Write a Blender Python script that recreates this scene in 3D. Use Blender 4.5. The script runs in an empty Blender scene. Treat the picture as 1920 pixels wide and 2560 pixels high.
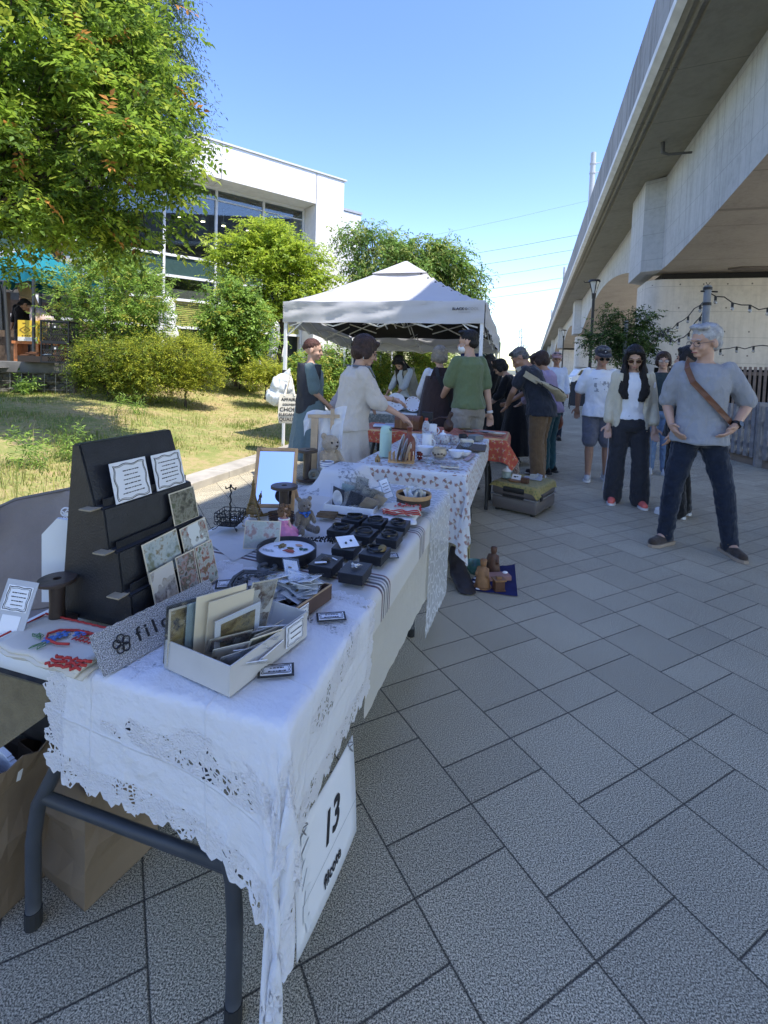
import bpy,bmesh,math,random
import numpy as np
from mathutils import Vector,Matrix,noise as mnoise
R =math.radians
V =Vector
S =bpy.context.scene
COL =S.collection
random.seed(7)
rng =np.random.default_rng(7)
CF,CPIT,CROL,CPY,CH =1228.0,0.0507,0.0344,976.0,1.34
cam_d =bpy.data.cameras.new('camera')
cam =bpy.data.objects.new('camera',cam_d)
COL.objects.link(cam)
cam_d.sensor_fit ='VERTICAL'
cam_d.sensor_height =36.0
cam_d.sensor_width =27.0
cam_d.lens =36.0 *CF /2560.0
cam_d.shift_y = -(1280.0-CPY) /2560.0
cam_d.clip_start =0.05
cam_d.clip_end =2000.0
cam.matrix_world =(Matrix.Translation((0,0,CH))@Matrix.Rotation(math.pi/2-CPIT,4,'X')@Matrix.Rotation(CROL,4,'Z'))
S.camera =cam
SUN_EL =R(61.3)
SUN_H =Vector((0.80,-0.60,0)).normalized()
SUN_DIR =(SUN_H*math.cos(SUN_EL)+Vector((0,0,math.sin(SUN_EL)))).normalized()
world =bpy.data.worlds.new('World')
S.world =world
world.use_nodes =True
wn =world.node_tree.nodes
sky =wn.new('ShaderNodeTexSky')
sky.sky_type ='NISHITA'
sky.sun_disc =False
sky.sun_elevation =SUN_EL
sky.sun_rotation =math.atan2(SUN_H.x,SUN_H.y)
sky.air_density =1.15
sky.dust_density =0.4
sky.ozone_density =2.0
hsv =wn.new('ShaderNodeHueSaturation')
hsv.inputs['Saturation'].default_value =1.2
hsv.inputs['Hue'].default_value =0.518
world.node_tree.links.new(sky.outputs[0],hsv.inputs['Color'])
world.node_tree.links.new(hsv.outputs[0],wn['Background'].inputs[0])
wn['Background'].inputs[1].default_value =0.15
sun_d =bpy.data.lights.new('sun','SUN')
sun_d.energy =3.0
sun_d.angle =R(0.5)
sun_d.color =(1.0,0.95,0.86)
sun =bpy.data.objects.new('sun',sun_d)
COL.objects.link(sun)
sun.rotation_euler =(-SUN_DIR).to_track_quat('-Z','Y').to_euler()
S.view_settings.view_transform ='Standard'
S.view_settings.look ='None'
S.view_settings.gamma =1.0
S.view_settings.exposure =1.38
S.cycles.max_bounces =8
S.cycles.transparent_max_bounces =24
S.cycles.use_adaptive_sampling =True
def ray(px,py):
 """direction of a photograph pixel (1920 x 2560)"""
 c,s =math.cos(CROL),math.sin(CROL)
 du,dv =px -960,py -CPY
 u =(c*du+s*dv) /CF
 v =(-s*du+c*dv) /CF
 cp,sp =math.cos(CPIT),math.sin(CPIT)
 return Vector((u,cp-v*sp,-sp-v*cp))
def at(px,py,z=0.0):
 d =ray(px,py)
 return d *((z-CH)/d.z) +Vector((0,0,CH))
def atd(px,py,y):
 d =ray(px,py)
 return d *(y/d.y) +Vector((0,0,CH))
TH =R(16.8)
AX =Vector((math.sin(TH),math.cos(TH),0))
BX =Vector((math.cos(TH),-math.sin(TH),0))
def L(lat,along,z=0.0):
 return BX *lat +AX *along +Vector((0,0,z))
MAX =Matrix(((BX.x,AX.x,0,0),(BX.y,AX.y,0,0),(0,0,1,0),(0,0,0,1)))
MATS ={}
def nt(m):
 t =m.node_tree
 return t,t.nodes,t.links
def mat(name,col,rough=0.6,var=0.12,scale=8.0,bump=0.0,bscale=60.0,metal=0.0,alpha=1.0,trans=0.0,spec=0.5,sheen=0.0,col2=None,detail=4.0,coord='Object',emis=0.0,ior=1.45,sub=0.0):
 if name in MATS:
  return MATS[name]
 m =bpy.data.materials.new(name)
 m.use_nodes =True
 t,n,l =nt(m)
 b =n['Principled BSDF']
 b.inputs['Roughness'].default_value =rough
 b.inputs['Metallic'].default_value =metal
 b.inputs['Alpha'].default_value =alpha
 b.inputs['Transmission Weight'].default_value =trans
 b.inputs['Specular IOR Level'].default_value =spec
 b.inputs['Sheen Weight'].default_value =sheen
 b.inputs['IOR'].default_value =ior
 b.inputs['Subsurface Weight'].default_value =sub
 if emis:
  b.inputs['Emission Color'].default_value =(*col,1)
  b.inputs['Emission Strength'].default_value =emis
 tc =n.new('ShaderNodeTexCoord')
 nz =n.new('ShaderNodeTexNoise')
 nz.inputs['Scale'].default_value =scale
 nz.inputs['Detail'].default_value =detail
 l.new(tc.outputs[coord],nz.inputs['Vector'])
 mx =n.new('ShaderNodeMix');mx.data_type ='RGBA'
 c2 =col2 if col2 else tuple(max(0,c*(1-var))for c in col)
 c1 =col if col2 else tuple(min(1,c*(1+var*.6))for c in col)
 mx.inputs[6].default_value =(*c1,1);mx.inputs[7].default_value =(*c2,1)
 rp =n.new('ShaderNodeMapRange')
 rp.inputs[1].default_value =0.3;rp.inputs[2].default_value =0.7
 l.new(nz.outputs['Fac'],rp.inputs[0]);l.new(rp.outputs[0],mx.inputs[0])
 l.new(mx.outputs[2],b.inputs['Base Color'])
 if bump:
  n2 =n.new('ShaderNodeTexNoise');n2 .inputs['Scale'].default_value =bscale;n2 .inputs['Detail'].default_value =3
  l.new(tc.outputs[coord],n2 .inputs['Vector'])
  bp =n.new('ShaderNodeBump');bp.inputs['Strength'].default_value =bump;bp.inputs['Distance'].default_value =0.01
  l.new(n2 .outputs['Fac'],bp.inputs['Height']);l.new(bp.outputs[0],b.inputs['Normal'])
 MATS[name] =m
 return m
class NB:
 """small node-graph helper"""
 def __init__(s,m):
  s.m =m;s.t,s.n,s.l =nt(m);s.b =s.n['Principled BSDF']if 'Principled BSDF' in s.n else None
 def node(s,typ,**kw):
  k =s.n.new(typ)
  for a,v in kw.items():
   if a.startswith('i'):
    k.inputs[int(a[1:])].default_value =v
   else:
    setattr(k,a,v)
  return k
 def math(s,op,a,b=None,c=None,clamp=False):
  k =s.n.new('ShaderNodeMath');k.operation =op;k.use_clamp =clamp
  for i,v in enumerate((a,b,c)):
   if v is None:continue
   if isinstance(v,(int,float)):k.inputs[i].default_value =v
   else:s.l.new(v,k.inputs[i])
  return k.outputs[0]
 def mix(s,f,a,b):
  k =s.n.new('ShaderNodeMix');k.data_type ='RGBA'
  for i,v in((0,f),(6,a),(7,b)):
   if isinstance(v,(int,float)):k.inputs[i].default_value =v
   elif isinstance(v,tuple):k.inputs[i].default_value =(*v,1)
   else:s.l.new(v,k.inputs[i])
  return k.outputs[2]
 def ramp(s,f,stops,interp='LINEAR'):
  k =s.n.new('ShaderNodeValToRGB');k.color_ramp.interpolation =interp
  e =k.color_ramp.elements
  while len(e) <len(stops):e.new(0.5)
  for el,(p,c)in zip(e,stops):
   el.position =p;el.color =(*c,1)if len(c) ==3 else c
  s.l.new(f,k.inputs[0])
  return k.outputs[0]
 def noise(s,vec,scale,detail=4,rough=.5):
  k =s.n.new('ShaderNodeTexNoise');k.inputs['Scale'].default_value =scale
  k.inputs['Detail'].default_value =detail;k.inputs['Roughness'].default_value =rough
  if vec is not None:s.l.new(vec,k.inputs['Vector'])
  return k.outputs['Fac']
 def voro(s,vec,scale,feature='F1',out='Distance',rnd=1.0):
  k =s.n.new('ShaderNodeTexVoronoi');k.feature =feature
  k.inputs['Scale'].default_value =scale;k.inputs['Randomness'].default_value =rnd
  if vec is not None:s.l.new(vec,k.inputs['Vector'])
  return k.outputs[out]
 def coord(s,which='Object'):
  return s.n.new('ShaderNodeTexCoord').outputs[which]
 def sep(s,v):
  k =s.n.new('ShaderNodeSeparateXYZ');s.l.new(v,k.inputs[0]);return k.outputs
 def comb(s,x,y,z=0.0):
  k =s.n.new('ShaderNodeCombineXYZ')
  for i,v in enumerate((x,y,z)):
   if isinstance(v,(int,float)):k.inputs[i].default_value =v
   else:s.l.new(v,k.inputs[i])
  return k.outputs[0]
 def bump(s,h,strength=.3,dist=.01):
  k =s.n.new('ShaderNodeBump');k.inputs['Strength'].default_value =strength;k.inputs['Distance'].default_value =dist
  s.l.new(h,k.inputs['Height']);return k.outputs[0]
 def set(s,name,v):
  if isinstance(v,tuple):s.b.inputs[name].default_value =(*v,1)if len(v) ==3 else v
  elif isinstance(v,(int,float)):s.b.inputs[name].default_value =v
  else:s.l.new(v,s.b.inputs[name])
def newmat(name,rough=.7):
 m =bpy.data.materials.new(name);m.use_nodes =True;MATS[name] =m
 k =NB(m);k.set('Roughness',rough)
 return m,k
def tag(o,label=None,cat=None,group=None,kind=None):
 if label:o['label'] =label
 if cat:o['category'] =cat
 if group:o['group'] =group
 if kind:o['kind'] =kind
 return o
def thing(name,label,cat,loc=(0,0,0),rz=0.0,group=None):
 o =bpy.data.objects.new(name,None)
 o.empty_display_size =0.1
 COL.objects.link(o)
 o.location =loc;o.rotation_euler =(0,0,rz)
 return tag(o,label,cat,group)
def copy_tree(o,parent=None):
 c =o.copy();COL.objects.link(c);c.parent =parent
 for ch in list(o.children):
  copy_tree(ch,c)
 return c
class MB:
 """collects shapes into one mesh"""
 def __init__(s):
  s.v =[];s.f =[];s.mi =[];s.uv =None;s.cur =0;s.M =Matrix.Identity(4)
 def add(s,vs,fs):
  o =len(s.v)
  M =s.M
  s.v+=[tuple(M@Vector(p))for p in vs]
  s.f+=[tuple(i+o for i in f)for f in fs]
  s.mi+=[s.cur] *len(fs)
  return s
 def box(s,c,d,rz=0.0,rot=None,bev=0.0):
  x,y,z =d[0] /2,d[1] /2,d[2] /2
  Mr =rot if rot is not None else Matrix.Rotation(rz,3,'Z')
  C =Vector(c)
  if bev<=0:
   P =[(-x,-y,-z),(x,-y,-z),(x,y,-z),(-x,y,-z),(-x,-y,z),(x,-y,z),(x,y,z),(-x,y,z)]
   F =[(0,3,2,1),(4,5,6,7),(0,1,5,4),(1,2,6,5),(2,3,7,6),(3,0,4,7)]
  else:
   bm =bmesh.new();bmesh.ops.create_cube(bm,size=1.0)
   for v in bm.verts:v.co =Vector((v.co.x*d[0],v.co.y*d[1],v.co.z*d[2]))
   bmesh.ops.bevel(bm,geom=list(bm.edges),offset=bev,segments=2,profile=.5,affect='EDGES')
   bm.verts.index_update()
   P =[v.co.copy()for v in bm.verts];F =[[v.index for v in f.verts]for f in bm.faces];bm.free()
  return s.add([Mr@Vector(p)+C for p in P],F)
 def tube(s,pts,rad,n=8,caps=True,closed=False):
  pts =[Vector(p)for p in pts]
  m =len(pts)
  if isinstance(rad,(int,float)):rad =[rad] *m
  vs =[];fs =[]
  up =None
  for i,p in enumerate(pts):
   if closed:t =pts[(i+1)%m] -pts[i-1]
   else:t =pts[min(i+1,m-1)] -pts[max(i-1,0)]
   if t.length <1e-9:t =Vector((0,0,1))
   t.normalize()
   if up is None:
    up =Vector((0,0,1))if abs(t.z) <.9 else Vector((1,0,0))
   a =t.cross(up)
   if a.length <1e-6:a =t.orthogonal()
   a.normalize();b =a.cross(t).normalized();up =b
   for k in range(n):
    q =2 *math.pi *k /n
    vs.append(p+(a*math.cos(q)+b*math.sin(q))*rad[i])
  rings =m if closed else m -1
  for i in range(rings):
   j =(i+1)%m
   for k in range(n):
    k2 =(k+1)%n
    fs.append((i*n+k,j*n+k,j*n+k2,i*n+k2)[::-1])
  if caps and not closed:
   fs.append(tuple(range(n)));fs.append(tuple((m-1)*n+k for k in range(n-1,-1,-1)))
   fs[-2] =fs[-2][::-1];fs[-1] =fs[-1][::-1]
   fs[-2] =fs[-2][::-1];fs[-1] =fs[-1][::-1]
  return s.add(vs,fs)
 def cyl(s,a,b,r,n=12,r2=None):
  return s.tube([a,b],[r,r if r2 is None else r2],n)
 def lathe(s,prof,c=(0,0,0),n=24,sx=1.0,sy=1.0,rot=None,close=False):
  C =Vector(c);vs =[];fs =[];m =len(prof)
  for r,z in prof:
   for k in range(n):
    q =2 *math.pi *k /n
    p =Vector((r*math.cos(q)*sx,r*math.sin(q)*sy,z))
    if rot is not None:p =rot@p
    vs.append(p+C)
  for i in range(m-1+(1 if close else 0)):
   j =(i+1)%m
   for k in range(n):
    k2 =(k+1)%n
    fs.append((i*n+k,i*n+k2,j*n+k2,j*n+k))
  if not close:
   if prof[0][0] >1e-5:fs.append(tuple(range(n-1,-1,-1)))
   if prof[-1][0] >1e-5:fs.append(tuple((m-1)*n+k for k in range(n)))
  return s.add(vs,fs)
 def ball(s,c,r,n=12,rot=None):
  if isinstance(r,(int,float)):r =(r,r,r)
  m =max(4,n//2);prof =[(math.sin(math.pi*i/m),-math.cos(math.pi*i/m))for i in range(m+1)]
  C =Vector(c);vs =[];fs =[]
  for a,z in prof:
   for k in range(n):
    q =2 *math.pi *k /n
    p =Vector((a*math.cos(q)*r[0],a*math.sin(q)*r[1],z*r[2]))
    if rot is not None:p =rot@p
    vs.append(p+C)
  for i in range(m):
   for k in range(n):
    k2 =(k+1)%n
    fs.append((i*n+k,i*n+k2,(i+1)*n+k2,(i+1)*n+k))
  return s.add(vs,fs)
 def prism(s,poly,h0,h1,plane='XY',M=None):
  """extrude a 2D polygon (counter-clockwise) between two heights"""
  n =len(poly)
  def mk(p,h):
   v ={'XY':(p[0],p[1],h),'XZ':(p[0],h,p[1]),'YZ':(h,p[0],p[1])}[plane]
   return(M@Vector(v))if M is not None else v
  vs =[mk(p,h0)for p in poly] +[mk(p,h1)for p in poly]
  fs =[tuple(range(n-1,-1,-1)),tuple(range(n,2*n))]
  fs+=[(i,(i+1)%n,n+(i+1)%n,n+i)for i in range(n)]
  return s.add(vs,fs)
 def quad(s,a,b,c,d):
  return s.add([a,b,c,d],[(0,1,2,3)])
 def loft(s,rings,caps=True):
  n =len(rings[0]);vs =[p for r in rings for p in r];fs =[]
  for i in range(len(rings)-1):
   for k in range(n):
    k2 =(k+1)%n
    fs.append((i*n+k,i*n+k2,(i+1)*n+k2,(i+1)*n+k))
  if caps:
   fs.append(tuple(range(n-1,-1,-1)));fs.append(tuple((len(rings)-1)*n+k for k in range(n)))
  return s.add(vs,fs)
 def mesh(s,name,mats,smooth=False):
  me =bpy.data.meshes.new(name)
  me.from_pydata(s.v,[],s.f)
  if not isinstance(mats,(list,tuple)):mats =[mats]
  for m in mats:me.materials.append(m)
  if len(mats) >1:me.polygons.foreach_set('material_index',s.mi)
  if smooth:me.polygons.foreach_set('use_smooth',[True]*len(me.polygons))
  me.update()
  return me
 def build(s,name,mats,parent=None,smooth=False,loc=None,fix=False,bevel=0.0,auto=None):
  me =s.mesh(name,mats,smooth)
  if fix or auto:
   bm =bmesh.new();bm.from_mesh(me);bmesh.ops.recalc_face_normals(bm,faces=bm.faces);bm.to_mesh(me);bm.free()
  o =bpy.data.objects.new(name,me);COL.objects.link(o)
  if parent is not None:o.parent =parent
  if loc is not None:o.location =loc
  if bevel:
   md =o.modifiers.new('b','BEVEL');md.width =bevel;md.segments =2;md.limit_method ='ANGLE';md.angle_limit =R(40)
  if auto:
   me.polygons.foreach_set('use_smooth',[True]*len(me.polygons))
   me.set_sharp_from_angle(angle=R(auto))
  return o
def structure(name,mb,m,**k):
 return tag(mb.build(name,m,**k),kind='structure')
def baked(o):
 """apply an object's modifiers"""
 dg =bpy.context.evaluated_depsgraph_get();dg.update()
 me =bpy.data.meshes.new_from_object(o.evaluated_get(dg))
 o.modifiers.clear();old =o.data;o.data =me
 bpy.data.meshes.remove(old)
 return o
def text_mesh(txt,size,depth=0.0,align='CENTER',shear=0.0,bold=0.0,spacing=1.0):
 cu =bpy.data.curves.new('t','FONT');cu.body =txt;cu.size =size;cu.extrude =depth;cu.align_x =align;cu.align_y ='CENTER'
 cu.shear =shear;cu.offset =bold;cu.resolution_u =3;cu.space_character =spacing
 o =bpy.data.objects.new('t',cu);COL.objects.link(o)
 dg =bpy.context.evaluated_depsgraph_get();dg.update()
 me =bpy.data.meshes.new_from_object(o.evaluated_get(dg))
 vs =[tuple(v.co)for v in me.vertices];fs =[tuple(p.vertices)for p in me.polygons]
 bpy.data.objects.remove(o);bpy.data.curves.remove(cu);bpy.data.meshes.remove(me)
 return vs,fs
def add_text(mb,txt,size,M,depth=0.0,**k):
 vs,fs =text_mesh(txt,size,depth,**k)
 mb.add([M@Vector(v)for v in vs],fs)
def frame(o,x,y):
 """4x4 matrix with origin o, x axis, y axis (made orthogonal)"""
 x =Vector(x).normalized();z =x.cross(Vector(y)).normalized();y =z.cross(x)
 return Matrix(((x.x,y.x,z.x,o[0]),(x.y,y.y,z.y,o[1]),(x.z,y.z,z.z,o[2]),(0,0,0,1)))
# ================================================================== SETTING
TW =0.3002
def paving_material():
 m,k =newmat('paving',.85)
 P =k.sep(k.coord('Object'))
 c,s =math.cos(.5004),math.sin(.5004)
 u =k.math('SUBTRACT',k.math('MULTIPLY_ADD',P[0],c/TW,k.math('MULTIPLY',P[1],s/TW)),1.2306)
 v =k.math('MULTIPLY_ADD',P[0],-s/TW,k.math('MULTIPLY',P[1],c/TW))
 b =k.math('FLOOR',u)
 ph =k.math('FLOORED_MODULO',k.math('SUBTRACT',b,k.math('FLOOR',k.math('DIVIDE',b,4))),3)
 vv =k.math('SUBTRACT',v,k.math('MULTIPLY_ADD',ph,.5,.235))
 q =k.math('DIVIDE',vv,1.5)
 r =k.math('FLOOR',q)
 w =k.math('MULTIPLY',k.math('FRACT',q),1.5)
 sh =k.math('GREATER_THAN',w,1.0)
 d =k.math('MINIMUM',k.math('ABSOLUTE',k.math('SUBTRACT',w,1.0)),k.math('MINIMUM',w,k.math('SUBTRACT',1.5,w)))
 fu =k.math('FRACT',u)
 d =k.math('MINIMUM',d,k.math('MINIMUM',fu,k.math('SUBTRACT',1.0,fu)))
 wob =k.noise(k.coord('Object'),60,2)
 d =k.math('ADD',d,k.math('MULTIPLY',k.math('SUBTRACT',wob,.5),.006))
 joint =k.math('SUBTRACT',1.0,k.math('MULTIPLY',k.math('SUBTRACT',d,.004),110,clamp=True),clamp=True)
 wn_ =k.node('ShaderNodeTexWhiteNoise',noise_dimensions='3D')
 k.l.new(k.comb(b,r,sh),wn_.inputs[0])
 tone =k.math('MULTIPLY_ADD',wn_.outputs[0],.16,.90)
 big =k.noise(k.coord('Object'),1.3,4)
 tone =k.math('MULTIPLY',tone,k.math('MULTIPLY_ADD',big,.5,.74))
 spk =k.noise(k.coord('Object'),270,3,.85)
 spk =k.ramp(spk,[(.42,(.06,.053,.038)),(.50,(.325,.287,.203)),(.57,(.78,.69,.49))])
 mul =k.node('ShaderNodeMix',data_type='RGBA',blend_type='MULTIPLY');mul.inputs[0].default_value =1
 k.l.new(spk,mul.inputs[6]);k.l.new(tone,mul.inputs[7])
 stain =k.noise(k.coord('Object'),2.6,5,.6)
 stf =k.math('MULTIPLY',k.math('SUBTRACT',stain,.66),3.0,clamp=True)
 col =k.mix(k.math('MULTIPLY',stf,.45),mul.outputs[2],(.05,.05,.05))
 col =k.mix(k.math('MULTIPLY',joint,.85),col,(.022,.021,.02))
 k.set('Base Color',col)
 h =k.math('SUBTRACT',k.math('MULTIPLY',k.noise(k.coord('Object'),310,2,.7),.25),joint)
 k.set('Normal',k.bump(h,.5,.004))
 k.set('Specular IOR Level',.3)
 return m
M_PAVE =paving_material()
def grid_sheet(nx,ny,fn):
 mb =MB()
 vs =[fn(i/nx,j/ny)for j in range(ny+1)for i in range(nx+1)]
 fs =[(j*(nx+1)+i,j*(nx+1)+i+1,(j+1)*(nx+1)+i+1,(j+1)*(nx+1)+i)for j in range(ny)for i in range(nx)]
 mb.add(vs,fs)
 return mb
mb =MB();mb.quad((-60,-40,0),(160,-40,0),(160,130,0),(-60,130,0))
structure('pavement',mb,M_PAVE)
mb =MB();mb.M =MAX;mb.quad((12.5,-40,.004),(60,-40,.004),(60,120,.004),(12.5,120,.004))
structure('bounce_ground',mb,mat('pale_bounce',(.55,.51,.44),.9,.12,2))  # pale ground added beyond the viaduct to bounce sunlight into its shade
mb =MB();mb.quad((-1500,-600,-.03),(1500,-600,-.03),(1500,1900,-.03),(-1500,1900,-.03))
structure('ground',mb,mat('far_ground',(.13,.14,.10),.95,.4,.05))
KL = -3.25
def sstep(x):
 x =min(1,max(0,x));return x *x *(3-2*x)
def bank_h(lat,al):
 d =KL -.30 -lat
 if d<=0:return 0.02
 h =.04 +(.50+.42*sstep((al-8)/6)) *(.6*sstep(d/4.6)+.4*min(1,d/4.6))
 h+=.05 *mnoise.noise(Vector((lat*.7,al*.7,0))) *min(1,d) +.02 *mnoise.noise(Vector((lat*3,al*3,5)))
 return h
mb =MB();mb.M =MAX
for i in range(34):
 a0 = -6 +i *1.2
 mb.box((KL-.15,a0+.597,.03),(.30,1.19,.10),bev=.008)
structure('kerb',mb,mat('kerb_concrete',(.40,.37,.32),.85,.25,5,.3,90),)
def bank_pt(u,v):
 lat =KL -.302 -26 *u**1.6
 al = -6 +46 *v
 p =L(lat,al,bank_h(lat,al));return tuple(p)
m,k =newmat('dry_turf',.95)
c_ =k.coord('Object')
f =k.noise(c_,.9,5,.6)
f2 =k.noise(c_,9,4,.7)
f3 =k.noise(c_,70,3,.7)
mix1 =k.math('MULTIPLY_ADD',f2,.5,k.math('MULTIPLY',f,.6))
mix1 =k.math('MULTIPLY_ADD',f3,.25,mix1)
k.set('Base Color',k.ramp(mix1,[(.50,(.30,.20,.11)),(.60,(.40,.31,.15)),(.70,(.26,.26,.08)),(.84,(.15,.21,.045))]))
k.set('Normal',k.bump(f3,.6,.02))
M_TURF =m
bank =structure('grass_bank',grid_sheet(60,110,bank_pt),M_TURF,smooth=True)
mb =MB();mb.M =MAX;mb.quad((-80,-10,1.045),(KL-6.6,-10,1.045),(KL-6.6,60,1.045),(-80,60,1.045))
structure('terrace',mb,mat('terrace_paving',(.33,.30,.26),.9,.2,2))
def blades():
 V =[];F =[];MI =[]
 def blade(p,h,w,lean,az,mi):
  d =Vector((math.cos(az),math.sin(az),0));e =Vector((-d.y,d.x,0)) *w
  o =len(V)
  q =p +Vector((0,0,h*.6)) +d *lean *.35
  tip =p +Vector((0,0,h)) +d *lean
  V.extend([p-e,p+e,q+e*.7,q-e*.7,tip]);F.extend([(o,o+1,o+2,o+3),(o+3,o+2,o+4)]);MI.extend([mi,mi])
 n =0
 while n <52000:
  u =random.random();lat =KL -.31 -6.4 *u**1.25;al =random.uniform(.4,12.5)
  g =mnoise.noise(Vector((lat*.9,al*.9,3))) +.5 *mnoise.noise(Vector((lat*2.7,al*2.7,9)))
  if random.random() >.42 +.75 *g:continue
  green =g +random.uniform(-.35,.35) >.12
  h =random.uniform(.02,.06) *(1.5 if g>.3 else 1)
  blade(L(lat,al,bank_h(lat,al)-.005),h,random.uniform(.0022,.005),random.uniform(.01,.05),random.uniform(0,6.28),(0 if random.random()<.7 else 1)if green else(2 if random.random()<.8 else 1));n+=1
 for cx,cy,nb in((-4.1,3.05,70),(-4.6,3.3,70),(-5.2,4.4,70),(-4.9,5.2,60),(-5.8,5.9,60),(-5.4,7.0,60),(-4.7,2.8,60)):
  for _ in range(nb):
   lat =cx +random.gauss(0,.14);al =cy +random.gauss(0,.14)
   blade(L(lat,al,bank_h(lat,al)-.01),random.uniform(.08,.32),random.uniform(.002,.004),random.uniform(.02,.14),random.uniform(0,6.28),random.choice((0,1,1,2)))
 me =bpy.data.meshes.new('grass');me.from_pydata(V,[],F)
 for nm,c in(('blade_green',(.18,.25,.05)),('blade_lime',(.32,.35,.08)),('blade_straw',(.46,.38,.18))):
  me.materials.append(leaf_material(nm,c,.35))
 me.polygons.foreach_set('material_index',MI)
 o =bpy.data.objects.new('grass',me);COL.objects.link(o)
 return tag(o,'patchy sunlit green and straw grass covering the bank','grass',kind='stuff')
def leaf_material(name,col,var=.35,trans=.5,hue2=None):
 if name in MATS:return MATS[name]
 m =bpy.data.materials.new(name);m.use_nodes =True;MATS[name] =m
 k =NB(m);k.set('Roughness',.45);k.set('Specular IOR Level',.3)
 oi =k.node('ShaderNodeNewGeometry')
 r =oi.outputs['Random Per Island']
 c1 =tuple(c*(1-var)for c in col);c2 =tuple(min(1,c*(1+var))for c in col)
 if hue2:base =k.ramp(r,[(0,c1),(.55,col),(.85,c2),(1,hue2)])
 else:base =k.ramp(r,[(0,c1),(.5,col),(1,c2)])
 k.set('Base Color',base)
 tr =k.node('ShaderNodeBsdfTranslucent');k.l.new(base,tr.inputs[0])
 g =k.node('ShaderNodeMix',data_type='RGBA');
 mx =k.node('ShaderNodeMixShader');mx.inputs[0].default_value =trans
 k.l.new(k.b.outputs[0],mx.inputs[1]);k.l.new(tr.outputs[0],mx.inputs[2])
 k.l.new(mx.outputs[0],k.n['Material Output'].inputs[0])
 return m
blades()
VS =7.1
def concrete(name,col,streak=.5,board=0.0,sc=1.0,streak_axis=True):
 m,k =newmat(name,.9)
 c_ =k.coord('Object');P =k.sep(c_)
 n1 =k.noise(c_,.6*sc,6,.6);n2 =k.noise(c_,6*sc,5,.65)
 st =k.noise(k.comb(k.math('MULTIPLY',P[0],4.0),k.math('MULTIPLY',P[1],4.0),k.math('MULTIPLY',P[2],.25)),1.0,5,.65)
 f =k.math('ADD',k.math('MULTIPLY',n1,.55),k.math('MULTIPLY',n2,.45))
 base =k.ramp(f,[(.25,tuple(c*.68 for c in col)),(.5,col),(.75,tuple(min(1,c*1.16)for c in col))])
 sf =k.math('MULTIPLY',k.math('MULTIPLY',k.math('SUBTRACT',st,.48),4.0,clamp=True),streak)
 base =k.mix(sf,base,tuple(c*.35 for c in col))
 if board:
  fx =k.math('FRACT',k.math('DIVIDE',P[1],board));fz =k.math('FRACT',k.math('DIVIDE',P[2],.92))
  ln =k.math('MAXIMUM',k.math('LESS_THAN',fx,.012),k.math('LESS_THAN',fz,.016))
  base =k.mix(k.math('MULTIPLY',ln,.55),base,tuple(c*.4 for c in col))
  hx =k.math('SUBTRACT',k.math('FRACT',k.math('ADD',k.math('DIVIDE',k.math('ADD',P[0],P[1]),.75),.5)),.5);hz =k.math('SUBTRACT',k.math('FRACT',k.math('DIVIDE',P[2],.85)),.5)
  rr =k.math('ADD',k.math('MULTIPLY',hx,hx),k.math('MULTIPLY',hz,hz))
  base =k.mix(k.math('MULTIPLY',k.math('LESS_THAN',rr,.0014),.8 if name=='pier_concrete' else 0.0),base,(.08,.075,.07))
 k.set('Base Color',base);k.set('Normal',k.bump(n2,.25,.03))
 return m
M_PARAP =concrete('parapet_concrete',(.25,.25,.25),1.1)
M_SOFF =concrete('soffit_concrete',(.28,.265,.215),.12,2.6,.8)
M_WEB =concrete('girder_concrete',(.43,.44,.44),.45,1.8)
M_PIER =concrete('pier_concrete',(.58,.54,.48),.3,1.5)
M_SOFF2 =concrete('girder_soffit',(.36,.32,.26),.1,3.1,1.5)
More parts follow.
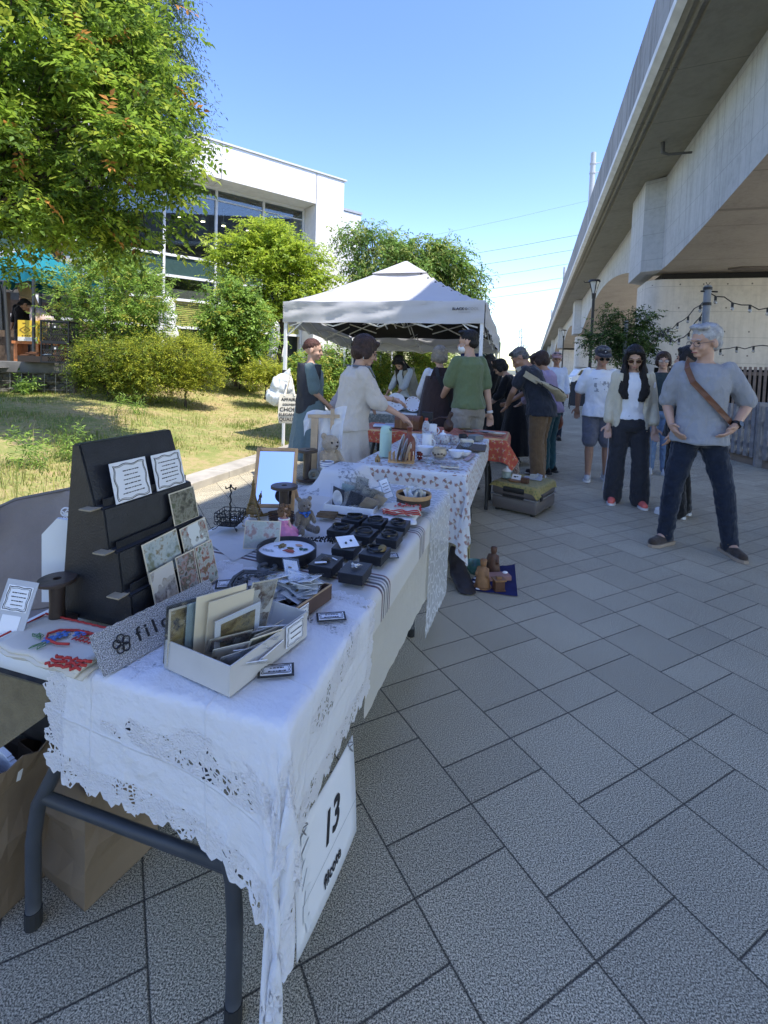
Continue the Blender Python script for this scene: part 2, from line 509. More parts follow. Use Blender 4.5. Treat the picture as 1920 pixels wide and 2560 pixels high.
def viaduct():
 t =thing('railway_viaduct','long grey concrete railway viaduct sweeping over the right side of the promenade','viaduct',(0,0,0))
 t.matrix_world =MAX.copy()
 E =CH
 zt =E +9.0;zb =E +7.1;latL =2.36
 A0,A1 = -14.0,240.0
 def sweep(name,sect,mt,a0=A0,a1=A1,smooth=False):
  mb =MB();n =64
  rings =[]
  for i in range(n+1):
   a =a0 +(a1-a0) *(i/n)**1.6
   bend =.0 if a <60 else 0.0
   rings.append([(x+bend,a,z)for x,z in sect])
  mb.loft(rings);return mb.build(name,mt,t,fix=True)
 sweep('parapet',[(latL,zb+.20),(latL+.22,zb+.20),(latL+.22,zt),(latL+.03,zt)],M_PARAP)
 lw =4.25
 sweep('deck_edge',[(latL-.08,zb+.02),(latL+.08,zb-.06),(latL+.08,zb+.198),(latL-.08,zb+.198)],mat('edge_paint',(.62,.63,.64),.7,.15,3))
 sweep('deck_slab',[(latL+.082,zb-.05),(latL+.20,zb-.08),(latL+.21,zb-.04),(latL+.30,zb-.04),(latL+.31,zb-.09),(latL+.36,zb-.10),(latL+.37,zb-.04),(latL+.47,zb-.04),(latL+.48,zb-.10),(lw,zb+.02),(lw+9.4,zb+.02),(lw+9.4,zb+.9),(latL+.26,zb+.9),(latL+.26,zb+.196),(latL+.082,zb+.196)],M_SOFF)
 piers =[20.2,52.0,84.0,116.0,148.0,180.0,212.0]
 zpb =E +3.80
 def gz(a):
  d =min(abs(a-p)for p in piers)
  if a <piers[0]:return zpb +1.45 *min(1,(max(0,d-.9)/14.0))**1.25
  return zpb +2.0 *math.sin(min(1,max(0,d-1.2)/14.8)*math.pi/2)**.9
 mb =MB();rings =[]
 al =[A0+(piers[0]-A0)*i/40 for i in range(41)]
 for p in range(len(piers)-1):al+=[piers[p]+(piers[p+1]-piers[p])*(i+1)/30 for i in range(30)]
 for a in al:
  bend =.0 if a <60 else 0.0
  rings.append([(lw+bend,a,gz(a)),(lw+9+bend,a,gz(a)),(lw+9+bend,a,zb+.015),(lw+bend,a,zb+.015)])
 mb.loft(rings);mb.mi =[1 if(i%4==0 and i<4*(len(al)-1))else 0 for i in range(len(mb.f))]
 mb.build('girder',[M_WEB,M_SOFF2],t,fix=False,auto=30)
 for p in piers:
  bend =.0 if p <60 else 0.0
  mb =MB()
  mb.prism([(lw-.62+bend,p+.15),(lw-.003+bend,p-.25),(lw-.003+bend,p+3.2),(lw-.62+bend,p+2.6)],zpb-.02,zb-.03)
  mb.build('pilaster',M_WEB,t,fix=True)
  mb =MB();r =.55;x0,x1,y0,y1 =lw -.30 +bend,lw +9,p +.3,p +2.9
  poly =[]
  for cx,cy,q0 in((x0+r,y0+r,180),(x1-r,y0+r,270),(x1-r,y1-r,0),(x0+r,y1-r,90)):
   poly+=[(cx+r*math.cos(R(q0+15*i)),cy+r*math.sin(R(q0+15*i)))for i in range(7)]
  mb.prism(poly,-.05,zpb-.27)
  pr =mb.build('pier',M_PIER,t,auto=35)
  mb =MB()
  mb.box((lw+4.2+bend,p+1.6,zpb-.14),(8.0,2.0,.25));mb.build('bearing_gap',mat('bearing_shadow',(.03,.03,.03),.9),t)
 mb =MB()
 q =(lw-.02,17.0,zb-.42)
 mb.tube([q,(lw-.65,17.0,zb-.42),(lw-.80,17.0,zb-.36),(lw-.82,17.0,zb-.05)],[.035,.04,.06,.06],10)
 mb.build('drain_pipe',mat('pipe_dark',(.10,.10,.10),.6),t,auto=40)
 mb =MB()
 hc =at(1885,622,gz(12));hx,hy =hc.dot(BX),hc.dot(AX);hz =gz(hy)
 mb.prism([(hx-.75,hy-.05),(hx-.4,hy-.3),(hx+.9,hy-.25),(hx+1.0,hy+.25),(hx-.4,hy+.3)],hz-.06,hz+.3)
 mb.build('soffit_hatch',mat('hatch_dark',(.14,.12,.10),.8),t,fix=True)
 return t
VIA =viaduct()
# ================================================================== BUILDING on the terrace
BANG =R(52)
BD =Vector((math.sin(BANG),math.cos(BANG),0));BN =Vector((BD.y,-BD.x,0))
BC =atd(861,451,20.0);BC.z =0
BM =Matrix(((-BD.x,-BN.x,0,BC.x),(-BD.y,-BN.y,0,BC.y),(0,0,1,0),(0,0,0,1)))
def building():
 t =thing('library_building','white two storey building with large recessed glass front behind the trees','building')
 t.matrix_world =BM.copy()
 WH =concrete('white_panel',(.80,.79,.77),.05,0,.5)
 z0,zr,zs =1.0,8.62,7.46
 xr,xl,dep =1.26,12.4,.95
 G =.012
 mb =MB()
 mb.box((xr/2-G,dep/2+.6,(z0+zr)/2),(xr-2*G,dep+1.2,zr-z0))
 for a,b in((xr,4.92),(4.92,8.6),(8.6,xl)):
  mb.box(((a+b)/2,dep/2+.6,(zs+zr)/2),(b-a-2*G,dep+1.2,zr-zs))
 mb.box((xl+.6,dep/2+.6,(z0+zr)/2),(1.2-2*G,dep+1.2,zr-z0))
 mb.build('wall',WH,t)
 mb =MB();mb.box((6.8,1.05,(zs+zr)/2-.02),(13.56,1.9,zr-zs-.1));mb.box((6.8,8.2,5.0),(13.5,.2,7.0))
 mb.box((.2,5.2,4.8),(.2,6.0,7.5))
 mb.build('core',mat('joint_dark',(.18,.18,.17),.9),t)
 mb =MB();mb.box((6.5,1.05,zr+.035),(13.2,2.2,.06));mb.build('coping',mat('coping_metal',(.62,.63,.64),.4,.05),t)
 FR =mat('white_aluminium',(.74,.75,.76),.4,.04)
 mull =[xr+.03,2.98,4.76,6.5,8.25,10.0,11.75]
 tr =[zs-.05,4.84,4.14,3.36,2.42]
 fr =MB()
 for x in mull:fr.box((x,dep,(z0+zs)/2),(.075,.12,zs-z0))
 for z in tr:
  for a,b in zip(mull[:-1],mull[1:]):
   fr.box(((a+b)/2,dep+.004,z),(b-a-.08,.09,.085 if z!=tr[0]else.1))
 for a,b in zip(mull[:-1],mull[1:]):fr.box(((a+b)/2,dep+.01,7.02),(b-a-.08,.05,.04))
 fr.build('window_frame',FR,t)
 gm =bpy.data.materials.new('window_glass');gm.use_nodes =True;k =NB(gm)
 gl =k.node('ShaderNodeBsdfGlossy');gl.inputs['Roughness'].default_value =.02;gl.inputs['Color'].default_value =(.9,.95,1,1)
 tp =k.node('ShaderNodeBsdfTransparent');tp.inputs[0].default_value =(.72,.78,.78,1)
 fz =k.node('ShaderNodeFresnel');fz.inputs[0].default_value =1.5
 mx =k.node('ShaderNodeMixShader');k.l.new(k.math('MULTIPLY_ADD',fz.outputs[0],.8,.06),mx.inputs[0])
 k.l.new(tp.outputs[0],mx.inputs[1]);k.l.new(gl.outputs[0],mx.inputs[2]);k.l.new(mx.outputs[0],k.n['Material Output'].inputs[0])
 for a,b in zip(mull[:-1],mull[1:]):
  for zt,zb in((tr[0],tr[1]),(tr[2],tr[3])):
   g =MB();g.box(((a+b)/2,dep+.02,(zt+zb)/2),(b-a-.08,.012,zt-zb-.09));g.build('window',gm,t)
  g =MB();g.box(((a+b)/2,dep+.02,(tr[1]+tr[2])/2),(b-a-.08,.012,tr[1]-tr[2]-.09))
  g.build('spandrel',mat('teal_spandrel',(.045,.085,.085),.15,.1),t)
  g =MB()
  for i in range(13):g.box(((a+b)/2,dep+.1,2.50+i*.066),(b-a-.08,.05,.045))
  if b <9:g.build('louvre',mat('yellow_green_slat',(.36,.36,.09),.5,.25),t)
 rm =MB();rm.box((6.8,4.2,4.55),(11.2,5.5,.1));rm.build('floor_slab',mat('floor_dark',(.10,.09,.08),.8),t)
 rm =MB()
 for i in range(20):rm.box((1.6+i*.55,3.6,7.2),(.06,4.6,.12))
 rm.box((6.8,3.8,7.36),(11.2,5.0,.1));rm.build('ceiling_batten',mat('ceiling_wood',(.22,.14,.06),.7),t)
 rm =MB();rm.box((6.8,5.9,6.0),(11.0,.1,2.7));rm.build('inner_wall',mat('inner_wall',(.16,.17,.17),.9),t)
 rm =MB()
 for x,z,w,h in((5.9,5.3,.9,.8),(4.9,5.2,.5,.55),(3.4,5.4,1.1,.9),(2.2,5.2,.7,.6)):rm.box((x,4.5,z),(w,.5,h))
 rm.build('furniture',mat('inner_shelf',(.32,.29,.24),.8),t)
 for x in(5.6,3.9,2.9,4.7):
  lm =MB();lm.cyl((x,2.6,6.75),(x,2.6,6.62),.09,12);lm.cyl((x,2.6,7.25),(x,2.6,6.75),.01,6)
  p =lm.build('ceiling_lamp',mat('lamp_shell',(.7,.68,.6),.5),t)
  lm =MB();lm.cyl((x,2.6,6.617),(x,2.6,6.60),.075,12);lm.build('bulb',mat('lamp_glow',(1,.86,.6),.5,emis=6),p)
 g =MB();g.box((4.0,dep+.35,1.7),(5.6,.05,1.4));g.build('entrance_glass',mat('dark_glass',(.03,.04,.04),.08,.1),t)
 g =MB();g.box((1.9,2.0,1.9),(1.0,.1,2.0));g.build('entrance_wall',mat('pale_green_wall',(.55,.60,.55),.8,.06),t)
 wl =MB();wl.box((13.6,-1.2,3.45),(10.5,.5,.95));wl.build('fascia',mat('fascia_white',(.78,.78,.76),.6,.05),t)
 wl =MB();wl.box((13.6,-1.35,2.93),(10.7,.9,.07));wl.build('eave',mat('eave_grey',(.5,.5,.48),.6),t)
 wl =MB()
 for i in range(8):wl.box((9.2+i*1.5,-.9,1.95),(.12,.12,1.85))
 wl.box((13.6,1.4,1.95),(10.5,.1,1.9));wl.build('shop_front',mat('shop_dark',(.10,.07,.05),.6),t)
 return t
BLD =building()
def fascia_letters():
 mb =MB()
 for txt,px,py,sz in(('ALL FOLK',78,697,.36),):
  o =BM.inverted()@atd(px,py,11.0)
  r =ray(px,py);
  inv =BM.inverted();o0 =inv@Vector((0,0,CH));d0 =inv.to_3x3()@r
  t_ =(-1.462-o0 .y) /d0 .y;p =o0 +d0 *t_
  M =Matrix(((-1,0,0,p.x),(0,1,0,-1.462),(0,0,1,p.z),(0,0,0,1)))@Matrix.Rotation(R(90),4,'X')
  add_text(mb,txt,sz,M,.008,spacing=1.15)
 mb.build('lettering',mat('letter_dark',(.12,.16,.16),.6),BLD,fix=True)
fascia_letters()
def siding_house():
 t =thing('siding_house','white clapboard annexe rising behind the large white building','building')
 c =atd(903,530,27.0);c.z =0
 t.matrix_world =Matrix(((-BD.x,-BN.x,0,c.x),(-BD.y,-BN.y,0,c.y),(0,0,1,0),(0,0,0,1)))
 top =atd(903,530,27.0).z
 mb =MB()
 n =int((top-1)/.30)
 for i in range(n):
  mb.box((2.5,2.0,1.0+.30*i+.145),(5,4,.283))
 mb.build('wall',mat('white_clapboard',(.70,.71,.72),.7,.05),t)
 mb =MB();mb.box((2.5,2.02,(1+top)/2),(4.94,3.94,top-1.02));mb.build('wall_core',mat('clapboard_gap',(.30,.31,.33),.9),t)
 mb =MB();mb.box((2.5,2.0,top-.10),(5.1,4.1,.12));mb.build('roof',mat('roof_grey',(.35,.37,.40),.5),t)
 return t
siding_house()
# ================================================================== STALL ON THE TERRACE (upper left)
def gabion():
 p0 =atd(-70,905,9.5);p1 =atd(178,907,9.9)
 ax =Vector((p1 .x-p0 .x,p1 .y-p0 .y,0));ln =ax.length
 t =thing('planter_wall','low retaining wall of grey stone in wire mesh under a dark coping beam','wall')
 t.matrix_world =frame(Vector((p0 .x,p0 .y,0)),ax,Vector((-ax.y,ax.x,0)))
 mb =MB();mb.box((ln/2,.2,1.06),(ln,.4,.22),bev=.012);mb.build('coping',mat('coping_stone',(.13,.125,.12),.9,.4,4),t)
 mb =MB()
 random.seed(3)
 for i in range(60):
  mb.ball((random.uniform(.08,ln-.08),random.uniform(.16,.3),random.uniform(.45,.92)),(random.uniform(.08,.16),.1,random.uniform(.06,.11)),8,Matrix.Rotation(random.uniform(-.4,.4),3,'Y'))
 mb.box((ln/2,.34,.7),(ln-.06,.2,.48))
 mb.build('stone_fill',mat('gabion_stone',(.12,.115,.10),.95,.5,7),t)
 mb =MB()
 for i in range(int(ln/.2)+1):mb.cyl((i*.2+.02,.04,.42),(i*.2+.02,.04,.95),.004,5)
 for j in range(4):mb.cyl((0,.04,.46+j*.16),(ln,.04,.46+j*.16),.004,5)
 mb.build('wire_mesh',mat('galvanised_wire',(.35,.35,.34),.4,metal=.6),t)
 return t
gabion()
def crate(name,label,c,rz,col,grp=None,d=(.40,.30,.29)):
 t =thing(name,label,'crate',c,rz,grp)
 w,e,h =d
 mb =MB()
 for sx in(-1,1):
  for sy in(-1,1):mb.box((sx*(w/2-.012),sy*(e/2-.012),h/2),(.024,.024,h))
 for z in(.012,h-.015):
  for sy in(-1,1):mb.box((0,sy*(e/2-.008),z),(w-.05,.016,.03))
  for sx in(-1,1):mb.box((sx*(w/2-.008),0,z),(.016,e-.05,.03))
 for z in(h*.36,h*.64):
  for sy in(-1,1):mb.box((0,sy*(e/2-.008),z),(w-.05,.012,.016))
 for sy in(-1,1):
  for i in range(-8,18):
   for sg in(-1,1):
    x0 = -w /2 +.03 +i *.034;x1 =x0 +sg *.12
    a,b =sorted((x0,x1));
    if a < -w /2 +.02 or b >w /2 -.02:continue
    mb.tube([(x0,sy*(e/2-.008),.03),(x1,sy*(e/2-.008),h*.62)],.004,4)
 for sx in(-1,1):
  for i in range(5):mb.box((sx*(w/2-.008),-e/2+.05+i*.05,h/2),(.012,.012,h-.05))
 mb.build('body',mat('crate_'+name,col,.5),t)
 mb =MB();mb.box((.01,-e/2-.003,h*.72),(.10,.006,.085));mb.build('handle_plate',mat('crate_plate',(.02,.02,.02),.5),t)
 mb =MB();mb.box((.01,-e/2-.008,h*.70),(.03,.004,.035));mb.build('label_sticker',mat('sticker_white',(.7,.7,.7),.6),t)
 return t
pc =atd(150,898,9.75);zc =pc.z
crate('plastic_crate','black lattice plastic crate, lower one of two on the planter wall',(pc.x,pc.y,1.172),.12,(.012,.012,.014),'stacked black crates',(.52,.38,.40))
crate('plastic_crate','black lattice plastic crate, upper one of two, holding white paper',(pc.x-.01,pc.y,1.574),.14,(.012,.012,.014),'stacked black crates',(.52,.38,.42))
def carton():
 p =atd(69,853,10.4);t =thing('cardboard_carton','yellow printed cardboard carton standing on an orange wooden bench','box',(p.x,p.y,p.z),.05)
 mb =MB();mb.box((0,.17,.22),(.40,.34,.44));mb.build('body',mat('carton_yellow',(.72,.50,.05),.7,.08),t)
 mb =MB()
 r =[(-.15,.26),(0,.20),(.15-.05,.26),(-.02,.32)]
 for a,b in(((-.16,.24),(-.05,.31)),((-.05,.31),(.06,.24)),((.06,.24),(-.05,.17)),((-.05,.17),(-.16,.24))):mb.tube([(a[0],-.004,a[1]),(b[0],-.004,b[1])],.005,4)
 for i in range(3):mb.box((-.05,-.003,.225+.016*i),(.05,.004,.006))
 mb.box((-.07,-.003,.375),(.06,.004,.016));
 for i in range(4):mb.box((-.10+.05*i,-.003,.115),(.03,.004,.02))
 mb.build('print',mat('print_brown',(.16,.07,.02),.7),t)
 mb =MB()
 for z in(.36,.23,.16):mb.lathe([(.0,0),(.035 if z>.3 else.022,0),(.035 if z>.3 else.022,.004),(0,.004)],(.12,-.001,z),14,rot=Matrix.Rotation(R(90),3,'X'))
 mb.build('stamp',mat('print_red',(.55,.12,.05),.7),t)
 mb =MB();mb.box((0,-.003,.045),(.396,.004,.085));mb.build('lower_band',mat('band_white',(.66,.64,.58),.7),t)
 return t
carton()
p =atd(75,853,10.5)
t =thing('wooden_bench','orange wooden bench under the yellow carton','bench',(p.x,p.y,1.05),.05)
hh =p.z -1.05
mb =MB();mb.box((.1,.2,hh-.03),(.95,.42,.06));mb.build('seat',mat('orange_wood',(.50,.18,.06),.6,.3),t)
for x in(-.32,.12,.5):
 mb =MB();mb.box((x,.2,(hh-.06)/2),(.07,.34,hh-.06));mb.build('leg',MATS['orange_wood'],t)
p =atd(100,898,9.6)
t =thing('tool_tray','low dark wooden tray of scraps lying on the planter wall','tray',(p.x-.1,p.y+.05,1.172),.1)
mb =MB();
for c,d in(((0,-.12,.06),(.55,.02,.12)),((0,.12,.06),(.55,.02,.12)),((-.27,0,.06),(.02,.22,.12)),((.27,0,.06),(.02,.22,.12)),((0,0,.01),(.52,.22,.02))):mb.box(c,d)
mb.build('tray',mat('tray_dark',(.035,.025,.02),.7),t)
mb =MB()
for i in range(9):mb.box((random.uniform(-.2,.1),random.uniform(-.08,.08),.13+.008*i),(random.uniform(.2,.35),.02,.012),random.uniform(-.5,.5))
mb.build('scrap',mat('scrap_brown',(.16,.07,.035),.7,.4),t)
mb =MB();mb.ball((.2,0,.145),(.09,.06,.03),10);mb.build('rag',mat('rag_blue',(.45,.55,.65),.9),t,smooth=True)
def canopy_teal():
 P =atd(84,692,10.15)
 t =thing('pop_up_canopy','teal pop-up canopy with dark legs over the terrace stall','canopy',(P.x,P.y,1.05),R(-12))
 h =P.z -1.05
 mb =MB()
 rings =[]
 n =13
 for u in range(n):
  for v in range(n):pass
 w =1.7
 vs =[];fs =[]
 for j in range(n):
  for i in range(n):
   x = -w *i /(n-1);y =w *j /(n-1)
   e =min(i,n-1-i,j,n-1-j) /((n-1)/2)
   vs.append((x,y,h+.18+.75*e**1.15-.04*math.sin(i*1.1)*(1-e)))
 for j in range(n-1):
  for i in range(n-1):fs.append((j*n+i,j*n+i+1,(j+1)*n+i+1,(j+1)*n+i))
 mb.add(vs,fs)
 for a,b,nx in(((0,0),(-w,0),12),((0,0),(0,w),12),((-w,0),(-w,w),12),((0,w),(-w,w),12)):
  o =len(mb.v)
  for i in range(nx+1):
   f =i /nx;x =a[0] +(b[0]-a[0]) *f;y =a[1] +(b[1]-a[1]) *f
   wv =.02 *math.sin(i*2.1)
   mb.v+=[(x+wv,y-wv,h+.18),(x-wv,y+wv,h-.10+.03*math.sin(i*1.7))]
  for i in range(nx):mb.f.append((o+2*i,o+2*i+2,o+2*i+3,o+2*i+1));mb.mi.append(0)
 mb.build('canopy',mat('teal_fabric',(.0,.17,.22),.7,.12,3,.2,20),t,smooth=False,auto=50)
 for x,y in((0,0),(-w,0),(0,w),(-w,w)):
  mb =MB();mb.box((x-.02*(1 if x==0 else-1),y+.02,h/2),(.045,.045,h));mb.build('leg',mat('dark_steel',(.04,.045,.05),.5),t)
 mb =MB()
 for i in range(6):
  a = -w *i /6 -.03;b = -w *(i+1) /6
  mb.tube([(a,.03,h-.02 if i%2 else h-.30),(b,.03,h-.30 if i%2 else h-.02)],.012,5)
 mb.build('truss',MATS['dark_steel'],t)
 return t
canopy_teal()
p =atd(50,690,11.0);q =atd(84,782,10.7)
t =thing('wood_panel','pale plywood panel leaning against the teal canopy leg','panel',(0,0,0))
mb =MB();mb.loft([[p+Vector(v)for v in((-.16,0,0),(.16,0,0),(.16,.03,0),(-.16,.03,0))],[q+Vector(v)for v in((-.16,0,0),(.16,0,0),(.16,.03,0),(-.16,.03,0))]])
mb.build('board',mat('plywood',(.55,.38,.18),.7,.25,6),t)
mb =MB();mb.tube([p*.45+q*.55+Vector((-.16,-.012,0)),p*.35+q*.65+Vector((.17,-.012,0))],.012,6);mb.build('batten',MATS['plywood'],t)
p =atd(8,895,10.2)
t =thing('clothes_rail','dark clothes rail hung with teal and grey garments at left edge','clothes rail',(p.x,p.y,1.05),.1)
mb =MB()
mb.cyl((.12,0,0),(.02,0,1.75),.03,8);mb.cyl((-.9,0,0),(-.9,0,1.75),.03,8);mb.cyl((-.95,0,1.75),(.1,0,1.75),.025,8)
mb.build('rail',MATS['dark_steel'],t)
random.seed(12)
for i in range(7):
 mb =MB();x = -.82 +i *.12;l =random.uniform(.7,.95)
 mb.loft([[(x-.02,-.2,1.7),(x+.02,-.2,1.7),(x+.02,.2,1.7),(x-.02,.2,1.7)],[(x-.05,-.24,1.7-l),(x+.05,-.24,1.7-l),(x+.05,.24,1.7-l),(x-.05,.24,1.7-l)]])
 c =random.choice(((.05,.16,.17),(.3,.33,.35),(.04,.05,.07),(.16,.2,.2)))
 mb.build('garment',mat('garment_%d'%i,c,.9,.4,10),t)
# ================================================================== TREES AND SHRUBS
def unit(a):return a /(np.linalg.norm(a,axis=-1,keepdims=True)+1e-9)
def leaf_mesh(name,P,D,N,ln,wd,fold,mats,mi):
 """P base, D direction, N up; folded four-point leaves"""
 n =len(P);Sd =unit(np.cross(D,N));N =unit(np.cross(Sd,D))
 ln =ln[:,None];wd =wd[:,None]
 V =np.empty((n,4,3),np.float32)
 V[:,0] =P;V[:,2] =P +D *ln -N *ln *.12
 m =P +D *ln *.45
 V[:,1] =m +Sd *wd *.5 +N *wd *fold;V[:,3] =m -Sd *wd *.5 +N *wd *fold
 F =np.empty((n,2,3),np.int32);b =np.arange(n)[:,None] *4
 F[:,0] =b +np.array([0,1,2]);F[:,1] =b +np.array([0,2,3])
 me =bpy.data.meshes.new(name)
 me.vertices.add(n*4);me.vertices.foreach_set('co',V.ravel())
 me.loops.add(n*6);me.loops.foreach_set('vertex_index',F.ravel())
 me.polygons.add(n*2);me.polygons.foreach_set('loop_start',np.arange(0,n*6,3,dtype=np.int32));me.polygons.foreach_set('loop_total',np.full(n*2,3,np.int32))
 for m_ in mats:me.materials.append(m_)
 me.polygons.foreach_set('material_index',np.repeat(mi,2).astype(np.int32))
 me.update(calc_edges=True);me.validate()
 return me
def foliage(name,blobs,nclump,per,leaflets,ln,wd,mats,probs,parent,spray=.22,csize=.35,droop=.25,flat=1.0,seed=1,shell=.45,pinnate=True):
 """blobs: (centre, radii); clumps spread through them, each a fan of twigs carrying leaflets. Returns clump centres."""
 g =np.random.default_rng(seed)
 w =np.array([b[1][0]*b[1][1]*b[1][2]for b in blobs])**.7;w/=w.sum()
 bi =g.choice(len(blobs),nclump,p=w)
 u =unit(g.normal(size=(nclump,3)));r =(shell+(1-shell)*g.random(nclump))**.6
 C =np.array([blobs[i][0]for i in bi]) +u *r[:,None] *np.array([blobs[i][1]for i in bi])
 n =nclump *per
 cc =np.repeat(C,per,0)
 out =unit(np.repeat(u,per,0)*.7+g.normal(size=(n,3))*.75+np.array([0,0,.15]))
 out[:,2]*=flat;out =unit(out)
 sp =cc +g.normal(size=(n,3)) *csize *np.array([1,1,flat])
 out[:,2]-=droop *g.random(n);out =unit(out)
 T =np.linspace(.1,1,leaflets)
 sl =spray *(.6+.8*g.random(n))
 P =sp[:,None] +out[:,None] *(sl[:,None]*T)[...,None]
 P[...,2]-=(droop*.5*sl[:,None]*T**2)
 up =unit(np.array([0,0,1.0])+g.normal(size=(n,3))*.32)
 side =unit(np.cross(out,up))
 sg =np.where(np.arange(leaflets)%2==0,1.0,-1.0);sg[-1] =0 if pinnate else sg[-1]
 D =out[:,None] *.55 +side[:,None] *sg[None,:,None] *.9 +g.normal(size=(n,leaflets,3)) *.22
 D[...,2]-=droop *.5
 D =unit(D);N =np.broadcast_to(up[:,None],D.shape) +g.normal(size=D.shape) *.16
 k =n *leaflets
 mi_s =g.choice(len(mats),n,p=probs)
 tip =(g.random((n,leaflets))<.0)
 mi =np.repeat(mi_s,leaflets)
 s =(.7+.6*g.random(k))
 me =leaf_mesh(name,P.reshape(k,3),D.reshape(k,3),unit(N.reshape(k,3)),ln*s,wd*s,.18,mats,mi)
 o =bpy.data.objects.new(name,me);COL.objects.link(o);o.parent =parent
 return C
def wood(parent,base,fork,C,mt,r0,nb=26,seed=2,lean=.2,tw=.006,mids=None):
 g =random.Random(seed);mb =MB()
 base =Vector(base);fork =Vector(fork)
 pts =[base.lerp(fork,f)+Vector((g.uniform(-1,1),g.uniform(-1,1),0))*r0*.5*(1 if 0<f<1 else 0)for f in(0,.2,.4,.6,.8,1)]
 mb.tube([pts[0]-Vector((0,0,.1))]+pts,[r0*1.5,r0*1.15,r0,r0*.95,r0*.88,r0*.8,r0*.72],10)
 idx =list(range(len(C)));g.shuffle(idx)
 mains =[]
 for i in idx[:nb]:
  c =Vector(C[i]);s =pts[-1].lerp(pts[-2],g.random()*.9)
  m =s.lerp(c,.5) +Vector((g.uniform(-1,1),g.uniform(-1,1),g.uniform(0,1))) *(c-s).length *.12
  q =[s,s.lerp(m,.5)+Vector((0,0,.05)),m,m.lerp(c,.55),c]
  rr =r0 *g.uniform(.3,.5)
  mb.tube(q,[rr,rr*.8,rr*.6,rr*.38,tw],6);mains.append((q,rr))
 for i in idx[nb:nb*6]:
  c =Vector(C[i]);best =min(((p-c).length,p)for q,_ in mains for p in q[1:4])
  s =best[1]
  if best[0] <2.5:mb.tube([s,s.lerp(c,.5)+Vector((0,0,g.uniform(0,.1))),c],[r0*.14,r0*.09,tw],5)
 return mb.build('trunk',mt,parent,smooth=True)
def blob(px,py,y,rp,fl=1.0,dy=1.0):
 r =rp *y /CF
 return(tuple(atd(px,py,y)),(r,r*dy,r*fl))
BARK =mat('bark_grey',(.16,.13,.105),.95,.45,9,.6,40)
BARKD =mat('bark_dark',(.07,.055,.045),.95,.45,9,.6,40)
LG =[leaf_material('leaf_fresh',(.26,.38,.05),.4),leaf_material('leaf_deep',(.12,.20,.04),.45),leaf_material('leaf_lime',(.40,.48,.07),.3),leaf_material('leaf_copper',(0.525,0.25,0.075),.35)]
t =thing('broadleaf_tree','large bright green tree with copper leaf tips filling the upper left','tree')
B =[blob(90,110,6.05,260),blob(285,215,5.71,150),blob(130,400,5.80,235),blob(330,420,5.54,135),blob(40,545,6.05,120),blob(225,545,6.05,112,.8),blob(398,375,5.54,72,.7),blob(210,20,6.22,210),blob(385,545,5.80,55,.8),blob(-150,300,6.38,330),blob(395,255,5.71,52,.7),blob(325,575,6.05,58,.8),blob(462,380,5.54,34,.4),blob(440,470,5.63,40,.6)]
C =foliage('crown',B,400,17,9,.086,.040,LG,[.48,.33,.17,.02],t,spray=.23,csize=.13,droop=.35,flat=.75,seed=5,shell=.25)
base =atd(-190,1000,6.3)
wood(t,(base.x,base.y,.4),tuple(atd(-70,520,6.0)),C,BARKD,.062,30,4)
t =thing('drooping_tree','darker tree with drooping narrow leaves behind the big green tree','tree')
B =[blob(415,70,11.5,62),blob(425,190,11.5,70),blob(320,40,11.5,95),blob(455,290,11.5,50),blob(350,200,11.5,90),blob(250,120,11.8,140),blob(470,335,11.5,32),blob(395,-20,11.5,60),blob(390,330,11.6,80)]
LD =[leaf_material('leaf_zelkova',(0.138,0.188,0.0875),.4),leaf_material('leaf_zelkova_dark',(0.075,0.112,0.05),.4)]
C =foliage('crown',B,260,16,8,.10,.026,LD,[.6,.4],t,spray=.34,csize=.20,droop=1.1,seed=8,shell=.3)
bp =atd(152,830,11.2)
wood(t,(bp.x,bp.y,1.0),tuple(atd(138,600,11.2)),C,BARKD,.075,24,6)
def shrub(name,label,cat,B,n,per,lf,ln,wd,mats,probs,seed,base,r0=.03,group=None,nb=16,**kw):
 t =thing(name,label,cat,group=group)
 C =foliage('crown',B,n,per,lf,ln,wd,mats,probs,t,seed=seed,**kw)
 wood(t,base,Vector(base).lerp(Vector(np.mean(C,0)),.45),C,BARKD,r0,nb,seed)
 return t
LS =[leaf_material('leaf_shrub',(.30,.45,.09),.35),leaf_material('leaf_shrub_dark',(.14,.24,.06),.4),leaf_material('leaf_yellow',(0.425,0.425,0.075),.3)]
b =atd(260,955,10.3)
shrub('leafy_shrub','tall pale green leafy shrub growing between the black crates and the folded umbrella','shrub',[blob(280,760,10.4,125),blob(200,720,10.4,60),blob(350,740,10.3,65),blob(270,690,10.4,60),blob(330,820,10.2,60),blob(215,820,10.3,60)],190,16,8,.075,.028,LS,[.6,.25,.15],21,(b.x,b.y,.45),.03,spray=.2,csize=.14,droop=.1)
LA =[leaf_material('leaf_azalea',(.44,.47,.06),.35),leaf_material('leaf_azalea_green',(.22,.30,.05),.4),leaf_material('leaf_azalea_dark',(0.1,0.125,0.0312),.4)]
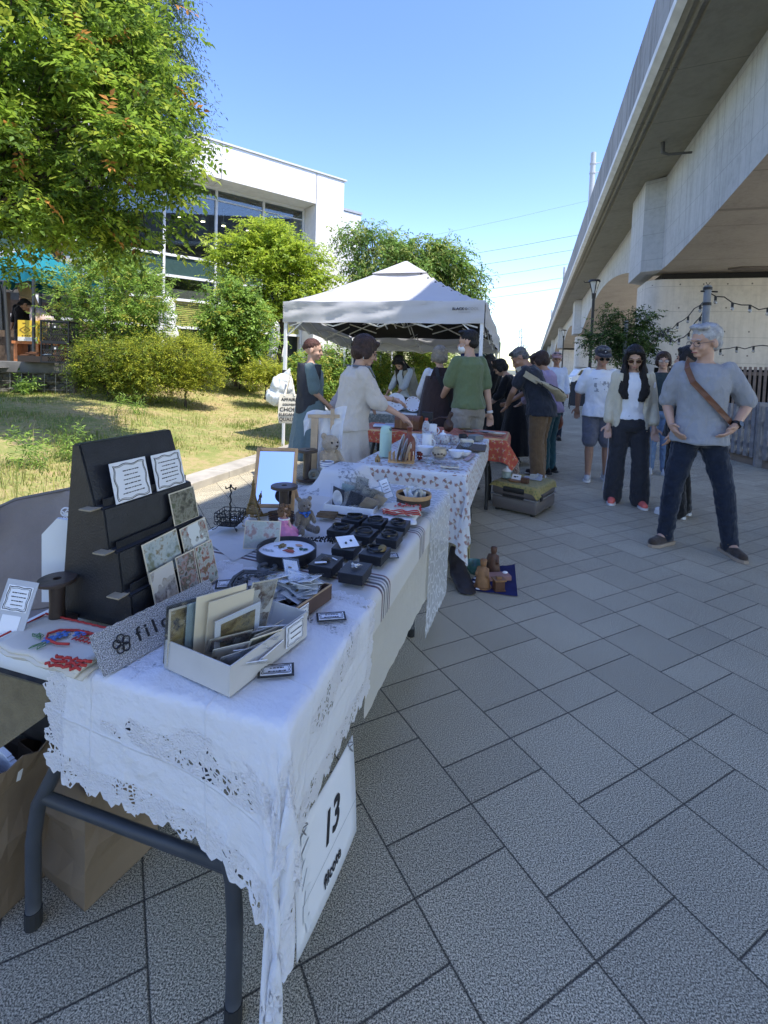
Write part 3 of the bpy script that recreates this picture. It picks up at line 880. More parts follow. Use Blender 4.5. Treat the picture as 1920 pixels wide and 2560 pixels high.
for i,(cx,cy,y,rp,pr,lab)in enumerate(((270,905,9.4,70,[.25,.45,.3],'low dark green azalea bush nearest the planter wall'),(355,905,9.4,75,[.45,.35,.2],'low olive azalea bush between dark and yellow bushes'),(465,900,9.7,72,[.72,.2,.08],'low yellow-gold azalea bush at right end of the row'))):
 c =atd(cx,cy,y);
 shrub('azalea_bush',lab,'bush',[blob(cx,cy,y,rp,.8),blob(cx-40,cy+10,y,rp*.7,.8),blob(cx+42,cy+8,y,rp*.7,.8),blob(cx,cy-30,y+.2,rp*.5,.6),blob(cx-25,cy+48,y,rp*.75,.6),blob(cx+30,cy+48,y,rp*.75,.6)],230,15,6,.042,.019,LA,pr,30+i,(c.x,c.y,.4),.025,group='azalea bushes along the bank crest',spray=.12,csize=.09,droop=.1)
LM =[leaf_material('leaf_maple',(.44,.54,.06),.3),leaf_material('leaf_maple_green',(.28,.40,.06),.3)]
t =thing('maple_tree','yellow-green maple with layered branches in front of the white building','tree')
y =14.0
B =[blob(660,570,y,50,.5),blob(590,610,y,60,.4),blob(690,640,y,95,.45),blob(565,650,y,55,.35),blob(760,650,y,70,.5),blob(640,700,y,90,.4),blob(740,720,y,85,.45),blob(800,690,y,45,.5),blob(705,595,y,55,.5),blob(560,690,y,40,.3),blob(790,760,y,50,.4),blob(690,770,y,60,.4),blob(640,620,y,60,.4)]
C =foliage('crown',B,330,16,7,.085,.045,LM,[.66,.34],t,spray=.22,csize=.14,droop=.4,flat=.45,seed=12,shell=.2)
b =atd(700,900,y)
wood(t,(b.x,b.y,.8),tuple(atd(705,790,y)),C,BARKD,.075,26,9)
b =atd(590,930,12.0)
shrub('rounded_shrub','rounded mid green shrub growing below the maple','shrub',[blob(590,800,12,75),blob(560,850,12,55),blob(640,830,12,55),blob(600,870,12,60),blob(585,755,12,40)],150,16,7,.09,.045,LS,[.62,.28,.1],40,(b.x,b.y,.8),.03,spray=.2,csize=.13,droop=.2)
for i,(cx,cy,y,rp,pr,lab)in enumerate(((665,935,10.8,36,[.8,.15,.05],'pale yellow bush at the left foot of the canopy leg'),(600,925,12.5,36,[.6,.3,.1],'yellowish bush below the rounded shrub'),)):
 c =atd(cx,cy,y)
 shrub('azalea_bush',lab,'bush',[blob(cx,cy,y,rp,.8),blob(cx+rp*.8,cy+4,y,rp*.7,.8),blob(cx-rp*.8,cy+4,y,rp*.7,.8)],80,14,6,.045,.022,LA,pr,50+i,(c.x,c.y,.6),.02,group='azalea bushes along the bank crest',spray=.12,csize=.09,droop=.1)
t =thing('cherry_tree','broad green tree with drooping leaves rising behind the white canopy','tree')
y =17.0
LC =[leaf_material('leaf_cherry',(.22,.36,.08),.4),leaf_material('leaf_cherry_dark',(.11,.19,.05),.4),leaf_material('leaf_cherry_light',(0.35,0.4,0.112),.3)]
B =[blob(930,600,y,60,.8),blob(985,640,y,70,.8),blob(1060,640,y,70,.75),blob(1110,660,y,60,.8),blob(1150,710,y,55,.8),blob(1000,710,y,110,.7),blob(890,660,y,35,.7),blob(900,720,y,50,.8),blob(1170,740,y,35,.9),blob(860,590,y,26,.5)]
C =foliage('crown',B,300,16,7,.13,.05,LC,[.5,.25,.25],t,spray=.3,csize=.20,droop=.9,flat=.8,seed=15,shell=.25)
b =atd(1000,960,y)
wood(t,(b.x,b.y,.6),tuple(atd(1005,800,y)),C,BARK,.12,26,11)
for i,(cx,cy,y,rp)in enumerate(((840,905,12.0,45),(930,910,14.2,55),(1010,900,16.8,58),(1095,902,20.5,52),(1180,908,27,40),(960,865,17,50),(1060,865,20,46),(770,930,11.4,40))):
 c =atd(cx,cy,y)
 shrub('hedge_bush',('bright yellow-green bush seen under the canopy behind the traders','sunlit bush at the back of the canopy, with dark stems')[i%2]if i<7 else 'lime bush behind the woman in the blue-green dress','bush',[blob(cx,cy+5,y,rp*1.05,.9),blob(cx-rp*.7,cy+rp*.6,y,rp*.8),blob(cx+rp*.7,cy+rp*.6,y,rp*.8),blob(cx,cy+rp*1.1,y,rp*.8)],120,14,6,.075,.035,LS,[.45,.25,.3],60+i,(c.x,c.y,.3),.025,group='bushes behind the canopy',spray=.18,csize=.14,droop=.3)
t =thing('thin_street_tree','thin young tree with dark green leaves in front of the concrete pier','tree')
y =13.5
LT =[leaf_material('leaf_street',(0.112,0.188,0.0562),.4),leaf_material('leaf_street_dark',(0.0438,0.0813,0.025),.4)]
B =[blob(1520,790,y,22,1.3),blob(1545,830,y,45,.8),blob(1590,850,y,50,.8),blob(1480,850,y,28,.5),blob(1600,800,y,22,1),blob(1640,850,y,36,.6),blob(1570,880,y,60,.5),blob(1510,870,y,45,.5)]
C =foliage('crown',B,120,12,7,.085,.036,LT,[.6,.4],t,spray=.2,csize=.10,droop=.3,flat=.7,seed=19,shell=.15)
b =atd(1580,1060,y)
wood(t,(b.x,b.y,0),tuple(atd(1570,900,y)),C,BARK,.05,16,13)
random.seed(31)
for i,(px,py)in enumerate(((60,1010),(165,985),(330,1040),(175,1110),(60,1130))):
 p =at(px,py,.35);g =random.Random(i)
 t =thing('weed_plant',('broad leaved weed under the planter wall','broad leaved weed beside the wire mesh','thin stalky weed standing on the bank','pale seeding weed in the shaded grass','pale seeding weed nearest the left edge')[i],'weed',group='weeds growing on the bank')
 lat =p.dot(BX);al =p.dot(AX);z =bank_h(lat,al)
 me_b =[((p.x,p.y,z+.16),(.16,.12,.14))]
 foliage('weed_foliage',me_b,16,5,5,.07,.03 if i<2 else.012,[LS[1],LS[0]],[.5,.5],t,spray=.12,csize=.05,droop=.2,seed=70+i)
# ================================================================== CLOTH (position based draping over boxes, in table frame)
def drape(rest,boxes,nu,nv,steps=170,iters=9,seed=1,z0=None,bend=.12,extra=None,floor=0.01,puff=.012,thick=.004,pin=None):
 """rest: function (u, v) -> (x, y) in the table's plan; boxes: (x0, x1, y0, y1, ztop). Returns (nv+1, nu+1, 3)."""
 g =np.random.default_rng(seed)
 U,Vv =np.meshgrid(np.linspace(0,1,nu+1),np.linspace(0,1,nv+1))
 X =np.empty((nv+1,nu+1,3))
 for j in range(nv+1):
  for i in range(nu+1):
   X[j,i,:2] =rest(U[j,i],Vv[j,i])
 zt =max(b[4]for b in boxes)if z0 is None else z0
 X[...,2] =zt +thick +.004
 rest3 =X.copy()
 ph =g.random(6) *6.28
 X[...,2]+=puff *(np.sin(X[...,0]*17+ph[0])*np.sin(X[...,1]*13+ph[1])+1)
 X[...,:2]+=g.normal(size=X[...,:2].shape) *.0012
 prev =X.copy()
 con =[]
 def pairs(dy,dx,stiff):
  H,W =nv +1,nu +1
  ys =np.arange(0,H-dy);xs =np.arange(max(0,-dx),W-max(0,dx))
  YY,XX =np.meshgrid(ys,xs,indexing='ij')
  per =2 *max(abs(dy),abs(dx))
  key =((YY//max(1,dy))%2 if dy else(XX//abs(dx))%2)
  for q in(0,1):
   m =key ==q
   a =(YY[m]*W+XX[m]);b =((YY[m]+dy)*W+XX[m]+dx)
   R0 =rest3 .reshape(-1,3)
   con.append((a,b,np.linalg.norm(R0[a]-R0[b],axis=1),stiff))
 pairs(0,1,1.0);pairs(1,0,1.0);pairs(1,1,.35);pairs(1,-1,.35);pairs(0,2,bend);pairs(2,0,bend)
 Xf =X.reshape(-1,3);Pf =prev.reshape(-1,3)
 dt =.02;grav =np.array([0,0,-9.8]) *dt *dt
 R2 =rest3 .reshape(-1,3)[:,:2]
 on =np.zeros(len(R2),bool)
 for(x0,x1,y0,y1,_)in boxes:on|=(R2[:,0]>x0)&(R2[:,0]<x1)&(R2[:,1]>y0)&(R2[:,1]<y1)
 ai,bi =np.nonzero(~on)[0],np.nonzero(on)[0]
 D2 =np.linalg.norm(R2[ai][:,None]-R2[bi][None],axis=2);anc =bi[D2 .argmin(1)];amax =D2 .min(1) *1.005 +.002
 if pin is not None:
  pinned =np.array([pin(U.ravel()[i],Vv.ravel()[i])for i in range(len(Xf))]);pp =Xf[pinned].copy()
 for st in range(steps):
  damp =.965 if st <steps *.6 else.9
  vel =(Xf-Pf) *damp
  Pf[:] =Xf
  Xf+=vel +grav
  for _ in range(iters):
   for a,b,l,k in con:
    d =Xf[b] -Xf[a];n =np.sqrt((d*d).sum(1)) +1e-9
    c =d *((n-l)/n*.5*k)[:,None]
    Xf[a]+=c;Xf[b]-=c
   d =Xf[ai] -Xf[anc];n =np.sqrt((d*d).sum(1)) +1e-9;over =n >amax
   Xf[ai[over]]-=d[over] *((n-amax)/n)[over][:,None]
   for(x0,x1,y0,y1,zt_)in boxes:
    e =thick
    ins =(Xf[:,0]>x0-e)&(Xf[:,0]<x1+e)&(Xf[:,1]>y0-e)&(Xf[:,1]<y1+e)&(Xf[:,2]<zt_+e)&(Xf[:,2]>zt_-.5)
    if ins.any():
     q =Xf[ins]
     ds =np.stack([q[:,0]-(x0-e),(x1+e)-q[:,0],q[:,1]-(y0-e),(y1+e)-q[:,1],(zt_+e)-q[:,2]],1)
     k =ds.argmin(1);ii =np.nonzero(ins)[0]
     for kk,(ax_,val)in enumerate(((0,x0-e),(0,x1+e),(1,y0-e),(1,y1+e),(2,zt_+e))):
      s_ =ii[k==kk]
      Xf[s_,ax_] =val
      if kk ==4:
       Xf[s_,:2] =Pf[s_,:2] +(Xf[s_,:2]-Pf[s_,:2]) *(.5 if st<12 else 0.0)
   lo =Xf[:,2] <floor
   if lo.any():
    Xf[lo,2] =floor;Xf[lo,:2] =Pf[lo,:2] +(Xf[lo,:2]-Pf[lo,:2]) *.3
   if pin is not None:Xf[pinned] =pp
   if extra is not None:extra(Xf,st/steps)
 return Xf.reshape(nv+1,nu+1,3)
def cloth_object(name,X,mt,M=None,parent=None,sub=1,thick=0.0):
 nv,nu =X.shape[0] -1,X.shape[1] -1
 me =bpy.data.meshes.new(name)
 vs =X.reshape(-1,3)
 if M is not None:vs =[tuple(M@Vector(v))for v in vs]
 else:vs =[tuple(v)for v in vs]
 W =nu +1
 fs =[(j*W+i,j*W+i+1,(j+1)*W+i+1,(j+1)*W+i)for j in range(nv)for i in range(nu)]
 me.from_pydata(vs,[],fs)
 uvl =me.uv_layers.new(name='uv')
 co =np.empty((len(fs)*4,2));t =0
 for j in range(nv):
  for i in range(nu):
   co[t:t+4] =((i/nu,j/nv),((i+1)/nu,j/nv),((i+1)/nu,(j+1)/nv),(i/nu,(j+1)/nv));t+=4
 uvl.data.foreach_set('uv',co.ravel())
 me.materials.append(mt)
 me.polygons.foreach_set('use_smooth',[True]*len(fs));me.update()
 o =bpy.data.objects.new(name,me);COL.objects.link(o)
 if parent is not None:o.parent =parent
 if thick:
  md =o.modifiers.new('t','SOLIDIFY');md.thickness =thick;md.offset =0
 if sub:
  md =o.modifiers.new('s','SUBSURF');md.levels =sub;md.render_levels =sub
 return o
def fabric(name,col,weave=900,bump=.25,transl=.25,var=.06,wr=.3):
 m,k =newmat(name,.9)
 c_ =k.coord('Object')
 n1 =k.noise(c_,5,4);base =k.mix(n1,tuple(c*(1-var)for c in col),tuple(min(1,c*(1+var*.5))for c in col))
 k.set('Base Color',base);k.set('Sheen Weight',.15);k.set('Specular IOR Level',.2)
 h =k.math('ADD',k.math('MULTIPLY',k.noise(c_,22,4),wr),k.math('MULTIPLY',k.noise(c_,weave,2),.10))
 k.set('Normal',k.bump(h,bump,.012))
 k.base =base
 if transl:
  tr =k.node('ShaderNodeBsdfTranslucent');k.l.new(base,tr.inputs[0])
  mx =k.node('ShaderNodeMixShader');mx.inputs[0].default_value =transl
  k.l.new(k.b.outputs[0],mx.inputs[1]);k.l.new(tr.outputs[0],mx.inputs[2])
  k.l.new(mx.outputs[0],k.n['Material Output'].inputs[0]);k.last =mx.outputs[0]
 else:k.last =k.b.outputs[0]
 return m,k
def cut(k,keep):
 """alpha: keep = 1 opaque, 0 hole"""
 tp =k.node('ShaderNodeBsdfTransparent');mx =k.node('ShaderNodeMixShader')
 k.l.new(keep,mx.inputs[0]);k.l.new(tp.outputs[0],mx.inputs[1]);k.l.new(k.last,mx.inputs[2])
 k.l.new(mx.outputs[0],k.n['Material Output'].inputs[0])
def edge_dist(k,w,h):
 """distance in metres to the cloth's border, and position along it"""
 U =k.sep(k.coord('UV'))
 x =k.math('MULTIPLY',U[0],w);y =k.math('MULTIPLY',U[1],h)
 dx =k.math('MINIMUM',x,k.math('SUBTRACT',w,x));dy =k.math('MINIMUM',y,k.math('SUBTRACT',h,y))
 d =k.math('MINIMUM',dx,dy)
 s =k.math('ADD',k.math('MULTIPLY',x,k.math('GREATER_THAN',dx,dy)),k.math('MULTIPLY',y,k.math('LESS_THAN',dx,dy)))
 v =k.comb(x,y)
 return x,y,d,s,v
def lace_holes(k,v,sc):
 """1 where thread, 0 where hole"""
 cell =k.voro(v,sc,'DISTANCE_TO_EDGE')
 pet =k.voro(v,sc*.42,'F1')
 ring =k.math('LESS_THAN',k.math('ABSOLUTE',k.math('SUBTRACT',pet,.30)),.075)
 bar =k.math('LESS_THAN',cell,.17)
 big =k.math('GREATER_THAN',k.noise(v,sc*.30,2),.51)
 return k.math('MAXIMUM',k.math('MAXIMUM',bar,ring),big)
def scallop(k,d,s,pitch,depth):
 f =k.math('FRACT',k.math('DIVIDE',s,pitch))
 tri =k.math('ABSOLUTE',k.math('SUBTRACT',k.math('MULTIPLY',f,2),1))
 tri =k.math('POWER',tri,1.6)
 f2 =k.math('FRACT',k.math('DIVIDE',s,pitch*.37))
 t2 =k.math('ABSOLUTE',k.math('SUBTRACT',k.math('MULTIPLY',f2,2),1))
 e =k.math('MULTIPLY_ADD',tri,depth,k.math('MULTIPLY',t2,depth*.35))
 return k.math('GREATER_THAN',d,e)
def mat_lace(name,w,h,col=(.88,.88,.90),band=.075,motif=(.17,.255)):
 m,k =fabric(name,col,700,.5,.3,.04,.6)
 x,y,d,s,v =edge_dist(k,w,h)
 wob =k.noise(v,7,3)
 dd =k.math('ADD',d,k.math('MULTIPLY',k.math('SUBTRACT',wob,.5),.05))
 inband =k.math('LESS_THAN',dd,band)
 wob2 =k.noise(v,3.2,3)
 d2 =k.math('ADD',d,k.math('MULTIPLY',k.math('SUBTRACT',wob2,.5),.22))
 inm =k.math('MULTIPLY',k.math('GREATER_THAN',d2,motif[0]),k.math('LESS_THAN',d2,motif[1]))
 inm =k.math('MULTIPLY',inm,k.math('GREATER_THAN',k.noise(v,5.5,2),.43))
 hole =k.math('SUBTRACT',1,lace_holes(k,v,88))
 some =k.math('GREATER_THAN',k.noise(v,13,2),.50)
 cutv =k.math('MULTIPLY',k.math('MULTIPLY',hole,some),k.math('MAXIMUM',inband,inm))
 keep =k.math('MULTIPLY',k.math('SUBTRACT',1,cutv),scallop(k,d,s,.062,.022))
 hh =k.math('MULTIPLY',k.math('MAXIMUM',inband,inm),k.voro(v,120,'DISTANCE_TO_EDGE'))
 fx =k.math('ABSOLUTE',k.math('SUBTRACT',k.math('FRACT',k.math('DIVIDE',x,w/3)),.5));fy =k.math('ABSOLUTE',k.math('SUBTRACT',k.math('FRACT',k.math('DIVIDE',y,h/3)),.5))
 cr =k.math('MULTIPLY',k.math('SUBTRACT',.012,k.math('MINIMUM',k.math('MINIMUM',fx,fy),.012)),16)
 hb =k.math('ADD',k.math('MULTIPLY',hh,.7),k.math('ADD',k.math('MULTIPLY_ADD',k.noise(v,7,5,.6),2.6,cr),k.math('MULTIPLY',k.noise(v,500,2),.06)))
 k.set('Normal',k.bump(hb,.75,.012))
 lace_tint =k.mix(k.math('MULTIPLY',k.math('MAXIMUM',inband,inm),.5),k.base,tuple(c*a for c,a in zip(col,(1.0,.97,.96))))
 k.set('Base Color',lace_tint)
 cut(k,keep)
 return m
def mat_stripe(name,w,h,rows):
 """linen runner with bands of dark stripes at distances (m) along v"""
 m,k =fabric(name,(.70,.68,.64),600,.5,.2,.07,.5)
 U =k.sep(k.coord('UV'));y =k.math('MULTIPLY',U[1],h)
 col =k.base
 for c,stripes in rows:
  for off,wd,rgb in stripes:
   f =k.math('LESS_THAN',k.math('ABSOLUTE',k.math('SUBTRACT',y,c+off)),wd/2)
   col =k.mix(k.math('MULTIPLY',f,.92),col,rgb)
 k.set('Base Color',col)
 x,y2,d,s,v =edge_dist(k,w,h)
 k.set('Normal',k.bump(k.math('ADD',k.math('MULTIPLY',k.noise(v,25,3),.5),k.math('MULTIPLY',k.noise(v,420,2),.25)),.4,.008))
 return m
def mat_print(name,w,h,ground,inks,sc=18,thr=.30,toile=False,edge=None):
 """cloth with a small repeating sprig print"""
 m,k =fabric(name,ground,700,.4,.25,.05,.4)
 x,y,d,s,v =edge_dist(k,w,h)
 col =k.base
 if toile:
  n =k.noise(v,55,5,.75);cl =k.noise(v,6,2)
  f =k.math('MULTIPLY',k.math('GREATER_THAN',n,.52),k.math('GREATER_THAN',cl,.52))
  col =k.mix(k.math('MULTIPLY',f,.75),col,inks[0])
 else:
  gx =k.math('MULTIPLY',x,sc);gy =k.math('MULTIPLY',y,sc)
  row =k.math('FLOOR',gy);gx =k.math('ADD',gx,k.math('MULTIPLY',row,.5))
  fx =k.math('SUBTRACT',k.math('FRACT',gx),.5);fy =k.math('SUBTRACT',k.math('FRACT',gy),.5)
  cx =k.math('FLOOR',gx)
  wn_ =k.node('ShaderNodeTexWhiteNoise',noise_dimensions='3D');k.l.new(k.comb(cx,row),wn_.inputs[0])
  ang =k.math('ADD',k.math('ARCTAN2',fy,fx),k.math('MULTIPLY',wn_.outputs[0],6.28))
  rr =k.math('SQRT',k.math('ADD',k.math('MULTIPLY',fx,fx),k.math('MULTIPLY',fy,fy)))
  pet =k.math('ADD',k.math('COSINE',k.math('MULTIPLY',ang,3)),k.math('MULTIPLY',k.math('SUBTRACT',k.noise(v,90,3,.7),.5),5))
  f =k.math('MULTIPLY',k.math('GREATER_THAN',pet,.25),k.math('LESS_THAN',rr,.40))
  ink =k.mix(k.math('GREATER_THAN',k.math('ADD',rr,k.math('MULTIPLY',k.noise(v,200,2),.2)),.30),inks[0],inks[1])
  col =k.mix(k.math('MULTIPLY',f,.85),col,ink)
 k.set('Base Color',col)
 if edge =='scallop':cut(k,scallop(k,d,s,.03,.008))
 return m
T1x0,T1x1,T1y0,T1y1,T1z = -1.14,-.385,.74,2.50,.705
T2x0,T2x1,T2y0,T2y1,T2z = -1.08,-.35,2.93,4.55,.705
STEEL =mat('table_leg_grey',(.045,.05,.058),.45,.15,20)
TOPM =mat('table_top_white',(.66,.67,.68),.5,.06,5,.1,150)
def folding_table(label,x0,x1,y0,y1,z,mt=STEEL,group='folding trestle tables',top=TOPM,bow=.06,swap=False):
 t =thing('folding_table',label,'table',group=group)
 t.matrix_world =MAX@Matrix.Translation((x0,y0,0))
 w,l =x1 -x0,y1 -y0
 mb =MB();mb.box((w/2,l/2,z-.022),(w-.004,l-.004,.044),bev=.014);mb.build('tabletop',top,t,auto=40)
 ends =((.125,1),(l-.22,-1))if not swap else((.19,1),(w-.22,-1))
 for d,sg in ends:
  legs =[]
  for k_ in(.08,(w if not swap else l)-.135):
   sx =1 if k_ <.3 else -1
   pts =[(k_+sx*.10,d+.0,z-.05),(k_+sx*.10,d-sg*.02,z*.72),(k_+sx*.055,d-sg*.03,z*.56),(k_+sx*.01,d-sg*.045,z*.42),(k_,d-sg*.05,z*.30),(k_,d-sg*.05,.012)]
   if swap:pts =[(b,a,c)for a,b,c in pts]
   sm =[]
   for i in range(len(pts)-1):
    for f in(0,.34,.67):sm.append(Vector(pts[i]).lerp(Vector(pts[i+1]),f))
   sm.append(Vector(pts[-1]))
   mb =MB();mb.tube(sm,.0165,12);o =mb.build('leg',mt,t,smooth=True)
   mb =MB();mb.cyl(Vector(pts[-1])-Vector((0,0,.011)),Vector(pts[-1])+Vector((0,0,.03)),.0185,12);mb.build('foot_cap',mat('rubber_black',(.02,.02,.02),.8),o)
   legs.append(V(pts[3]).lerp(V(pts[2]),.2)if not swap else pts[2])
  mb =MB();mb.cyl(legs[0],legs[1],.0135,10);mb.build('crossbar',mt,t,smooth=True)
 return t
folding_table('nearest folding table under the white lace cloth, with bowed dark grey legs',T1x0,T1x1,T1y0,T1y1,T1z)
folding_table('second folding table under the sprig-printed white cloth',T2x0,T2x1,T2y0,T2y1,T2z)
BOX1 =(T1x0,T1x1,T1y0,T1y1,T1z)
def quadrest(a,b,c,d):
 A_,B_,C_,D_ =(np.array(p,float)for p in(a,b,c,d))
 return lambda u,v:(A_*(1-u)*(1-v)+B_*u*(1-v)+C_*u*v+D_*(1-u)*v)
def grow(b,e):return(b[0]-e,b[1]+e,b[2]-e,b[3]+e,b[4]+e)
X =drape(quadrest((-1.12,1.14),(-.10,1.18),(-.07,2.06),(-1.12,2.10)),[BOX1],56,46,seed=3,steps=110)
m,k =fabric('cream_linen',(.63,.60,.53),500,.6,.3,.08,.7)
x_,y_,d_,s_,v_ =edge_dist(k,1.12,.95);cut(k,scallop(k,d_,s_,.13,.008))
o =cloth_object('tablecloth',X,m,MAX);tag(o,'plain cream linen undercloth hanging in waves from the nearest table','tablecloth')
X =drape(quadrest((-.97,1.22),(-.30,1.16),(-.30,2.05),(-1.0,2.12)),[grow(BOX1,.006)],44,54,seed=5,steps=80,puff=.006)
st =[(0,.011,(.09,.022,.04)),(.020,.012,(.035,.042,.07)),(.040,.008,(.25,.22,.24)),(.058,.012,(.035,.042,.07)),(.078,.009,(.13,.03,.05))]
o =cloth_object('table_runner',X,mat_stripe('striped_linen',.7,.9,[(.13,st),(.62,st)]),MAX);tag(o,'cream linen runner with navy and maroon stripes under the black jewellery boxes','table runner')
X =drape(quadrest((-.75,1.98),(.10,1.92),(.14,2.46),(-.75,2.46)),[grow(BOX1,.010)],50,34,seed=9,steps=120)
m,k =fabric('sheer_lace',(.72,.73,.75),500,.6,.45,.05,.7)
x_,y_,d_,s_,v_ =edge_dist(k,.87,.52)
veins =k.math('LESS_THAN',k.voro(v_,26,'DISTANCE_TO_EDGE'),.07)
keep =k.math('MULTIPLY',k.math('MULTIPLY_ADD',veins,.36,.62),scallop(k,d_,s_,.05,.012));cut(k,keep)
o =cloth_object('lace_cloth',X,m,MAX);tag(o,'sheer white leafy lace cloth hanging low from the far corner of the nearest table','lace cloth')
def lace_rest(u,v):
 """plan of the lace cloth: short drop in front, one corner drawn out into a long tail"""
 q =np.array(quadrest((-.92,.52),(-.17,.475),(-.15,1.18),(-.90,1.30))(u,v))
 return q +np.array((.15*(1-v)**2.6*u**2.6,-.36*u**2.6*(1-v)**2.6-.02*math.sin(u*9)*(1-v)**3))
X =drape(lace_rest,[grow(BOX1,.014)],76,84,seed=11,steps=170,iters=11,puff=.02,bend=.06)
o =cloth_object('lace_tablecloth',X,mat_lace('white_cutwork',.92,1.0),MAX);tag(o,'white cutwork lace tablecloth with scalloped edge trailing from the near table corner','tablecloth')
BOX2 =(T2x0,T2x1,T2y0,T2y1,T2z)
X =drape(quadrest((-1.22,2.58),(-.06,2.50),(-.20,4.42),(-1.15,4.40)),[BOX2],58,72,seed=21,steps=130)
o =cloth_object('tablecloth',X,mat_print('sprig_cotton',1.1,1.85,(.72,.73,.75),[(.34,.20,.07),(.30,.09,.06)],13),MAX)
tag(o,'white cotton tablecloth printed with brown and red sprigs on the second table','tablecloth')
RISE =(-.98,-.80,2.20,2.44,T1z+.115)
X =drape(quadrest((-1.16,1.98),(-.60,1.96),(-.58,2.58),(-1.16,2.58)),[grow(BOX1,.004),RISE],36,36,seed=31,steps=90)
o =cloth_object('toile_cloth',X,mat_print('toile',.56,.6,(.70,.71,.73),[(.07,.08,.11)],toile=True),MAX);tag(o,'white cloth with dark toile flowers draped over a riser behind the card box','cloth')
X =drape(quadrest((-1.06,1.42),(-.86,1.30),(-.80,1.98),(-1.12,2.0)),[grow(BOX1,.008),(-1.06,-.93,1.70,1.9,T1z+.03)],28,40,seed=33,steps=70,puff=.02)
o =cloth_object('linen_cloth',X,fabric('oat_linen',(.66,.65,.62),500,.6,.2,.06,.9)[0],MAX);tag(o,'rumpled off-white linen cloth under the wire basket and tower figurine','cloth')
def number_card():
 t =thing('number_card','white number card reading 13 hanging from the near table edge','sign')
 a =atd(632,2085,.98);b =atd(875,1860,1.10);c =atd(887,2050,1.12);d =atd(790,2330,.98)
 top =(b-a);dn =Vector((.02,.02,-1.0))
 W_,H_ =.297,.225
 O =L(-.388,.795,.455);x =(AX*.99+BX*.03-Vector((0,0,.06))).normalized();yv =Vector((0,0,1)) *.97 +BX * -.10
 M =frame(O,x,yv)
 mb =MB();mb.M =M
 n =8;rows =[]
 for j in range(n+1):
  rows.append([(W_*i/n,-H_*j/n,.004*math.sin(math.pi*i/n)+.002*math.sin(math.pi*j/n))for i in range(n+1)])
 vs =[p for r in rows for p in r];fs =[(j*(n+1)+i,(j+1)*(n+1)+i,(j+1)*(n+1)+i+1,j*(n+1)+i+1)for j in range(n)for i in range(n)]
 mb.add(vs,fs);o =mb.build('card',mat('card_white',(.76,.77,.79),.5,.03),t,smooth=True)
 md =o.modifiers.new('t','SOLIDIFY');md.thickness =.0012;md.offset = -1
 T =Matrix.Translation
 def put(txt,sz,x_,y_,**k):
  q =MB();add_text(q,txt,sz,M@T((x_,.0+y_,.0072)),.0004,**k);return q
 put('13',.085,W_*.50,-H_*.40,shear=.25,bold=.0016).build('lettering',mat('ink_black',(.015,.015,.018),.6),t)
 put('filcote',.034,W_*.50,-H_*.80,bold=.0006).build('lettering',MATS['ink_black'],t)
 q =MB();q.M =M;q.box((W_*.5,-H_*.62,.0070),(W_*.9,.0007,.0004));q.build('rule',mat('ink_grey',(.35,.36,.38),.6),t)
 q =MB();q.M =M
 for i in range(7):
  q.box((W_*.12+.006*math.sin(i*2.2),-H_*(.12+.12*i),.0050),(.026+.006*(i%2),.018,.0004),.3*i)
 q.build('botanical_print',mat('print_pale',(.70,.72,.735),.6,.05,90),t)
 for x_ in(.03,W_-.03):
  q =MB();q.M =M;q.tube([(x_+.006*math.cos(a_),-.006+.010*math.sin(a_),.008+.006*math.sin(a_*2))for a_ in np.linspace(0,6.28,12,endpoint=False)],.0012,5,closed=True)
  q.tube([(x_,.004,.008),(x_+.004,.08,.002)],.0006,4);q.build('ring',mat('ring_steel',(.3,.3,.3),.3,metal=.8),t)
 return t
number_card()
# ================================================================== GOODS ON THE FIRST TABLE
ZT =T1z +.022
def tt(name,label,cat,lat,al,z=ZT,rz=0.0,group=None):
 t =thing(name,label,cat,group=group)
 t.matrix_world =MAX@Matrix.Translation((lat,al,z))@Matrix.Rotation(rz,4,'Z')
 return t
def rod(mb,*pts,r=.003,n=6):return mb.tube(pts,r,n)
INK =mat('ink_black',(.015,.015,.018),.6)
PAPER =mat('paper_white',(.78,.79,.81),.7,.04)
CREAM =mat('paper_cream',(.68,.60,.44),.75,.12,12)
BLACKB =mat('black_board',(.016,.017,.021),.45,.3,30,.15,200)
WOOD =mat('light_wood',(.50,.30,.14),.55,.3,14,.15,60)
WOODD =mat('dark_wood',(.045,.03,.022),.45,.3,14,.2,50)
BRASS =mat('old_brass',(.28,.19,.07),.4,.3,30,metal=.7)
IRON =mat('black_iron',(.012,.012,.013),.5,.3,40,.2,100)
def mat_picture(name,pal,sc=26,seed=0.0,bg=None):
 m,k =newmat(name,.5)
 c_ =k.coord('Object')
 mp =k.node('ShaderNodeMapping');mp.inputs['Location'].default_value =(seed,seed*1.7,seed*.6);k.l.new(c_,mp.inputs[0]);v =mp.outputs[0]
 n1 =k.noise(v,sc,5,.65);n2 =k.noise(v,sc*2.7,3)
 f =k.math('ADD',k.math('MULTIPLY',n1,.7),k.math('MULTIPLY',n2,.3))
 s =len(pal);col =k.ramp(f,[(.40+.20*i/(s-1),tuple(q*.68 for q in c))for i,c in enumerate(pal)])
 if bg:
  msk =k.math('GREATER_THAN',k.noise(v,sc*.55,2),.52);col =k.mix(msk,bg,col)
 k.set('Base Color',col);return m
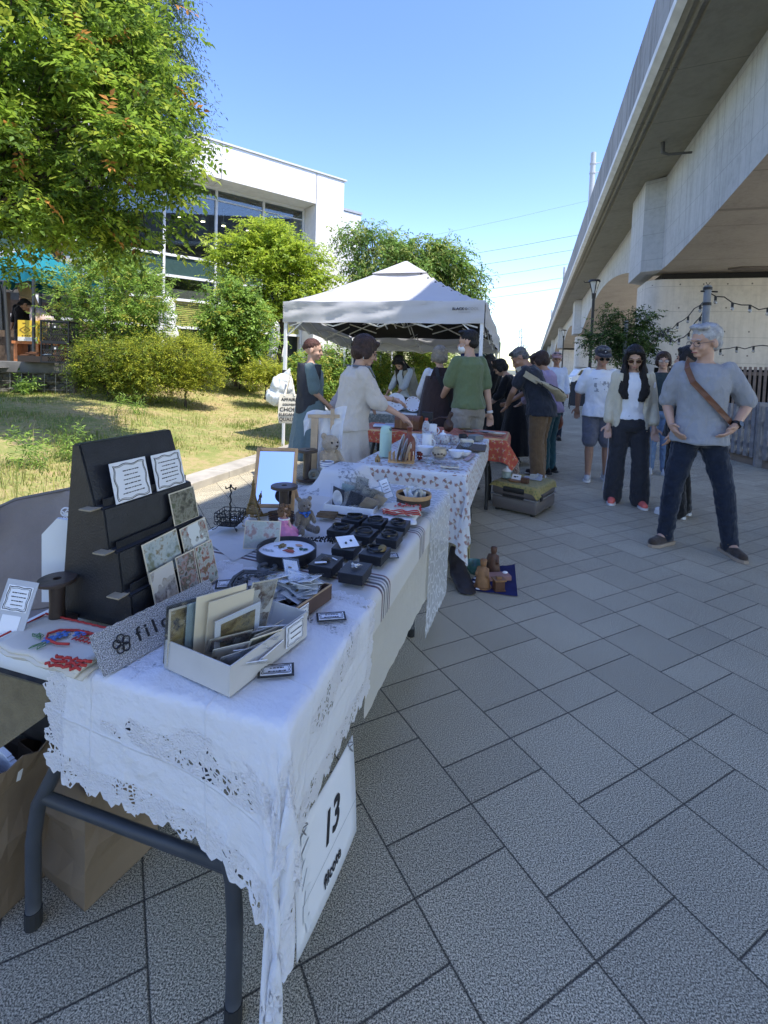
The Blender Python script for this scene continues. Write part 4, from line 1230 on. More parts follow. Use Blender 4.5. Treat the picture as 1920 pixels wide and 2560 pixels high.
PIC =[mat_picture('picture_donkeys',[(.05,.045,.03),(.16,.15,.09),(.33,.31,.23),(.12,.14,.06)],30,1),mat_picture('picture_castle',[(.24,.26,.16),(.45,.52,.50),(.60,.66,.62),(.30,.24,.13)],24,2),mat_picture('picture_children',[(.38,.13,.09),(.45,.46,.40),(.62,.63,.58),(.16,.17,.12)],30,3,(.62,.64,.60)),mat_picture('picture_sketch',[(.25,.22,.19),(.55,.50,.44),(.62,.57,.50),(.44,.36,.26)],32,4,(.58,.54,.47)),mat_picture('picture_lady',[(.07,.06,.04),(.40,.42,.42),(.45,.24,.20),(.10,.11,.06),(.5,.45,.4)],30,5),mat_picture('picture_robin',[(.10,.16,.06),(.55,.58,.50),(.62,.63,.57),(.40,.09,.05),(.2,.26,.12)],26,6),mat_picture('picture_brown',[(.16,.10,.03),(.38,.28,.10),(.50,.40,.20),(.10,.10,.10)],22,7),mat_picture('picture_cats',[(.10,.05,.03),(.28,.20,.14),(.50,.47,.40),(.60,.57,.50)],40,8,(.62,.60,.54)),mat_picture('picture_rose',[(.45,.30,.28),(.60,.64,.60),(.48,.55,.48),(.62,.63,.60)],24,9)]
def sheet(mb,w,h,M,th=.0015):
 """thin card standing in a frame M (x right, y up, z to the viewer), origin at lower left"""
 o =mb.M;mb.M =M;mb.box((w/2,h/2,0),(w,h,th));mb.M =o
def greek(mb,w,h,M,lines,y0=.82,y1=.2,th=.0013,seed=1,z=.0014,cen=True):
 g =random.Random(seed);o =mb.M;mb.M =M
 for i in range(lines):
  y =h *(y0+(y1-y0)*i/max(1,lines-1));ww =w *g.uniform(.35,.68);x = -ww /2 if cen else -w *.36
  while x <(ww/2 if cen else-w*.36+ww):
   l =g.uniform(.004,.010) *w /.09
   mb.box((w/2+x+l/2,y,z),(l*.8,th*g.uniform(.8,1.3),.0004));x+=l
 mb.M =o
def wavy_frame(mb,w,h,M,inset=.006,r=.0006,z=.0014,amp=.0022):
 o =mb.M;mb.M =M
 for ins,rr in((inset,r),(inset+.003,r*.55)):
  pts =[]
  W_,H_ =w -2 *ins,h -2 *ins;n =12
  for i in range(n):pts.append((ins+W_*i/n,ins+amp*math.sin(i/n*12.56),z))
  for i in range(n):pts.append((w-ins+amp*math.sin(i/n*12.56),ins+H_*i/n,z))
  for i in range(n):pts.append((w-ins-W_*i/n,h-ins+amp*math.sin(i/n*12.56),z))
  for i in range(n):pts.append((ins+amp*math.sin(i/n*12.56),h-ins-H_*i/n,z))
  mb.tube(pts,rr,4,closed=True)
 mb.M =o
def card_stand():
 W_ =.30;Hh =.405
 t =thing('card_stand','tall black tiered cardboard easel displaying picture postcards and two text cards','display stand')
 t.matrix_world =frame(Vector((-.625,1.097,ZT)),AX,-BX)
 mb =MB()
 prof =[(-.085,0),(-.075,.075),(-.052,.08),(-.038,.168),(-.012,.173),(.004,.262),(.028,.267),(.075,Hh),(.092,Hh),(.125,0)]
 for x0,x1 in((0,.004),(W_-.004,W_)):mb.prism([(y,z)for y,z in prof[::-1]],x0,x1,'YZ')
 th =.003
 for(ya,za),(yb,zb)in zip(prof[:-2],prof[1:-1]):
  d =Vector((0,yb-ya,zb-za));n_ =Vector((0,-d.z,d.y)).normalized() *th
  q =[Vector((.004,ya,za)),Vector((W_-.004,ya,za)),Vector((W_-.004,yb,zb)),Vector((.004,yb,zb))]
  mb.loft([[p for p in q],[p-n_*-1 for p in q]])
 mb.loft([[Vector((.004,.092,Hh)),Vector((W_-.004,.092,Hh)),Vector((W_-.004,.125,0)),Vector((.004,.125,0))],[Vector((.004,.089,Hh)),Vector((W_-.004,.089,Hh)),Vector((W_-.004,.122,0)),Vector((.004,.122,0))]])
 mb.build('body',BLACKB,t,fix=True)
 mb =MB()
 for y,z in((-.052,.079),(-.012,.172),(.028,.266)):mb.box((-.008,y+.002,z),(.032,.034,.003))
 mb.build('shelf_tab',mat('raw_board_edge',(.30,.25,.17),.8,.2,30),t)
 mb =MB()
 for y,z in((-.098,.012),(-.066,.085),(-.026,.178),(.013,.272)):
  mb.prism([(.012,z-.012),(W_-.01,z-.012),(W_-.01,z+.012),(W_*.82,z+.012),(W_*.78,z+.022),(W_*.62,z+.022),(W_*.58,z+.012),(.012,z+.012)],y,y+.003,'XZ')
 mb.build('lip',BLACKB,t,fix=True)
 def cardm(x,y,z,tilt=14,roll=0):
  return Matrix.Translation((x,y,z))@Matrix.Rotation(R(90-tilt),4,'X')@Matrix.Rotation(R(roll),4,'Z')
 def put(label,x,y,z,w,h,m,text=None,tilt=14,roll=0,border=.003):
  M =t.matrix_world@cardm(x,y,z,tilt,roll)
  p =thing('text_card' if text else 'postcard',label,'card' if text else 'postcard',group='cards on the black easel')
  p.matrix_world =M
  mb =MB();mb.box((w/2,h/2,0),(w,h,.0016));mb.build('card',PAPER if text else CREAM,p)
  if text:
   mb =MB();greek(mb,w,h,Matrix.Identity(4),6,.76,.22,.0022,seed=text)
   wavy_frame(mb,w,h,Matrix.Identity(4),.008,.0009);mb.build('print',INK,p)
  else:
   mb =MB();mb.box((w/2,h/2,.0011),(w-2*border,h-2*border,.0008));mb.build('picture',m,p)
 put('white text card with wavy black border, left of the two at the easel top',.040,.005,.262,.112,.10,None,1,14)
 put('white text card with wavy black border, right of the two at the easel top',.172,.005,.262,.108,.098,None,2,14)
 put('postcard of grey donkeys alone on the second tier of the easel',.192,-.033,.170,.098,.088,PIC[0])
 put('postcard of a pale castle and straw hut on the third tier',.060,-.075,.077,.118,.096,PIC[1],None,14,2)
 put('postcard of playing children with a beehive, right end of the third tier',.190,-.073,.082,.104,.088,PIC[2],None,14,2)
 put('narrow cream sketch card at the left of the bottom tier',.050,-.108,.006,.078,.108,PIC[3],None,14,1)
 put('tall card of a lady in pale blue beside the robin card',.135,-.108,.006,.070,.112,PIC[4],None,14,-1)
 put('tall card of a red robin on a branch, right end of the bottom tier',.215,-.104,.006,.070,.110,PIC[5],None,14,0)
card_stand()
t =tt('paper_bag_stack','stack of large white paper bags leaning behind the black easel','bags',-1.135,.895,ZT,R(22))
for i in range(5):
 mb =MB();j =.004 *i
 mb.prism([(0+j,0),(.20+j,0),(.20+j,.185-.01*i),(.035+j,.21-.008*i),(.0+j,.17-.01*i)],.012*i,.012*i+.009,'XZ')
 mb.build('bag',mat('bag_paper',(.70,.71,.69),.7,.05),t,fix=True)
def chair():
 t =thing('camping_chair','taupe folding camping chair with white printed emblem behind the table','chair')
 cb =atd(120,1330,1.62);t.matrix_world =Matrix.Translation((cb.x,cb.y,0))@Matrix.Rotation(R(12),4,'Z')
 W_ =.52;zt =atd(100,1255,1.62).z;zb =.45
 mb =MB();nx,nz =12,10;vs =[];fs =[]
 for j in range(nz+1):
  for i in range(nx+1):
   u =i /nx *2 -1;v =j /nz
   x =u *W_ /2 *(1-.10*(1-v));z =zb +(zt-zb) *v -.035 *(u*u) *v
   if u <0:z-=.03 *u *u *v
   y =.07 *(1-u*u) +.10 *v +.012 *math.sin(5*u+4*v)
   vs.append((x,y,z))
 for j in range(nz):
  for i in range(nx):a =j *(nx+1) +i;fs.append((a,a+1,a+nx+2,a+nx+1))
 mb.add(vs,fs);o =mb.build('backrest',mat('taupe_canvas',(.27,.235,.215),.85,.12,6,.35,45),t,smooth=True)
 md =o.modifiers.new('t','SOLIDIFY');md.thickness =.004;md2 =o.modifiers.new('s','SUBSURF');md2 .levels =1;md2 .render_levels =1
 mb =MB()
 for c in(-1,1):
  mb.tube([(c*W_*.49,.10-.012,zt-.085),(c*W_*.475,.085,zt-.16),(c*W_*.45,.0,zb)],[.016,.022,.024],10)
  mb.prism([(c*W_*.5,zt-.10),(c*W_*.33,zt-.035),(c*W_*.36,zt-.09),(c*W_*.46,zt-.145)][::c],.055,.062,'XZ')
 mb.build('corner_pocket',mat('taupe_dark',(.17,.155,.145),.85,.1,6),t,smooth=False)
 mb =MB();mb.tube([(-W_*.5,.10,zt-.075),(-W_*.3,.125,zt-.022),(0,.17,zt+.002),(W_*.3,.125,zt-.012),(W_*.5,.10,zt-.045)],.006,6);mb.build('piping',MATS['taupe_dark'],t)
 mb =MB()
 mb.box((0,-.02,zb-.01),(W_*.92,.42,.02));mb.build('seat',MATS['taupe_canvas'],t)
 for sx in(-1,1):
  for sy in(-.22,.22):
   mb =MB();mb.cyl((sx*W_*.44,sy*-1,0),(sx*W_*.44,sy*.6,zb+.02),.011,8);mb.build('leg',mat('chair_steel',(.3,.3,.31),.35,metal=.7),t)
 mb =MB()
 c =Vector((.012,.118,zt-.066))
 mb.tube([c+Vector((.015*math.cos(a),-.010,.015*math.sin(a)))for a in np.linspace(0,6.28,18,endpoint=False)],.0028,5,closed=True)
 mb.tube([c+Vector((-.012,-.012,.004)),c+Vector((-.003,-.012,-.003)),c+Vector((.006,-.012,.008)),c+Vector((.013,-.012,.002))],.0025,5)
 mb.ball(c+Vector((.001,-.010,-.006)),(.010,.002,.006),8)
 mb.tube([c+Vector((-.026+.0043*i,-.014,-.022+.003*(i%2)))for i in range(13)],.0016,4)
 mb.tube([c+Vector((-.010+.004*i,-.014,-.029+.0014*(i%2)))for i in range(6)],.0012,4)
 mb.build('emblem',mat('emblem_white',(.75,.76,.78),.6),t)
chair()
def spool(label,lat,al,z,r,h,rc=.42,mt=WOODD,rz=0):
 t =tt('thread_spool',label,'spool',lat,al,z,rz,'dark wooden bobbins')
 e =h *.08
 mb =MB();mb.lathe([(0,0),(r*.97,0),(r,e*.3),(r,e),(r*.96,e*1.1),(0,e*1.1)],n=32);mb.build('base_disc',mt,t,auto=30)
 mb =MB();mb.lathe([(r*rc,e*1.05),(r*rc*.92,h*.5),(r*rc,h-e*1.05)],n=28);mb.build('core',mt,t,auto=40)
 mb =MB();mb.lathe([(0,h-e*1.1),(r*.96,h-e*1.1),(r,h-e),(r,h-e*.25),(r*.95,h),(r*.22,h),(r*.2,h-.01),(0,h-.01)],n=32);mb.build('top_disc',mt,t,auto=30)
 return t
spool('large dark spool behind the grey price card, at the near left corner',-1.012,.835,ZT,.040,.105)
spool('dark spool standing at the foot of the folding mirror, beside the grey teddy',-.905,1.70,ZT,.052,.135,.38)
spool('tall dark spool beside the lace-draped post at the back',-1.10,2.31,ZT+.0,.052,.165,.42)
t =tt('leaning_price_card','pale grey leaning card with a bordered notice, at the near left corner','card',-1.085,.735,ZT,R(20))
M =Matrix.Rotation(R(72),4,'X')@Matrix.Rotation(R(-8),4,'Z')
mb =MB();sheet(mb,.068,.125,M,.002);mb.build('card',mat('card_grey',(.46,.47,.49),.7,.05),t)
mb =MB();sheet(mb,.054,.052,M@Matrix.Translation((.007,.062,.0016)),.0008);mb.build('notice',PAPER,t)
mb =MB();greek(mb,.054,.052,M@Matrix.Translation((.007,.062,.0016)),4,.72,.25,.0016,5,.0010);wavy_frame(mb,.054,.052,M@Matrix.Translation((.007,.062,.0016)),.003,.0007,.001,.0008);mb.build('print',INK,t)
mb =MB();sheet(mb,.040,.046,M@Matrix.Translation((.014,.008,.0016)),.0008);mb.build('sticker',PAPER,t)
def embroidered():
 t =tt('embroidered_cloth','folded cream cloth embroidered with a red basket of blue flowers','cloth',-1.045,.705,ZT,R(0))
 w,d =.235,.125
 for i,(dx,dy,z)in enumerate(((0.012,.006,.004),(0,0,.010),(.004,.004,.016))):
  mb =MB();n =12;vs =[];fs =[]
  for b in range(n+1):
   for a in range(n+1):
    u,v =a /n,b /n
    x =dx +w *u +.006 *math.sin(v*6);y =dy +d *v +.016 *u *(1-v) *0 +.004 *math.sin(u*18) *(v<.1)
    vs.append((x,y,z+.0025*math.sin(u*5+i)*math.sin(v*4)-(.012*max(0,.12-v)/.12*u)))
  for b in range(n):
   for a in range(n):q =b *(n+1) +a;fs.append((q,q+1,q+n+2,q+n+1))
  mb.add(vs,fs);o =mb.build('layer',fabric('cream_cotton',(.68,.63,.53),600,.4,.1)[0]if 'cream_cotton' not in MATS else MATS['cream_cotton'],t,smooth=True)
  md =o.modifiers.new('t','SOLIDIFY');md.thickness =.004;md.offset = -1
 RED =mat('thread_red',(.42,.035,.03),.8);BLU =mat('thread_blue',(.07,.16,.42),.8,.2,60);GRN =mat('thread_green',(.09,.20,.08),.8)
 z =.0195
 mb =MB()
 for k_ in range(3):
  mb.tube([(w-.07+.0065*i+.004*k_,-.004+.010*(i/12)+.0035*math.sin(i*2.6+k_)+.007*k_,.012+.004*k_+.002*math.sin(i*1.9))for i in range(13)],.003,6)
 mb.tube([(.003+.010*i,d+.001+.001*math.sin(i*3),.019)for i in range(23)],.0022,6)
 mb.tube([(.001,d*i/9,.017)for i in range(10)],.002,6)
 mb.build('scalloped_edge',RED,t)
 mb =MB()
 mb.tube([(.16,.052,z),(.135,.045,z),(.10,.050,z),(.085,.066,z),(.095,.085,z),(.13,.097,z),(.16,.098,z),(.185,.097,z)],.0026,6)
 for i in range(5):rod(mb,(.150+.011*i,.066,z),(.156+.009*i,.098,z),r=.0013)
 for i in range(3):rod(mb,(.150+.003*i,.070+.012*i,z),(.197-.003*i,.070+.012*i,z),r=.0013)
 mb.build('basket_stitching',RED,t)
 mb =MB()
 for cx,cy in((.108,.052),(.115,.074),(.147,.090)):
  for k_ in range(6):
   a =k_ *1.047
   mb.ball((cx+.0095*math.cos(a),cy+.0085*math.sin(a),z),(.0072,.0045,.0012),8,Matrix.Rotation(a,3,'Z'))
 mb.build('blue_flower',BLU,t,smooth=True)
 mb =MB()
 for a,b in(((.085,.05),(.055,.055)),((.09,.045),(.066,.062)),((.105,.04),(.100,.012)),((.112,.04),(.118,.016)),((.16,.08),(.19,.10))):
  for o_ in(-.005,0,.005):
   rod(mb,(a[0],a[1],z),((a[0]+b[0])/2+o_,(a[1]+b[1])/2+o_,z),(b[0],b[1],z),r=.0008,n=4)
 mb.build('leaf_stitching',GRN,t)
embroidered()
def shop_sign():
 t =thing('stall_sign','sparkly grey felt sign lettered filcote with a black knot flower emblem','sign')
 a =at(262,1692,ZT);b =at(424,1600,ZT);xd =(b-a).normalized();xd.z =0
 W_,H_ =.30,.082
 n_ =Vector((xd.y,-xd.x,0));up =(Vector((0,0,1))*.82-n_*.57)
 t.matrix_world =frame(a+n_*0.0-xd*.0,xd,up)
 m,k =newmat('glitter_felt',.8)
 v =k.coord('Object');k.set('Base Color',k.ramp(k.noise(v,420,2,.7),[(.38,(.10,.10,.105)),(.52,(.36,.36,.36)),(.64,(.66,.66,.67))]));k.set('Normal',k.bump(k.noise(v,300,2),.8,.004))
 mb =MB();n =26;pts =[]
 for i in range(n):pts.append((W_*i/n,.0012*math.sin(i*2.3)))
 for i in range(8):pts.append((W_+.0012*math.sin(i*3),H_*i/8))
 for i in range(n):pts.append((W_-W_*i/n,H_+.0012*math.sin(i*3.1)))
 for i in range(8):pts.append((.0012*math.sin(i*2),H_-H_*i/8))
 mb.prism(pts,-.006,0);mb.build('board',m,t)
 mb =MB();c =(.050,.040)
 for k_ in range(5):
  a_ =k_ *2 *math.pi /5 +.3
  q =Vector((c[0]+.0105*math.cos(a_),c[1]+.0105*math.sin(a_),.002))
  mb.tube([q+Vector((.0078*math.cos(b_),.0078*math.sin(b_),.0008*math.sin(3*b_)))for b_ in np.linspace(0,6.28,14,endpoint=False)],.0014,5,closed=True)
  q2 =Vector((c[0]+.006*math.cos(a_+.6),c[1]+.006*math.sin(a_+.6),.002))
 mb.build('knot_emblem',INK,t)
 mb =MB();add_text(mb,'filcote',.040,Matrix.Translation((.083,.040,.0008)),.0012,align='LEFT',spacing=1.5,bold=.0004);mb.build('lettering',INK,t)
shop_sign()
def open_box(t,w,d,h,th,outer,inner=None,z=0,flap=False):
 mb =MB()
 mb.box((w/2,th/2,h/2),(w,th,h));mb.box((w/2,d-th/2,h/2),(w,th,h))
 mb.box((th/2,d/2,h/2),(th,d-2*th,h));mb.box((w-th/2,d/2,h/2),(th,d-2*th,h))
 mb.box((w/2,d/2,th/2),(w-2*th,d-2*th,th))
 return mb.build('box_body',outer,t,bevel=.0008)
PLASTIC =bpy.data.materials.new('clear_film');PLASTIC.use_nodes =True
def _film():
 k =NB(PLASTIC);gl =k.node('ShaderNodeBsdfGlossy');gl.inputs['Roughness'].default_value =.12
 tp =k.node('ShaderNodeBsdfTransparent');tp.inputs[0].default_value =(.93,.94,.95,1)
 lw =k.node('ShaderNodeLayerWeight');lw.inputs[0].default_value =.35
 k.l.new(k.bump(k.noise(k.coord('Object'),60,3),.8,.01),gl.inputs['Normal'])
 mx =k.node('ShaderNodeMixShader');k.l.new(k.math('MULTIPLY_ADD',lw.outputs['Facing'],.25,.02),mx.inputs[0]);k.l.new(tp.outputs[0],mx.inputs[1]);k.l.new(gl.outputs[0],mx.inputs[2])
 k.l.new(mx.outputs[0],k.n['Material Output'].inputs[0])
_film()
def card_in(t,x,y,z,w,h,m,rx,rz,ry=0,border=.004,base=None,film=False,name='paper_card'):
 M =Matrix.Translation((x,y,z))@Matrix.Rotation(rz,4,'Z')@Matrix.Rotation(rx,4,'X')@Matrix.Rotation(ry,4,'Z')@Matrix.Translation((-w/2,0,0))
 mb =MB();sheet(mb,w,h,M);o =mb.build(name,base or CREAM,t)
 if m:
  mb =MB();sheet(mb,w-2*border,h-2*border,M@Matrix.Translation((border,border,.0013)),.0006);mb.build('picture',m,o)
 if film:
  mb =MB();sheet(mb,w+.012,h+.014,M@Matrix.Translation((-.006,-.004,.004)),.0004);mb.build('sleeve',PLASTIC,o)
 return o
def ephemera_box():
 a =at(414,1683,ZT);f =at(574,1744,ZT);r =at(729,1621,ZT)
 xd =(r-f);d_ =(f-a)
 w,d =xd.length,d_.length
 t =thing('ephemera_box','grey open cardboard box of old prints and cards in clear sleeves','box')
 t.matrix_world =frame(f,xd,-d_)
 w =.235;d =.175;h =.058
 open_box(t,w,d,h,.003,mat('grey_board',(.50,.48,.45),.75,.08,10))
 g =random.Random(4)
 D90 =R(90)
 def c(x,y,w_,h_,m,lean,yaw,**k):return card_in(t,x,y,.006,w_,h_,m,R(lean),yaw,**k)
 Y =R(-90)
 yaw =R(-22)
 c(.055,.158,.115,.125,None,98,yaw,base=mat('print_dark',(.10,.10,.09),.5,.4,30),film=True)
 c(.050,.146,.11,.120,PIC[6],96,yaw,film=True)
 c(.075,.132,.105,.125,None,97,yaw+.05,base=mat('card_teal',(.30,.38,.38),.7,.2,20),film=True)
 c(.085,.118,.105,.140,None,98,yaw,base=CREAM)
 c(.098,.105,.100,.128,None,99,yaw+.06,base=mat('envelope_buff',(.60,.53,.40),.8,.08,9))
 c(.108,.088,.100,.100,PIC[6],104,yaw+.08,ry=.10,border=.012,base=PAPER,film=True)
 c(.155,.092,.066,.135,PIC[7],99,yaw+.1,ry=-.16,border=.003,film=True)
 for i in range(12):
  c(g.uniform(.07,.20),g.uniform(.03,.11),g.uniform(.06,.09),g.uniform(.05,.07),PIC[g.choice((0,3,4,6,7,2))],g.uniform(120,150),yaw+g.uniform(-.5,.5),film=i%2==0,base=g.choice((PAPER,CREAM)))
 card_in(t,.185,-.004,.012,.058,.046,None,R(90),0,base=PAPER,name='price_label')
 mb =MB();Ml =Matrix.Translation((.156,-.0052,.012))@Matrix.Rotation(R(90),4,'X');greek(mb,.058,.046,Ml,2,.62,.35,.002,6,.001);wavy_frame(mb,.058,.046,Ml,.003,.0005,.001,.0008);mb.build('label_print',INK,t)
ephemera_box()
def sachet_tray():
 a =at(635,1523,ZT);f =at(733,1567,ZT);r =at(829,1498,ZT)
 t =thing('sachet_tray','shallow brown card box heaped with small clear sachets of jewellery on white cards','box')
 t.matrix_world =frame(f,r-f,a-f)
 w,d,h =(r-f).length,(a-f).length,.038
 open_box(t,w,d,h,.003,mat('kraft_dark',(.085,.05,.04),.7,.2,20))
 mb =MB()
 for c_,s_ in(((w/2,.0015,h+.001),(w,.004,.003)),((w/2,d-.0015,h+.001),(w,.004,.003)),((.0015,d/2,h+.001),(.004,d-.008,.003)),((w-.0015,d/2,h+.001),(.004,d-.008,.003))):mb.box(c_,s_)
 mb.build('kraft_rim',mat('kraft',(.42,.29,.17),.8,.1),t)
 g =random.Random(9)
 for i in range(30):
  p =thing('jewellery_sachet','small clear sachet with white backing card heaped in the brown box','sachet',group='sachets heaped in the brown box')
  s =g.uniform(.9,1.1)
  M =t.matrix_world@Matrix.Translation((g.uniform(.03,w-.03),g.uniform(.025,d-.025),.012+.0022*i))@Matrix.Rotation(g.uniform(0,6.3),4,'Z')@Matrix.Rotation(g.uniform(-.38,.38),4,'X')@Matrix.Rotation(g.uniform(-.3,.3),4,'Y')
  p.matrix_world =M
  mb =MB();mb.box((0,0,0),(.036*s,.05*s,.001));mb.build('card',PAPER,p)
  mb =MB();mb.box((0,0,.003),(.044*s,.062*s,.0005));mb.build('film',PLASTIC,p)
  mb =MB();mb.ball((g.uniform(-.006,.006),g.uniform(-.01,.01),.0018),(.006,.004,.0015),8);mb.build('trinket',g.choice((BRASS,mat('trinket_dark',(.05,.07,.07),.3),mat('trinket_grey',(.25,.26,.27),.3))),p)
 o =card_in(t,.03,-.003,.002,.048,.034,None,R(90),0,base=PAPER,name='price_label')
 mb =MB();Ml =Matrix.Translation((.006,-.0042,.002))@Matrix.Rotation(R(90),4,'X');greek(mb,.048,.034,Ml,2,.62,.35,.002,8,.001);wavy_frame(mb,.048,.034,Ml,.003,.0005,.001,.0008);mb.build('label_print',INK,t)
sachet_tray()
def price_tag(label,lat,al,rz,z=ZT+.003,w=.070,d=.040):
 t =tt('price_tag',label,'price tag',lat,al,z,rz,'black bordered price tags')
 mb =MB();mb.box((0,0,0),(w,d,.002));mb.build('border',BLACKB,t)
 mb =MB();mb.box((0,0,.0014),(w-.010,d-.010,.001));mb.build('paper',PAPER,t)
 mb =MB();M =Matrix.Translation((-w/2,-d/2,.001));greek(mb,w,d,M,2,.62,.36,.0026,int(abs(lat)*1000));wavy_frame(mb,w,d,M,.008,.0006,.0014,.0008);mb.build('print',INK,t)
price_tag('black bordered price tag lying in front of the grey ephemera box',-.458,.845,R(28),ZT+.004)
price_tag('black bordered price tag beside the brown sachet box',-.438,1.075,R(28),ZT+.004)
price_tag('black bordered price tag at the foot of the card easel',-.765,1.15,R(30),ZT,.085,.05)
price_tag('black bordered price tag at the right of the bracelet boxes',-.418,1.50,R(25),ZT,.062,.038)
def trivet():
 t =tt('iron_trivet','grey cast iron trivet with pierced grape pattern and loop handle','trivet',-.70,1.165,ZT+.004,R(12))
 mb =MB()
 out =[(.0,-.115),(.035,-.085),(.062,-.03),(.068,.02),(.058,.062),(.0,.068),(-.058,.062),(-.068,.02),(-.062,-.03),(-.035,-.085)]
 mb.tube([(x,y,.004)for x,y in out],.0055,8,closed=True)
 mb.tube([(x*.86,y*.86,.004)for x,y in out],.003,6,closed=True)
 mb.build('rim',mat('cast_iron',(.095,.10,.105),.55,.35,40,.4,120,metal=.3),t,smooth=True)
 mb =MB();g =random.Random(2)
 for i in range(34):
  while True:
   x,y =g.uniform(-.05,.05),g.uniform(-.09,.055)
   if abs(x) <.055 *(1-max(0,-y-.02)/.095):break
  a =g.uniform(0,6.28);rr =g.uniform(.008,.014)
  mb.tube([(x+rr*math.cos(a+b_*.8)*(1-.12*b_),y+rr*math.sin(a+b_*.8)*(1-.12*b_),.004)for b_ in range(6)],.0024,5)
  mb.ball((x,y,.004),.004,8)
 mb.build('pattern',MATS['cast_iron'],t,smooth=True)
 mb =MB();mb.tube([(.024*math.cos(a),.098+.026*math.sin(a),.005)for a in np.linspace(0,6.28,18,endpoint=False)],.006,8,closed=True)
 mb.tube([(-.012,.066,.004),(-.014,.078,.005)],.006,8);mb.tube([(.012,.066,.004),(.014,.078,.005)],.006,8);mb.build('handle',MATS['cast_iron'],t,smooth=True)
trivet()
def round_tray():
 t =tt('round_tray','round black tray with white lining holding brooches','tray',-.716,1.372,ZT)
 r,h =.093,.034
 mb =MB();mb.lathe([(0,0),(r,0),(r,h),(r-.004,h),(r-.004,.018),(0,.018)],n=48);mb.build('tray',BLACKB,t,auto=30)
 mb =MB();mb.lathe([(0,.0185),(r-.0045,.0185),(r-.0045,.020),(0,.020)],n=48);mb.build('lining',PAPER,t,auto=30)
 def brooch(label,x,y,fn,m):
  p =thing('brooch',label,'brooch',group='brooches in the round tray');p.matrix_world =t.matrix_world@Matrix.Translation((x,y,.0235))
  mb =MB();fn(mb);mb.build('motif',m,p,smooth=True)
 def leafy(mb):
  for a in(-1.0,-.4,.2,.8,1.4):mb.ball((.012*math.cos(a),.012*math.sin(a),0),(.012,.005,.0022),8,Matrix.Rotation(a,3,'Z'))
  rod(mb,(0,0,0),(-.014,-.012,0),r=.0012)
 def coral(mb):
  for a in(.2,.8,1.5,2.2,-.4,3.0):mb.tube([(0,0,0),(.012*math.cos(a),.009*math.sin(a),.002),(.020*math.cos(a+.2),.016*math.sin(a+.2),0)],[.0036,.003,.0012],6)
 def butterfly(mb):
  for s_ in(-1,1):mb.ball((s_*.008,.004,0),(.008,.006,.0015),8);mb.ball((s_*.006,-.005,0),(.005,.004,.0015),8)
 def bar(mb):
  for i in range(6):mb.ball((-.016+.0065*i,.003*math.sin(i*2),0),(.0045,.0035,.002),6)
 def oval(mb):mb.ball((0,0,0),(.013,.007,.002),12)
 brooch('gold leaf brooch on the white tray lining',-.038,.022,leafy,BRASS)
 brooch('coral red branching brooch on the white tray lining',.012,-.012,coral,mat('coral_red',(.42,.085,.05),.4))
 brooch('green butterfly brooch at the right of the tray',.045,.022,butterfly,mat('enamel_green',(.02,.10,.06),.3))
 brooch('peach oval brooch at the back of the tray',.018,.048,oval,mat('enamel_peach',(.60,.33,.20),.3))
 brooch('silver bead bar brooch at the front left of the tray',-.052,-.025,bar,mat('silver_old',(.45,.46,.47),.3,metal=.8))
 brooch('olive oval brooch beside the coral brooch',.004,.016,oval,mat('enamel_olive',(.14,.11,.03),.3))
round_tray()
def jewel_box(label,lat,al,rz):
 t =tt('jewellery_box',label,'box',lat,al,ZT+.002,rz,'black jewellery boxes');w,d,h =.074,.092,.030
 mb =MB();mb.box((0,0,h*.27),(w-.003,d-.003,h*.54));mb.build('base',BLACKB,t,bevel=.001)
 mb =MB();mb.box((0,0,h*.74),(w,d,h*.52));mb.build('lid',BLACKB,t,bevel=.0012)
 return t
LEATH =mat('black_cord',(.012,.012,.013),.22)
def bracelet(label,lat,al,r=.029,medal=False,rz=0):
 t =tt('bracelet',label,'bracelet',lat,al,ZT+.0335,rz,'black cord bracelets')
 mb =MB()
 for k_ in(0,1):mb.tube([((r-.001*k_)*math.cos(a),(r*.92-.001*k_)*math.sin(a),.0026+.0038*k_+.0018*math.sin(a*2+k_))for a in np.linspace(0,6.28,28,endpoint=False)],.0027,6,closed=True)
 mb.build('cord',LEATH,t,smooth=True)
 mb =MB()
 if medal:mb.lathe([(0,-.0015),(.0125,-.0015),(.0135,0),(.0125,.0015),(.004,.002),(0,.002)],(r*.8,-r*.35,.009),20,rot=Matrix.Rotation(R(35),3,'X'))
 else:mb.ball((r,-.004,.004),(.0035,.006,.003),8)
 mb.build('medallion' if medal else 'clasp',BRASS,t,smooth=True)
BX_ =[(-.625,1.742,'far left'),(-.540,1.735,'far middle'),(-.452,1.738,'far right'),(-.630,1.612,'second row left'),(-.537,1.598,'second row middle'),(-.445,1.602,'second row right'),(-.548,1.462,'third row left, with an earring card on it'),(-.448,1.448,'third row right, with a brass medallion bracelet'),(-.558,1.318,'nearest left, with a dark rosette brooch'),(-.460,1.302,'nearest right, with a silver bow brooch')]
for i,(la,al,w_)in enumerate(BX_):
 jewel_box('black jewellery box, '+(w_ if i>5 else w_+' of the bracelet boxes'),la,al,R((i*37%7)-3))
for i in range(6):bracelet('black cord bracelet on the %s box'%BX_[i][2],BX_[i][0],BX_[i][1],rz=i)
bracelet('black cord bracelet with round brass medallion',BX_[7][0],BX_[7][1]+.01,medal=True)
t =tt('earring_card','white card with two dark stud earrings on a black box','earrings',BX_[6][0],BX_[6][1],ZT+.037,R(40))
Mx =Matrix.Rotation(R(14),4,'X')
mb =MB();mb.M =Mx;mb.box((0,0,.006),(.062,.062,.001));mb.build('card',PAPER,t)
mb =MB();mb.M =Mx
